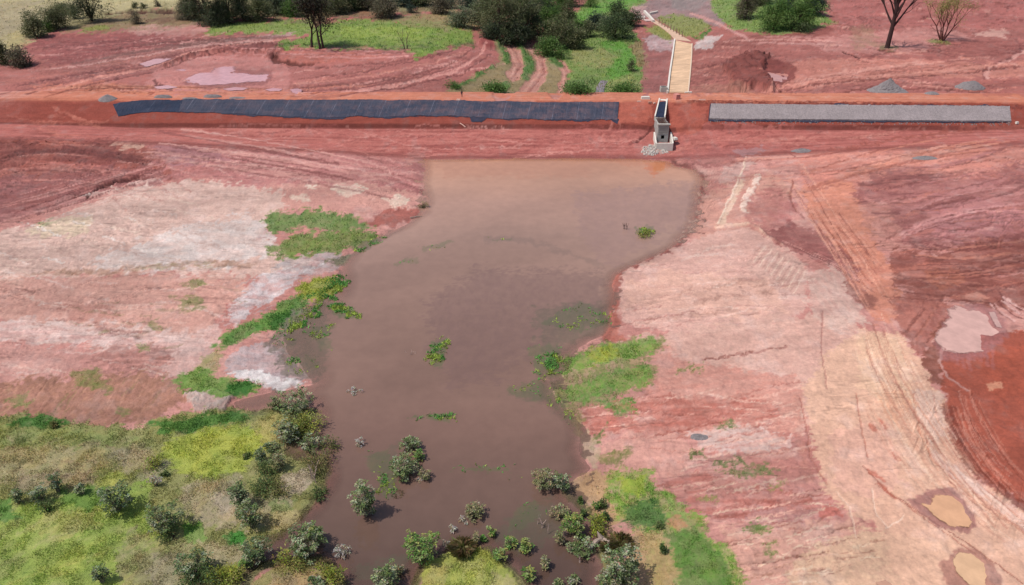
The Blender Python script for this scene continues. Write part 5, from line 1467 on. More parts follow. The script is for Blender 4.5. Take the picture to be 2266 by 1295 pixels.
cl, crr = dens(cl), dens(crr)
t = np.linspace(0, 1, 5)[:, None, None]
G = cl[None] * (1 - t) + crr[None] * t
G[..., 2] = np.maximum(ground_z(G[..., 0].ravel(), G[..., 1].ravel()).reshape(G.shape[:2]), base_h(G[..., 0], G[..., 1])) + .18
sheet("channel_floor", G - o_, OCHRE, .3, ch)


def kerb(P, w, h, name, mat, parent, org_):
    P = lay(P, 0)
    D = np.gradient(P, axis=0)
    nrm = np.stack([D[:, 1], -D[:, 0]], 1)
    nrm /= np.linalg.norm(nrm, axis=1)[:, None]
    mb = MB()
    off = np.c_[nrm * w / 2, np.zeros(len(P))]
    for i in range(len(P) - 1):
        mb.hexa([P[i] - off[i] - (0, 0, .4), P[i] + off[i] - (0, 0, .4), P[i + 1] + off[i + 1] - (0, 0, .4), P[i + 1] - off[i + 1] - (0, 0, .4)],
                [P[i] - off[i] + (0, 0, h), P[i] + off[i] + (0, 0, h), P[i + 1] + off[i + 1] + (0, 0, h), P[i + 1] - off[i + 1] + (0, 0, h)])
    return part(name, mb, mat, parent, org_)


kerb(cl - (.25, 0, 0), .55, .75, "kerb", CONCW, ch, o_)
kerb(crr + (.2, 0, 0), .4, .32, "kerb", plain("dusty kerb", (232, 206, 186), .9, .12, 2), ch, o_)
p = spot(1468, 203)
mb = MB()
for c, d in (((-.95, 0, .7), (.22, 2.2, 1.6)), ((.95, 0, .7), (.22, 2.2, 1.6)), ((0, -1.0, .7), (1.7, .22, 1.6)), ((0, 1.0, .7), (1.7, .22, 1.6))):
    mb.box(c, d, 0, .02)
o = mb.build("inspection_box", CONC)
o.location = p
tag(o, "open grey concrete box beside the near end of the ochre channel", "box")
# path going on to the far outlet works
pl = at(*np.array([(1494, 88), (1480, 74), (1462, 60), (1444, 50)], float).T)
pr = at(*np.array([(1530, 92), (1500, 74), (1472, 58), (1450, 46)], float).T)
pl, pr = dens(pl), dens(pr)
t = np.linspace(0, 1, 3)[:, None, None]
G = pl[None] * (1 - t) + pr[None] * t
G[..., 2] = ground_z(G[..., 0].ravel(), G[..., 1].ravel()).reshape(G.shape[:2]) + .12
tag(sheet("path", G, plain("pale path", (214, 180, 160), .95, .15, .6), .2), "narrow pale path leading on from the ochre channel", None, kind="structure")
for k in range(9):
    u = 1458 + k * 6.4
    p = spot(u, 53 + k * 3.6)
    mb = MB()
    mb.tube([(0, 0, -.3), (.03, 0, 1.2), (.05, .02, 2.3)], [.17, .16, .15], 6)
    o = mb.build("fence_post", WOOD)
    o.location = p
    tag(o, "brown wooden post in the row along the narrow path behind the channel", "post", "posts along the narrow path")
p = spot(1422, 45)
ow = thing("outlet_structure", p, "white concrete outlet with a row of baffle blocks beside the dark tree", "outlet")
o_ = np.array(p)
mb = MB()
a, b = spot(1426, 28) - o_, spot(1446, 50) - o_
mb.hexa([a + (-.5, 0, -.3), a + (.5, 0, -.3), b + (.5, 0, -.3), b + (-.5, 0, -.3)], [a + (-.5, 0, 1.2), a + (.5, 0, 1.2), b + (.5, 0, 1.0), b + (-.5, 0, 1.0)])
mb.build("wall", CONCW, ow)
for k in range(5):
    mb = MB()
    a = spot(1405 + k * 5.0, 43) - o_
    mb.box(a + (0, 0, .5), (.7, 3.6, 1.2), -.15, .05)
    mb.build("baffle_block", CONCW, ow)
mb = MB()
a = spot(1436, 46) - o_
mb.box(a + (0, 0, .15), (4.5, 5, .3), .2, 0)
mb.build("apron", plain("pinkish apron", (206, 178, 176), .9, .15, 1), ow)
mb = MB()
a, b = spot(1438, 32), spot(1455, 28)
mb.hexa([a + (0, -.7, -.2), b + (0, -.7, -.2), b + (0, .7, -.2), a + (0, .7, -.2)], [a + (0, -.7, .9), b + (0, -.7, .9), b + (0, .7, .9), a + (0, .7, .9)])
tag(mb.build("concrete_beam", CONCW), "loose white concrete beam lying beyond the outlet structure", "beam")
# seepage stream in the valley
sa_, sb_ = dens(at(*np.array([(1310, 207), (1320, 192), (1330, 178)], float).T), 12), dens(at(*np.array([(1333, 207), (1338, 192), (1345, 180)], float).T), 12)
t = np.linspace(0, 1, 4)[:, None, None]
G = sa_[None] * (1 - t) + sb_[None] * t
G[..., 2] = ground_z(G[..., 0].ravel(), G[..., 1].ravel()).reshape(G.shape[:2]) + .1
o = sheet("stream", G, water_material("stream water", False, (150, 128, 136), .1, .01), .3)
tag(o, None, None, kind="structure")


# ------------------------------------------------------------------ heaps of crushed stone
def heap(u, v, w, h_, lb, seed, flat_=0.0, wd=None):
    p = spot(u, v)
    s = px_size(p)
    rx = w * s / 2
    ry = rx * (wd or .75)
    hz = h_ * s
    n, m_ = 40, 16
    th = np.linspace(0, 2 * math.pi, n, endpoint=False)
    V = []
    for j in range(m_ + 1):
        f = j / m_
        for a in th:
            k = f * (1 + .16 * vnoise(np.array([math.cos(a) * 1.6 + seed]), np.array([math.sin(a) * 1.6]), seed)[0])
            x, y = rx * k * math.cos(a), ry * k * math.sin(a)
            z = hz * max(0, 1 - f) ** (1.15) if not flat_ else hz * (1 - max(0, (f - flat_) / (1 - flat_)) ** 1.3)
            z += .14 * hz * fbm(np.array([x / rx * 2.5 + seed]), np.array([y / ry * 2.5]), seed, 3)[0] * (1 - f)
            V.append((x, y, z))
    V = np.array(V)
    r2 = np.random.default_rng(seed)
    V += r2.normal(0, .04, V.shape) * rx / 4
    V[:, 2] += ground_z(V[:, 0] + p[0], V[:, 1] + p[1]) - p[2]
    V[-n:, 2] -= .25
    Q = [(j * n + i, j * n + (i + 1) % n, (j + 1) * n + (i + 1) % n, (j + 1) * n + i) for j in range(m_) for i in range(n)]
    o = mesh("gravel_heap", V, np.array(Q)[:, ::-1], GRAVEL, smooth=False)
    o.location = p
    tag(o, lb, "gravel heap", "grey gravel heaps")


heap(1964, 202, 92, 26, "large pointed grey gravel heap behind the road, below the bare dark tree", 1, 0, .6)
heap(2146, 196, 66, 15, "smooth low grey gravel heap at the far right behind the road", 2, .2, .6)
heap(2062, 208, 34, 5, "small grey gravel heap between the two larger heaps behind the road", 3, .2, .6)
heap(239, 219, 40, 8, "grey gravel heap at the left end of the crest above the dark liner corner", 4, .2, .7)
heap(362, 216, 42, 5, "flat-topped grey gravel heap on the crest above the dark liner piece", 5, .6, .35)
heap(470, 215, 44, 5, "flat-topped grey gravel heap on the crest above the long liner's left part", 6, .6, .35)
heap(525, 217, 40, 1.5, "thin pinkish-grey spread of gravel right of the flat heaps on the crest", 7, .5, .4)
heap(420, 218, 36, 1.5, "thin spread of gravel between the two flat heaps on the crest", 11, .5, .4)
heap(1772, 334, 46, 5, "low grey gravel heap on the pink ground below the gabion", 8, .2, .5)
heap(2046, 350, 56, 3, "scattered flat grey gravel heap on the pink slope at right", 9, .3, .5)
heap(1548, 968, 40, 3, "small dark grey stone heap on the pink bank right of the water", 10, .2, .6)

# ------------------------------------------------------------------ the person on the crest
pp = spot(1022, 215)
me = bpy.data.meshes.new("person")
J = [(0, 0, .92), (0, 0, 1.15), (0, 0, 1.40), (0, 0, 1.52), (0, .01, 1.64), (0, .0, 1.74), (-.19, 0, 1.40), (-.25, .02, 1.12), (-.24, -.06, .88), (.19, 0, 1.40), (.26, .02, 1.12), (.25, -.05, .88),
     (-.10, 0, .88), (-.12, -.02, .48), (-.13, .02, .06), (-.14, -.12, .04), (.10, 0, .88), (.14, .03, .48), (.16, .06, .06), (.17, -.08, .04)]
E = [(0, 1), (1, 2), (2, 3), (3, 4), (4, 5), (2, 6), (6, 7), (7, 8), (2, 9), (9, 10), (10, 11), (0, 12), (12, 13), (13, 14), (14, 15), (0, 16), (16, 17), (17, 18), (18, 19)]
RR = [.15, .15, .17, .06, .10, .08, .07, .05, .04, .07, .05, .04, .10, .07, .05, .045, .10, .07, .05, .045]
me.from_pydata(J, E, [])
po = bpy.data.objects.new("person", me)
C.objects.link(po)
md = po.modifiers.new("skin", 'SKIN')
for i, r_ in enumerate(RR):
    me.skin_vertices[0].data[i].radius = (r_, r_ * .85)
me.skin_vertices[0].data[0].use_root = True
md2 = po.modifiers.new("sub", 'SUBSURF')
md2.levels = md2.render_levels = 1
dg = bpy.context.evaluated_depsgraph_get()
me2 = bpy.data.meshes.new_from_object(po.evaluated_get(dg))
bpy.data.objects.remove(po)
me2.materials.clear()
for q in (plain("skin", (150, 104, 88), .6, .05, 3, 0), plain("dark shirt", (66, 52, 66), .9, .1, 3, 0), plain("dark trousers", (52, 46, 58), .9, .1, 3, 0)):
    me2.materials.append(q)
for f in me2.polygons:
    z = f.center.z
    f.material_index = 0 if (z > 1.5 or (abs(f.center.x) > .2 and z < 1.0 and z > .8)) else (1 if z > .9 else 2)
    f.use_smooth = True
po = bpy.data.objects.new("person", me2)
C.objects.link(po)
po.location = pp
tag(po, "person in dark clothes standing on the orange road on the dam crest", "person")
mb = MB()
mb.tube([(0, .01, 1.66), (0, .01, 1.73), (0, .01, 1.79)], [.125, .12, .05], 8)
mb.build("hair", DARK, po, True)


# ------------------------------------------------------------------ plants
def leaves(P, D, size, col, r, droop=0.15, aspect=0.5):
    """folded diamond leaves at P pointing along D; returns V, T, colours"""
    n = len(P)
    D = D / (np.linalg.norm(D, axis=1)[:, None] + 1e-9)
    up = np.tile(np.array([0, 0, 1.0]), (n, 1)) + r.normal(0, .25, (n, 3))
    S = np.cross(D, up)
    S /= np.linalg.norm(S, axis=1)[:, None] + 1e-9
    U = np.cross(S, D)
    L = (size * r.uniform(.7, 1.3, n))[:, None]
    tip = P + D * L - np.array([0, 0, 1.0]) * L * droop
    mid = P + D * L * .5
    wl = mid + S * L * aspect * .5 + U * L * .10
    wr = mid - S * L * aspect * .5 + U * L * .10
    V = np.stack([P, wr, tip, wl], 1).reshape(-1, 3)
    b = np.arange(n) * 4
    T = np.concatenate([np.stack([b, b + 1, b + 2], 1), np.stack([b, b + 2, b + 3], 1)])
    return V, T, np.repeat(col, 4, axis=0)


def colours(n, base, r, var=.22, hue=.10):
    c = np.tile(lin(base) / S_LIT, (n, 1))
    c = c * (1 + r.normal(0, var, (n, 1))) * (1 + r.normal(0, hue, (n, 3)))
    return np.clip(c, .006, .75)


KIND = {  # leaf colours, leaf size, leaf shape, stem material, leaves per m2 of crown
    'S': dict(cols=[(156, 166, 126), (188, 194, 162), (108, 126, 80), (140, 158, 104)], size=.27, asp=.55, droop=.25, bark=PALEBARK, ros=True),
    'B': dict(cols=[(148, 162, 120), (114, 134, 92), (180, 188, 158), (102, 122, 80)], size=.27, asp=.55, droop=.25, bark=PALEBARK, ros=True),
    'G': dict(cols=[(128, 164, 86), (104, 144, 72), (166, 182, 124), (170, 178, 102)], size=.27, asp=.55, droop=.2, bark=PALEBARK, ros=True),
    'P': dict(cols=[(170, 168, 128), (186, 180, 150), (142, 150, 104), (176, 164, 126)], size=.25, asp=.55, droop=.4, bark=PALEBARK, ros=True),
    'W': dict(cols=[(250, 240, 226), (238, 222, 204), (255, 250, 240)], size=.22, asp=.4, droop=.9, bark=PALEBARK, ros=True),
    'Y': dict(cols=[(166, 174, 70), (146, 160, 64), (178, 180, 100), (134, 142, 72)], size=.26, asp=.45, droop=.1, bark=BARK, ros=False),
    'D': dict(cols=[(100, 124, 72), (82, 106, 62), (118, 138, 84), (134, 146, 94)], size=.26, asp=.4, droop=.1, bark=BARK, ros=False),
    'O': dict(cols=[(140, 138, 86), (122, 126, 74), (158, 146, 98), (114, 108, 70)], size=.26, asp=.4, droop=.1, bark=BARK, ros=False),
    'T': dict(cols=[(150, 132, 92), (170, 150, 112), (126, 116, 72), (140, 140, 84)], size=.7, asp=.09, droop=.5, bark=BARK, ros=False),
}


def fan_tubes(mb, base, tips, r0, r, k=5, bend=.25):
    for t in tips:
        d = np.array(t) - base
        m1 = base + d * .45 + np.array([0, 0, np.linalg.norm(d) * bend * .5])
        mb.tube([base - (0, 0, .25), base + (m1 - base) * .4 + (0, 0, .05), m1, np.array(t)], [r0, r0 * .8, r0 * .55, r0 * .2], k)


def shrub(kind, u, v, w, h_, label, cat="shrub", name=None, nl=None, group="shrubs around the water"):
    """a foreground shrub: stems fanning out of one foot, leaves in rosettes or clouds"""
    K = KIND[kind]
    p = spot(u, v)
    seed = int(u * 7 + v * 13) % 100000
    r = np.random.default_rng(seed)
    s = px_size(p)
    dp = math.atan2(CAM_H - p[2], p[1])
    lf = K['size'] * (.62 if K['ros'] else .3)
    w, h_ = w * .9, h_ * .9
    rx = max(w * s / 2 - lf, w * s * .22)
    Hh = max((h_ * s - rx * math.sin(dp) * .8) / math.cos(dp) - lf * .8, rx * .9)
    root = thing(name or {'T': "grass_tussock", 'W': "withered_shrub"}.get(kind, "shrub"), p, label, cat, group)
    top, bot = Hh, Hh * (.14 if K['ros'] else .05)
    cz, az = (top + bot) / 2, (top - bot) / 2
    V, T, CC = [], [], []
    nv = 0
    tips = []
    if kind == 'T':
        n = nl or int(420 + 420 * rx)
        a, q = r.uniform(0, 6.28, n), np.sqrt(r.uniform(0, 1, n)) * rx * .8
        P = np.stack([q * np.cos(a), q * np.sin(a), np.zeros(n)], 1)
        D = np.stack([np.cos(a) * r.uniform(.1, .9, n), np.sin(a) * r.uniform(.1, .9, n), np.ones(n)], 1)
        c = np.concatenate([colours(n // len(K['cols']) + 1, cc, r) for cc in K['cols']])[:n]
        r.shuffle(c)
        v_, t_, c_ = leaves(P, D, Hh * .75, c, r, .35, .05)
        mesh("blades", v_, t_, GRASSM, root, col=c_)
        return root
    nR = max(8, int((15 if kind == 'W' else 21) * (rx + .2) * Hh)) if K['ros'] else max(8, int(11 * rx * Hh))
    nR = min(nR, 200)
    g = r.normal(0, 1, (nR, 3))
    g /= np.linalg.norm(g, axis=1)[:, None]
    rad = r.uniform(.35, 1.15, nR) ** .6
    lobes = 1 + .34 * np.sin(g[:, 0] * 4 + seed) * np.cos(g[:, 1] * 4 + seed * 2)
    cen = g * (rad * lobes)[:, None] * (rx, rx, az) + (0, 0, cz)
    cen[:, 2] = np.maximum(cen[:, 2], bot * .6)
    for i in range(nR):
        c = cen[i]
        cc = K['cols'][r.integers(len(K['cols']))]
        if K['ros']:
            n = int(r.integers(8, 13))
            a = np.arange(n) * 6.283 / n + r.uniform(0, 6)
            el = r.uniform(-.25, .75, n)
            P = c + np.stack([np.cos(a), np.sin(a), 0 * a], 1) * .06 + r.normal(0, .05, (n, 3))
            D = np.stack([np.cos(a), np.sin(a), el], 1)
            ax = np.array((c[0] / rx, c[1] / rx, 1.2))
            D = D + ax / np.linalg.norm(ax) * .25
        else:
            n = int(r.integers(26, 44))
            sp__ = .30 * rx / max(1, rx * .8) * .9
            P = c + r.normal(0, 1, (n, 3)) * (min(.42, rx * .3), min(.42, rx * .3), min(.3, az * .4))
            P[:, 2] = np.maximum(P[:, 2], .05)
            D = P - (0, 0, cz * .5) + r.normal(0, .5, (n, 3))
        v_, t_, c_ = leaves(P, D, K['size'] * (1 if K['ros'] else 1.0), colours(n, cc, r), r, K['droop'], K['asp'])
        V.append(v_)
        T.append(t_ + nv)
        CC.append(c_)
        nv += len(v_)
        tips.append(c)
    mb = MB()
    ns = min(len(tips), 24 if K['ros'] else 8)
    foot = np.array((0, 0, 0.0))
    for c in tips[:ns]:
        f0 = foot + np.array((r.normal(0, .08), r.normal(0, .08), 0))
        fan_tubes(mb, f0, [c], .035 + .010 * Hh, r)
    mb.build("stem", K['bark'], root)
    mesh("foliage", np.concatenate(V), np.concatenate(T), LEAF, root, col=np.concatenate(CC))
    return root


TREE = {
    'dark': dict(cols=[(80, 100, 62), (62, 80, 54), (98, 118, 72), (112, 124, 88)], bark=BARK),
    'black': dict(cols=[(74, 88, 62), (58, 70, 54), (92, 106, 72), (112, 116, 94)], bark=BARK),
    'olive': dict(cols=[(124, 130, 92), (106, 114, 76), (142, 142, 108), (92, 100, 68)], bark=BARK),
    'green': dict(cols=[(96, 132, 64), (114, 150, 76), (80, 116, 56), (130, 160, 92)], bark=BARK),
    'grey': dict(cols=[(128, 120, 100), (112, 108, 88), (142, 130, 112), (100, 92, 78)], bark=PALEBARK),
    'bluish': dict(cols=[(74, 92, 82), (92, 108, 94), (58, 76, 66)], bark=BARK),
    'silver': dict(cols=[(132, 142, 112), (112, 126, 96), (148, 156, 128)], bark=BARK),
}


def tree(kind, u, v, w, h_, label, cat="tree", name="tree", ls=.62, dens_=1.0, low=.12, group="trees beyond the dam"):
    """a far tree: tapered trunk with limbs, and a crown of leaf clumps with gaps between them"""
    K = TREE[kind]
    p = spot(u, v)
    seed = int(u * 5 + v * 11 + w) % 100000
    r = np.random.default_rng(seed)
    s = px_size(p)
    dp = math.atan2(CAM_H - p[2], p[1])
    rx = w * s / 2
    rx *= 1.16
    Hh = max(h_ * s * 1.02 / math.cos(dp), rx * (.5 if h_ < 20 else 1.0))
    root = thing(name, p, label, cat, group)
    bot = Hh * low
    cz, az = (Hh + bot) / 2, (Hh - bot) / 2
    ncl = int(np.clip(12 * rx * az ** .6 * dens_, 16, 190))
    g = r.normal(0, 1, (ncl, 3))
    g /= np.linalg.norm(g, axis=1)[:, None]
    lob = 1 + .25 * np.sin(3 * g[:, 0] + seed) * np.sin(3.3 * g[:, 1] + seed * .7) + .12 * np.sin(7 * g[:, 2] + seed)
    rad = r.uniform(.25, 1, ncl) ** .45
    uz = r.uniform(0, 1, ncl) ** .85
    prof = np.sqrt(np.maximum(1 - (np.maximum(uz - .30, 0) / .72) ** 2, .03)) * (.78 + .22 * np.minimum(uz / .3, 1))
    aa = r.uniform(0, 6.283, ncl)
    lob = 1 + .30 * np.sin(2 * aa + seed) + .20 * np.sin(5 * aa + seed * .3 + 4 * uz)
    rr_ = np.sqrt(r.uniform(.12, 1, ncl)) * prof * lob * rx * .92
    cen = np.stack([rr_ * np.cos(aa), rr_ * np.sin(aa), bot + .1 + (Hh - bot) * .94 * uz * (1 + .22 * np.sin(2.3 * aa + seed) * (uz > .3))], 1)
    V, T, CC = [], [], []
    nv = 0
    cr_ = min(1.25, rx * .34)
    for i in range(ncl):
        n = int(r.integers(24, 44))
        cc = K['cols'][r.integers(len(K['cols']))]
        P = cen[i] + r.normal(0, 1, (n, 3)) * (cr_ * .62, cr_ * .62, cr_ * .42)
        P[:, 2] = np.maximum(P[:, 2], .15)
        D = (P - cen[i]) + (0, 0, .3) + r.normal(0, .4, (n, 3))
        v_, t_, c_ = leaves(P, D, ls, colours(n, cc, r, .2, .06), r, .15, .6)
        V.append(v_)
        T.append(t_ + nv)
        CC.append(c_)
        nv += len(v_)
    mb = MB()
    mb.tube([(0, 0, -.5), (.05, 0, bot * .6), (0, .05, cz), (0, 0, cz + az * .5)], [.07 * Hh ** .8, .05 * Hh ** .8, .035 * Hh ** .8, .01 * Hh ** .8], 6)
    fan_tubes(mb, np.array((0, 0, bot * .7)), [cen[i] for i in range(min(10, ncl))], .03 * Hh ** .8, r)
    mb.build("trunk", K['bark'], root)
    mesh("crown", np.concatenate(V), np.concatenate(T), LEAF, root, col=np.concatenate(CC))
    return root


def branch(mb, p, d, L, rad, depth, r, out, spread=.55, up_=.12, k=5, gen=3):
    d = d / np.linalg.norm(d)
    q = [p]
    for i in range(3):
        d2 = d + r.normal(0, .10, 3) + np.array((0, 0, up_ * .4))
        d2 /= np.linalg.norm(d2)
        q.append(q[-1] + d2 * L / 3)
        d = d2
    mb.tube(q, np.linspace(rad, rad * .55, 4), k if depth > 1 else 3)
    if depth == 0:
        out.append(q[-1])
        return
    for i in range(r.integers(2, gen + 1)):
        a = r.normal(0, 1, 3)
        a -= d * a.dot(d)
        a /= np.linalg.norm(a)
        nd = d + a * spread * r.uniform(.6, 1.2) + np.array((0, 0, up_))
        branch(mb, q[-1] if i else q[-1], nd, L * r.uniform(.6, .82), rad * .55, depth - 1, r, out, spread, up_, k, gen)
    if depth > 1 and r.uniform() < .8:
        a = r.normal(0, 1, 3)
        a[2] = abs(a[2]) * .3
        branch(mb, q[2], d * .4 + a * .6, L * .55, rad * .35, depth - 2, r, out, spread, up_, k, gen)


def bare_tree(u, v, hm, label, seed, stems=1, mat=DEADBARK, spread=.5, depth=4, leaf=None, trunk=.28, rad=.35, lean=0.0, splay=0.12, group="trees beyond the dam", nm="bare_tree", limbs=0, lo_=.22, hi_=.62, out_=.55):
    p = spot(u, v)
    r = np.random.default_rng(seed)
    root = thing(nm, p, label, "tree", group)
    mb = MB()
    tips = []
    if limbs:
        top = hm * .8
        mb.tube([(0, 0, -.5), (0, 0, .3), (.05, 0, hm * lo_), (-.1, .1, hm * hi_), (.1, .1, top)], [rad * 1.5, rad, rad * .85, rad * .5, rad * .15], 8)
        for k in range(limbs):
            f = lo_ + (hi_ - lo_) * k / limbs
            a = k * 2.4 + r.uniform(-.3, .3)
            d = np.array((math.cos(a) * out_, math.sin(a) * out_, 1.0 - .25 * (k < 2)))
            branch(mb, np.array((0, 0, hm * f)), d, hm * (.26 - .12 * k / limbs), rad * (.5 - .2 * k / limbs), 3, r, tips, .38, .22)
        stems = 0
    for s_ in range(stems):
        a = s_ * 6.283 / stems + .4
        o_ = np.array((math.cos(a), math.sin(a), 0)) * (.5 if stems > 1 else 0)
        d = np.array((math.cos(a) * splay * (stems > 1) + lean, math.sin(a) * splay * (stems > 1), 1.0))
        mb.tube([o_ + (0, 0, -.4), o_ + (0, 0, .25)], [rad * 1.5, rad], 6)
        branch(mb, o_ + (0, 0, .1), d, hm * trunk, rad, depth, r, tips, spread)
    mb.build("trunk", mat, root)
    if leaf:
        cols, ls, n_per, sig, hmin = leaf
        V, T, CC = [], [], []
        nv = 0
        for t_ in tips:
            if t_[2] < hmin:
                continue
            n = n_per
            P = t_ + r.normal(0, sig, (n, 3))
            v_, tt, c_ = leaves(P, r.normal(0, 1, (n, 3)), ls, colours(n, cols[r.integers(len(cols))], r), r, .1, .5)
            V.append(v_)
            T.append(tt + nv)
            CC.append(c_)
            nv += len(v_)
        mesh("crown", np.concatenate(V), np.concatenate(T), LEAF, root, col=np.concatenate(CC))
    return root


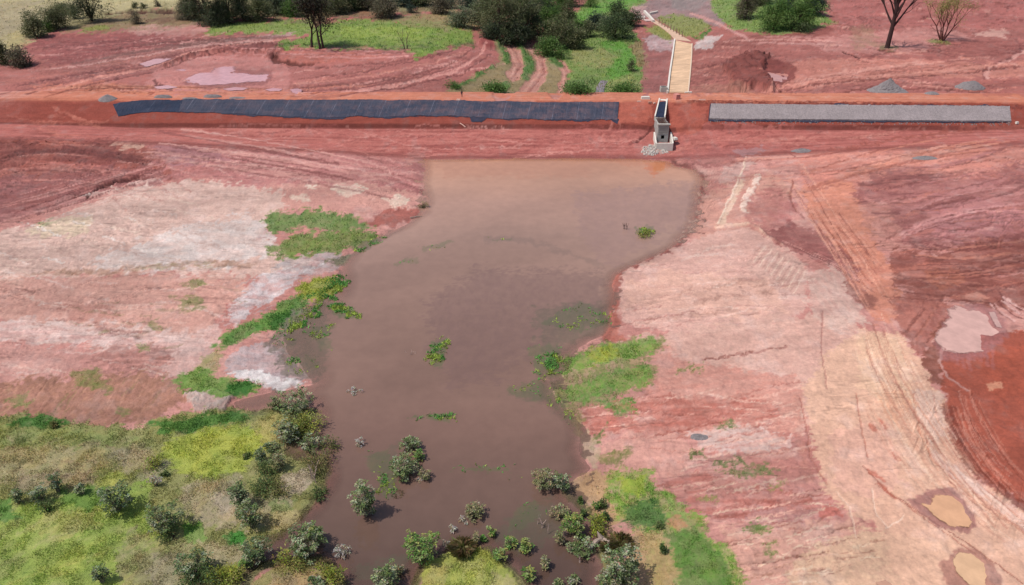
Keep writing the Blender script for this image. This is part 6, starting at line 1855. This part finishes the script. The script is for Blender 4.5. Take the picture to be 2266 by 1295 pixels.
# --- trees and bushes beyond the dam
for a in (('olive', 80, 82, 46, 44, "round olive-green bush at the edge of the dry field in the far left corner", 'bush'),
          ('olive', 128, 64, 56, 46, "olive bush just up-slope of the round bush at the dry field edge", 'bush'),
          ('green', 108, 70, 26, 22, "small bright green bush squeezed between two olive bushes by the dry field", 'bush'),
          ('black', 203, 48, 60, 72, "dark green round tree standing alone at the dry field edge, far left", 'tree'),
          ('olive', 166, 42, 26, 24, "little olive bush against the left side of the lone dark tree", 'bush'),
          ('olive', 145, 28, 50, 14, "low hedge-like olive bush behind the left side of the lone dark tree", 'bush'),
          ('olive', 8, 142, 34, 44, "olive bush cut by the left picture edge beside a grey twiggy bush", 'bush'),
          ('grey', 47, 146, 42, 36, "grey twiggy half-dry bush at the far left, right of an olive bush", 'bush'),
          ('grey', 303, 53, 24, 24, "small brown-grey bush standing below the eroded red scarp", 'bush'),
          ('olive', 300, 18, 14, 12, "first tiny bush from the left in the dry grass above the scarp", 'bush'),
          ('olive', 318, 18, 14, 8, "tiny flat bush in the dry grass, right of the first one above the scarp", 'bush'),
          ('grey', 348, 14, 14, 10, "tiny greyish bush in the dry grass nearest the right end of the scarp", 'bush'),
          ('grey', 410, 24, 28, 26, "grey bush at the right end of the scarp beside the big dark trees", 'bush'),
          ('grey', 414, 42, 40, 22, "brownish bush below the grey bush at the scarp's right end", 'bush'),
          ('black', 458, 50, 84, 96, "big very dark tree, left one of the dark clump above the green strip", 'tree'),
          ('black', 508, 49, 66, 90, "big very dark tree, right one of the dark clump above the green strip", 'tree'),
          ('olive', 572, 46, 54, 46, "rounded olive bush right of the very dark clump, above the green strip", 'bush'),
          ('silver', 610, 30, 60, 44, "pale-topped tree behind the olive bush near the twin-trunked tree", 'tree'),
          ('green', 652, 36, 34, 32, "bright green bush just left of the twin-trunked tree's crown", 'bush'),
          ('olive', 745, 30, 60, 40, "olive tree right behind the twin-trunked tree", 'tree'),
          ('dark', 785, 22, 50, 34, "dark tree right of the olive tree behind the twin-trunked tree", 'tree'),
          ('grey', 852, 38, 58, 40, "brown-grey half-dry bush above the bright green field", 'bush'),
          ('bluish', 893, 14, 50, 24, "bluish dark tree at the top edge, behind the brown-grey bush", 'tree'),
          ('dark', 935, 12, 50, 22, "dark tree at the top edge right of the bluish one", 'tree'),
          ('bluish', 910, 28, 20, 14, "small bluish bush in the dry grass above the bright green field", 'bush'),
          ('grey', 975, 30, 38, 34, "grey-olive bush standing apart in the dry grass left of the grove", 'bush'),
          ('bluish', 1000, 18, 30, 24, "small bluish tree at the top edge behind the lone grey-olive bush", 'tree'),
          ('bluish', 1040, 18, 44, 26, "grey-blue bush at the top edge left of the grove", 'bush'),
          ('silver', 1022, 60, 50, 34, "greyish feathery bush at the left foot of the grove", 'bush'),
          ('silver', 1072, 55, 50, 60, "silvery tree forming the left end of the grove", 'tree'),
          ('olive', 1105, 86, 92, 96, "largest front tree of the grove, olive and dark at its foot", 'tree'),
          ('olive', 1152, 90, 80, 88, "second front tree of the grove, olive-brown, right of the largest", 'tree'),
          ('black', 1196, 74, 62, 80, "dark tree at the right side of the grove above the terraces", 'tree'),
          ('green', 1130, 22, 90, 40, "bright green tree at the back of the grove on the top edge", 'tree'),
          ('green', 1232, 58, 50, 62, "leafy green tree between the grove and the green valley strip", 'tree'),
          ('olive', 1185, 18, 60, 36, "olive tree at the back of the grove, right of the bright green one", 'tree'),
          ('olive', 1262, 14, 46, 32, "brownish-olive tree at the top edge left of the green valley strip", 'tree'),
          ('green', 1306, 16, 26, 24, "small green tree on the top edge beside the green valley strip", 'tree'),
          ('olive', 1236, 104, 72, 56, "wide olive bush below the grove, above the terraces' right end", 'bush'),
          ('olive', 1272, 108, 44, 36, "round olive-grey bush at the right foot of the wide olive bush", 'bush'),
          ('green', 1212, 122, 50, 24, "low dark green bush beside the terraces, left of a yellow-green one", 'bush'),
          ('green', 1242, 130, 26, 22, "low yellow-green bush at the right end of the terraces", 'bush'),
          ('olive', 1290, 82, 44, 26, "flat olive bush between the valley and the dark valley tree", 'bush'),
          ('green', 1270, 82, 36, 28, "green bush left of the flat olive bush in the valley", 'bush'),
          ('bluish', 1316, 64, 36, 28, "grey-green bush left of the dark valley tree", 'bush'),
          ('silver', 1340, 68, 34, 22, "pale silvery bush at the left foot of the dark valley tree", 'bush'),
          ('dark', 1368, 60, 56, 46, "dark tree with a ragged top beside the white outlet structure", 'tree'),
          ('dark', 1362, 84, 74, 44, "dark broad bush in front of the ragged valley tree", 'bush'),
          ('dark', 1396, 58, 36, 26, "dark bush touching the white outlet structure", 'bush'),
          ('olive', 1396, 158, 20, 20, "small dark spiky bush alone on the valley grass", 'bush'),
          ('green', 1280, 205, 50, 11, "green bush behind the crest road left of the seepage stream", 'bush'),
          ('green', 1258, 202, 26, 11, "small green bush at the foot of the last terrace behind the road", 'bush'),
          ('green', 1380, 203, 48, 11, "yellowish-green bush behind the crest road right of the stream", 'bush'),
          ('green', 1095, 203, 42, 9, "low green bush behind the crest road at the foot of the terraces", 'bush'),
          ('green', 1000, 193, 30, 6, "low green clump at the left foot of the terraces", 'bush'),
          ('olive', 1085, 66, 60, 66, "olive tree between the silvery tree and the largest front tree of the grove", 'tree'),
          ('olive', 1130, 70, 70, 74, "olive tree squeezed between the two front trees of the grove", 'tree'),
          ('black', 1172, 84, 50, 66, "blackish tree at the foot of the grove's right half", 'tree'),
          ('green', 1165, 40, 80, 56, "bright green crown rising in the middle of the grove", 'tree'),
          ('green', 1215, 82, 48, 52, "green bushy tree right of the grove's dark right-hand tree", 'tree'),
          ('olive', 1252, 62, 50, 46, "olive bush above the green valley strip's lower end", 'bush'),
          ('green', 1205, 34, 56, 44, "fresh green tree at the back right of the grove", 'tree'),
          ('black', 1134, 98, 70, 26, "low blackish undergrowth bush at the foot of the grove's front trees", 'bush'),
          ('black', 1090, 92, 44, 30, "low dark undergrowth bush at the grove's left foot", 'bush'),
          ('black', 432, 44, 40, 70, "very dark tree at the left edge of the dark clump above the green strip", 'tree'),
          ('black', 484, 54, 70, 40, "low very dark bush joining the two big trees of the dark clump", 'bush'),
          ('black', 536, 40, 40, 66, "very dark tree at the right edge of the dark clump", 'tree'),
          ('olive', 592, 22, 50, 40, "olive tree on the top edge behind the rounded olive bush", 'tree'),
          ('dark', 632, 26, 40, 44, "dark tree on the top edge left of the bright green bush", 'tree'),
          ('dark', 672, 22, 50, 44, "dark tree on the top edge behind the twin-trunked tree", 'tree'),
          ('dark', 722, 22, 50, 40, "dark tree on the top edge just right of the twin-trunked tree", 'tree'),
          ('grey', 815, 20, 50, 26, "grey-brown bush on the top edge left of the brown-grey half-dry bush", 'bush'),
          ('grey', 1648, 42, 44, 50, "bare grey-brown bush on the right-hand green patch", 'bush'),
          ('green', 1712, 66, 70, 52, "bright green feathery bush on the right-hand green patch, left one", 'bush'),
          ('green', 1768, 62, 66, 58, "bright green feathery bush on the right-hand green patch, right one", 'bush'),
          ('bluish', 1738, 24, 44, 36, "dark bluish tree behind the two feathery bushes at the top edge", 'tree'),
          ('bluish', 1800, 34, 42, 46, "dark bluish bush right of the feathery bushes", 'bush'),
          ('olive', 1682, 10, 44, 20, "dark olive bush at the top edge above the right-hand green patch", 'bush'),
          ('dark', 1772, 69, 36, 14, "small dark bush at the front edge of the right-hand green patch", 'bush')):
    tree(a[0], a[1], a[2], a[3], a[4], a[5], a[6], "tree" if a[6] == 'tree' else "bush", ls=.55 if a[3] > 30 else .38, low=.05 if a[6] == 'tree' else .0, group="trees beyond the dam" if a[6] == 'tree' else "bushes beyond the dam")
DK = [(60, 62, 52), (76, 74, 62), (50, 52, 44), (90, 86, 74)]
bare_tree(690, 104, 16.5, "dark slender left trunk of the pair of trees on the green belt", 21, 1, DEADBARK, .42, 4, (DK, .7, 34, 1.5, 8.0), .34, .5, -.03)
bare_tree(712, 108, 17.5, "thicker forked right trunk of the pair of trees on the green belt", 22, 2, DEADBARK, .45, 4, (DK, .7, 22, 1.5, 8.0), .32, .5, .02, .1)
bare_tree(1963, 106, 30, "tall bare dark tree on the red ground at upper right", 38, 1, DEADBARK, .62, 5, None, .20, .85, 0.0, limbs=13)
bare_tree(2084, 90, 15.5, "small vase-shaped tree with thin yellow-green crown right of the tall bare tree", 35, 5, plain("brown red bark", (122, 74, 70), .9, .2, 4), .42, 3, ([(158, 156, 92), (148, 148, 84), (172, 164, 108)], .4, 40, 1.0, 6.5), .34, .34, 0, .5)
bare_tree(898, 108, 7, "short dead forked trunk at the front edge of the bright green field", 36, 2, BARK, .5, 2, None, .4, .2)

# --- shrubs of the meadow and the shallows
NEAR = [
 ('B', 44, 1112, 28, 38, "small dark sapling nearest the left edge where dry and green grass meet"),
 ('B', 95, 1108, 44, 44, "dark green shrub second from the left on the meadow, with a dark leaf clump as its shadow in front"),
 ('D', 104, 1128, 32, 28, "black-green low leaf clump standing in for the shadow of the second meadow shrub from the left"),  # leafy clump added in place of the neighbouring shrub's cast shadow
 ('B', 130, 1088, 32, 46, "slender dark sapling right of the second meadow shrub"),
 ('B', 183, 1094, 28, 28, "small dark round sapling between the slender sapling and the large bush"),
 ('B', 262, 1130, 78, 72, "large loose dark green bush in the middle of the meadow"),
 ('S', 368, 1172, 84, 74, "large grey-green shrub with a dark skirt on the meadow, right of the loose bush"),
 ('D', 384, 1186, 50, 30, "very dark low bush at the right foot of the large grey-green meadow shrub"),
 ('B', 228, 1288, 40, 42, "lone small dark sapling in the bright grass near the bottom edge"),
 ('B', 430, 1272, 86, 62, "spreading dark green shrub near the bottom edge, left of a yellow patch"),
 ('D', 444, 1300, 80, 44, "very dark bush cut by the bottom edge below the spreading shrub"),
 ('B', 533, 1122, 44, 62, "upright green shrub on the dry grass, left of a pale-stemmed one"),
 ('S', 558, 1164, 58, 66, "grey-green pale-stemmed shrub on the dry grass by the inlet"),
 ('B', 572, 1244, 68, 66, "grey-green shrub leaning over the narrow dark inlet"),
 ('G', 545, 1258, 34, 32, "small bright shrub left of the one leaning over the inlet"),
 ('D', 585, 1088, 58, 34, "dark fine-leaved round bush on the dry grass, left of an olive one"),
 ('O', 622, 1086, 44, 28, "olive fine-leaved bush right of the dark round bush on dry grass"),
 ('D', 706, 1098, 44, 24, "dark low bush standing in water off the meadow point"),
 ('S', 652, 910, 96, 60, "large grey-green shrub on the spit tip at the mouth of the side inlet"),
 ('P', 612, 905, 34, 34, "thin pale shrub left of the large one at the spit tip"),
 ('Y', 682, 952, 66, 44, "yellow-green dense bush on the spit below the large grey-green shrub"),
 ('S', 640, 975, 54, 62, "tall thin grey-green shrub on the spit, left of the yellow-green bush"),
 ('Y', 655, 965, 44, 32, "mustard bush between the tall thin shrub and the yellow-green bush"),
 ('S', 690, 992, 66, 44, "pale grey-green shrub standing in the water below the yellow-green bush"),
 ('B', 603, 995, 52, 22, "flat dark-leaved shrub at the meadow edge above a withered one"),
 ('P', 618, 1038, 44, 46, "half-withered pale shrub at the water's edge below the flat shrub"),
 ('D', 588, 1048, 44, 32, "dark bush just left of the half-withered shrub at the water's edge"),
 ('O', 732, 992, 42, 28, "brown-olive bush standing in the water right of the pale grey-green shrub"),
 ('O', 702, 1034, 66, 26, "wide low olive-brown bush half flooded off the meadow edge"),
 ('B', 578, 1020, 30, 40, "small dark upright shrub at the meadow edge left of the flooded bushes"),
 ('Y', 338, 1034, 46, 22, "small yellow-green bush on the dry part of the meadow"),
 ('O', 120, 942, 16, 12, "tiny dark bush at the meadow's upper edge"),
 ('D', 365, 1052, 14, 10, "tiny dark tuft bush below the bright yellow grass"),
 ('D', 545, 1010, 16, 10, "tiny dark bush on the right of the bright yellow grass"),
 ('W', 345, 1075, 34, 32, "pale withered shrub on the meadow above the large grey-green shrub"),
 ('S', 912, 1008, 52, 44, "upper grey-green shrub of the clump standing in mid water"),
 ('S', 893, 1062, 76, 62, "largest grey-green shrub of the clump standing in mid water"),
 ('G', 928, 1034, 30, 34, "greener shrub at the right of the mid-water clump"),
 ('P', 940, 1076, 32, 34, "small yellowing shrub right below the mid-water clump"),
 ('T', 882, 1108, 40, 22, "dry yellow grass tussock in the water below the mid-water clump"),
 ('W', 932, 1080, 24, 12, "low pinkish withered plant beside the small yellowing shrub"),
 ('S', 812, 1150, 60, 92, "tall narrow grey-green shrub alone in mid water"),
 ('S', 680, 1230, 88, 84, "broad grey-green shrub on pale stems standing in the inlet mouth"),
 ('G', 700, 1200, 40, 48, "yellow-green upright shoot shrub behind the broad inlet shrub"),
 ('G', 934, 1240, 86, 76, "broad green shrub on a thin trunk left of the bottom grass islet"),
 ('S', 857, 1300, 66, 62, "grey-green shrub at the bottom edge left of the grass islet"),
 ('P', 884, 1270, 24, 26, "little pale shrub right of the bottom-edge grey-green one"),
 ('P', 1050, 1150, 58, 46, "pale withering shrub with round leaf heads in the mid water"),
 ('W', 1022, 1160, 30, 20, "withered white-leaved plant left of the pale withering shrub"),
 ('W', 788, 874, 36, 24, "withered whitish plant farthest out in the water"),
 ('W', 797, 990, 26, 28, "withered whitish plant above the tall narrow shrub"),
 ('W', 757, 1230, 44, 36, "white dead shrub with upright tips standing in water by the inlet mouth"),
 ('W', 1002, 1180, 22, 22, "thin withered plant right of the broad green shrub"),
 ('T', 1024, 1224, 48, 46, "olive-brown grass tussock at the top of the bottom islet"),
 ('W', 988, 1214, 20, 28, "pale dead stalk plant between the broad green shrub and the tussock"),
 ('P', 1205, 1082, 62, 56, "pale yellow-green shrub at the right shore's flooded edge"),
 ('B', 1244, 1086, 44, 48, "darker shrub touching the pale one at the right shore's flooded edge"),
 ('P', 1240, 1142, 50, 34, "pale sparse shrub below the flooded-edge pair at right"),
 ('G', 1268, 1184, 56, 62, "bright green shrub in the flooded right corner, above the driftwood"),
 ('S', 1286, 1224, 72, 48, "grey-green shrub beside the driftwood log"),
 ('P', 1238, 1210, 26, 34, "thin pale shrub left of the driftwood"),
 ('B', 1374, 1290, 92, 98, "largest right-hand shrub, dense green, on the bank near the bottom edge"),
 ('S', 1338, 1298, 44, 40, "grey-green shrub at the left foot of the largest right-hand shrub"),
 ('G', 1088, 1188, 24, 26, "small bright shrub in water right of the tussock, upper one"),
 ('G', 1070, 1198, 18, 16, "very small shrub in water just left of the upper small bright one"),
 ('P', 1054, 1204, 20, 28, "small pale shrub in water next to the tussock"),
 ('G', 1130, 1212, 32, 32, "small green shrub in the flooded bottom, left one of a pair"),
 ('G', 1164, 1224, 36, 38, "small yellow-green shrub in the flooded bottom, right one of a pair"),
 ('G', 1106, 1240, 38, 34, "low green shrub on the right edge of the bottom islet"),
 ('G', 1170, 1284, 38, 34, "green shrub in the flooded bottom below the pair"),
 ('P', 1206, 1262, 26, 36, "thin pale round-headed shrub right of the flooded bottom green one"),
 ('S', 1268, 1294, 32, 26, "small grey-green shrub at the bottom edge in the flooded corner"),
 ('S', 1238, 1302, 28, 24, "tiny grey-green shrub cut by the bottom edge in the flooded corner"),
 ('D', 1333, 1122, 18, 18, "small dark plant on the pinkish bank, upper right of its cluster"),
 ('G', 1318, 1128, 20, 20, "small light green plant on the pinkish bank beside the dark one"),
 ('D', 1290, 1144, 16, 16, "small blackish plant at the waterline on the pinkish bank"),
 ('D', 1340, 1150, 18, 18, "small blackish plant right of the waterline one on the bank"),
 ('D', 1324, 1156, 20, 14, "low dark plant between the two blackish plants on the bank"),
 ('D', 1284, 1112, 12, 14, "tiny dark plant at the right shore above the pale sparse shrub"),
 ('D', 1467, 1222, 18, 20, "lone dark round bush on the right bank's green strip"),
 ('D', 1458, 1170, 14, 14, "tiny dark bush on the dark green part of the right strip"),
 ('T', 1372, 1208, 72, 40, "dry brown grass tussock on the bank beside the driftwood"),
 ('T', 1348, 1216, 50, 30, "smaller dry tussock at the driftwood's right end"),
 ('Y', 1424, 528, 36, 20, "yellow-green bush standing alone in the upper reservoir"),
 ('O', 938, 458, 18, 14, "small olive bush at the upper left waterline"),
 ('Y', 1322, 1176, 40, 40, "yellow-green bush behind the driftwood on the bank"),
 ('Y', 720, 1268, 40, 26, "yellow-green bush on the right edge of the bottom-left islet"),
 ('Y', 742, 1292, 40, 34, "yellow-green bush at the islet's tip by the bottom edge"),
 ('Y', 640, 1256, 60, 20, "flat yellow-green bush along the top of the bottom-left islet"),
 ('B', 700, 1300, 50, 30, "bluish-green shrub on the bottom-left islet at the bottom edge"),
 ('Y', 500, 1292, 60, 44, "mustard-yellow bush at the bottom edge left of the inlet"),
]
for a in NEAR:
    shrub(a[0], a[1], a[2], a[3], a[4], a[5], {'T': 'tussock'}.get(a[0], 'shrub'), group={'T': "dry grass tussocks"}.get(a[0], "shrubs around the water"))

for u, v, hm, lb, sd in ((1200, 1178, 1.9, "bare forked twigs sticking out of the water in the flooded corner", 51), (1383, 520, 2.0, "bare twigs in the upper reservoir left of the lone bush", 52), (1283, 1250, 1.6, "single white dead stalk standing in the flooded corner", 53), (912, 800, 1.2, "thin dead twigs in open mid water", 54), (700, 1062, 2.2, "pale bare twigs at the flooded meadow edge", 55)):
    p = spot(u, v)
    r = np.random.default_rng(sd)
    mb = MB()
    tips = []
    for k in range(1 if sd == 53 else 5):
        branch(mb, np.array((r.normal(0, .25) * (sd != 53), r.normal(0, .25) * (sd != 53), -.4)), np.array((r.normal(0, .35) * (sd != 53), r.normal(0, .3) * (sd != 53), 1.0)), hm * .6, .06 if sd != 53 else .13, 1, r, tips, .5, .1, 4, 2)
    o = mb.build("dead_twigs", plain("bleached twigs", (196, 170, 162), .9, .2, 4) if sd != 52 else BARK)
    o.location = p
    tag(o, lb, "twigs")
# driftwood
p0, p1, p2 = spot(1302, 1222), spot(1318, 1206), spot(1334, 1196)
mb = MB()
mb.tube([p0 + (0, 0, .3), p1 + (0, 0, .5), p2 + (0, 0, .45)], [.28, .24, .14], 7)
DRIFT = plain("bleached driftwood", (176, 156, 146), .85, .25, 3, .5, .05)
tag(mb.build("driftwood_log", DRIFT), "grey driftwood log lying at the flooded bank by the shrubs", "log")
q = spot(1334, 1200)
mb = MB()
mb.tube([q + (0, 0, -.1), q + (-.25, .1, .5), q + (-.6, .3, 1.15)], [.36, .28, .05], 6)
mb.tube([q + (0, 0, .3), q + (.5, -.5, .6), q + (.7, -1.0, .2)], [.25, .2, .1], 6)
tag(mb.build("tree_stump", DRIFT), "splintered grey stump standing at the right end of the driftwood log", "stump")
a, b = spot(908, 484), spot(935, 480)
mb = MB()
mb.tube([a + (0, 0, .15), (a + b) / 2 + (0, 0, .25), b + (0, 0, .12)], [.12, .1, .05], 5)
tag(mb.build("driftwood_log", DRIFT), "thin pale stick lying in the shallows at the upper left shore", "log")

# ------------------------------------------------------------------ grass, reeds
def blades_at(idx, n_per, hgt, wid, r, colfun, lean=.5, jit=None):
    """tufts of blades on chosen ground points"""
    n = len(idx) * n_per
    ii_ = np.repeat(idx, n_per)
    s = (Y[ii_] * CP + CAM_H * SP) / FPX * 2.2
    bx = X[ii_] + r.normal(0, 1, n) * s * 1.2
    by = Y[ii_] + r.normal(0, 1, n) * s * 2.0
    bz = H[ii_] - .03
    hh = hgt(ii_) * r.uniform(.6, 1.3, n)
    a = r.uniform(0, 6.283, n)
    b = r.uniform(0, 6.283, n)
    w = wid(ii_) * r.uniform(.7, 1.3, n)
    ln = r.uniform(.1, 1, n) * lean * hh
    V = np.empty((n, 3, 3))
    V[:, 0] = np.stack([bx - np.cos(a) * w / 2, by - np.sin(a) * w / 2, bz], 1)
    V[:, 1] = np.stack([bx + np.cos(a) * w / 2, by + np.sin(a) * w / 2, bz], 1)
    V[:, 2] = np.stack([bx + np.cos(b) * ln, by + np.sin(b) * ln, bz + hh], 1)
    c = colfun(ii_) * (1 + r.normal(0, .26, (n, 1))) * (1 + r.normal(0, .06, (n, 3)))
    return V.reshape(-1, 3), np.arange(n * 3).reshape(-1, 3), np.repeat(np.clip(c, .006, .7), 3, axis=0)


rg = np.random.default_rng(11)
infr = (np.abs(X) < 0.80 * (Y * CP + CAM_H * SP)) & (Y > 40) & (Y < 440)
clump = sstep(-.5, .5, fbm(X / 1.1, Y / 1.1, 19, 3))
gm = infr & (GRASS > .12) & (SDV > -1.2) & (H > -.16)
pick = np.nonzero(gm & (rg.uniform(0, 1, N) < np.clip(GRASS, 0, 1) * (.18 + .62 * clump) * .95))[0]
pxs = (Y * CP + CAM_H * SP) / FPX
GCOL = COL / S_LIT * 1.75
big = fbm(X / 3.5, Y / 3.5, 20, 3)
GCOL = GCOL * (1 + .22 * big[:, None])
V_, F_, c_ = blades_at(pick, 3, lambda i: np.clip((.05 + 2.8 * pxs[i] * (.3 + GRASS[i])) * (.55 + .7 * clump[i]) + .08 * big[i], .07, .8), lambda i: pxs[i] * 1.7, rg, lambda i: GCOL[i], .7)
go = mesh("grass", V_, F_, GRASSM, col=c_)
tag(go, "green and dry grass covering the meadow, shores and banks", "grass", kind="stuff")

# reeds and floating grass in the water
VV, FF, CC = [], [], []
nv = 0
for pts, g in AQ:
    W_ = at(*np.array(pts, float).T)[:, :2]
    c0, c1 = W_.min(0), W_.max(0)
    A_ = np.prod(c1 - c0)
    n = int(min(60000, A_ * 62 * g * g * (100.0 / W_[:, 1].mean()) ** 1.5))
    P = rg.uniform(c0 - .6, c1 + .6, (n, 2))
    wob = np.stack([fbm(P[:, 0] / 1.5, P[:, 1] / 1.5, 21, 3), fbm(P[:, 0] / 1.5 + 9, P[:, 1] / 1.5, 22, 3)], 1) * 1.1
    keep = inside(P[:, 0] + wob[:, 0], P[:, 1] + wob[:, 1], W_) & (fbm(P[:, 0] / .9, P[:, 1] / 1.2, 23, 3) > .45 - .8 * g)
    P = P[keep]
    n = len(P)
    a, b = rg.uniform(0, 6.283, n), rg.uniform(0, 6.283, n)
    s = W_[:, 1].mean() * .0011
    hh = rg.uniform(.05, .32, n) * (.5 + g)
    w = s * rg.uniform(.7, 1.6, n)
    ln = rg.uniform(.05, .45, n)
    V = np.empty((n, 3, 3))
    V[:, 0] = np.stack([P[:, 0] - np.cos(a) * w, P[:, 1] - np.sin(a) * w, np.full(n, .01)], 1)
    V[:, 1] = np.stack([P[:, 0] + np.cos(a) * w, P[:, 1] + np.sin(a) * w, np.full(n, .01)], 1)
    V[:, 2] = np.stack([P[:, 0] + np.cos(b) * ln, P[:, 1] + np.sin(b) * ln, hh], 1)
    yel = fbm(P[:, 0] / 2.0, P[:, 1] / 2.0, 5, 2)[:, None]
    c = np.where(yel > .15, lin((160, 182, 82)), lin((104, 158, 80))) / S_LIT * 1.25 * (1 + rg.normal(0, .2, (n, 1)))
    VV.append(V.reshape(-1, 3))
    FF.append(np.arange(n * 3).reshape(-1, 3) + nv)
    CC.append(np.repeat(np.clip(c, .01, .6), 3, axis=0))
    nv += n * 3
ao = mesh("water_grass", np.concatenate(VV), np.concatenate(FF), GRASSM, col=np.concatenate(CC))
tag(ao, "drowned green grass poking out of the reservoir shallows", "grass", kind="stuff")

# clods and stones strewn over the bare soil
sel = np.nonzero(infr & (GRASS < .1) & (SDV > .6) & (QD < 450) & ((QD < 168) | (QD > 201)) & (rg.uniform(0, 1, N) < (.003 + .022 * lump + .012 * (fbm(X / 14, Y / 14, 9, 3) > .35))))[0]
n = len(sel)
s = pxs[sel] * rg.uniform(.7, 2.0, n) * (1 + .3 * lump[sel])
th = np.arange(4) * math.pi / 2
base = np.stack([X[sel], Y[sel], H[sel]], 1)
jit = rg.uniform(.6, 1.3, (n, 4))
rot = rg.uniform(0, 6.28, n)[:, None]
bx = np.cos(th + rot) * jit * s[:, None]
by = np.sin(th + rot) * jit * s[:, None]
Vb = np.stack([base[:, 0:1] + bx, base[:, 1:2] + by, base[:, 2:3] + 0 * bx - .03], -1)
Vt = (base + np.stack([rg.normal(0, .2, n) * s, rg.normal(0, .2, n) * s, s * rg.uniform(.5, .95, n)], 1))[:, None]
V = np.concatenate([Vb, Vt], 1).reshape(-1, 3)
b = np.arange(n) * 5
T = np.concatenate([np.stack([b + j, b + (j + 1) % 4, b + 4], 1) for j in range(4)])
cc = COL[sel] / S_LIT * rg.uniform(.7, 1.12, (n, 1))
so = mesh("soil_clods", V, T, SOIL, col=np.repeat(np.clip(cc, .01, .7), 5, axis=0), extra={"wet": np.zeros(n * 5)})
tag(so, "loose clods and small stones strewn over the bare red soil", "clods", kind="stuff")
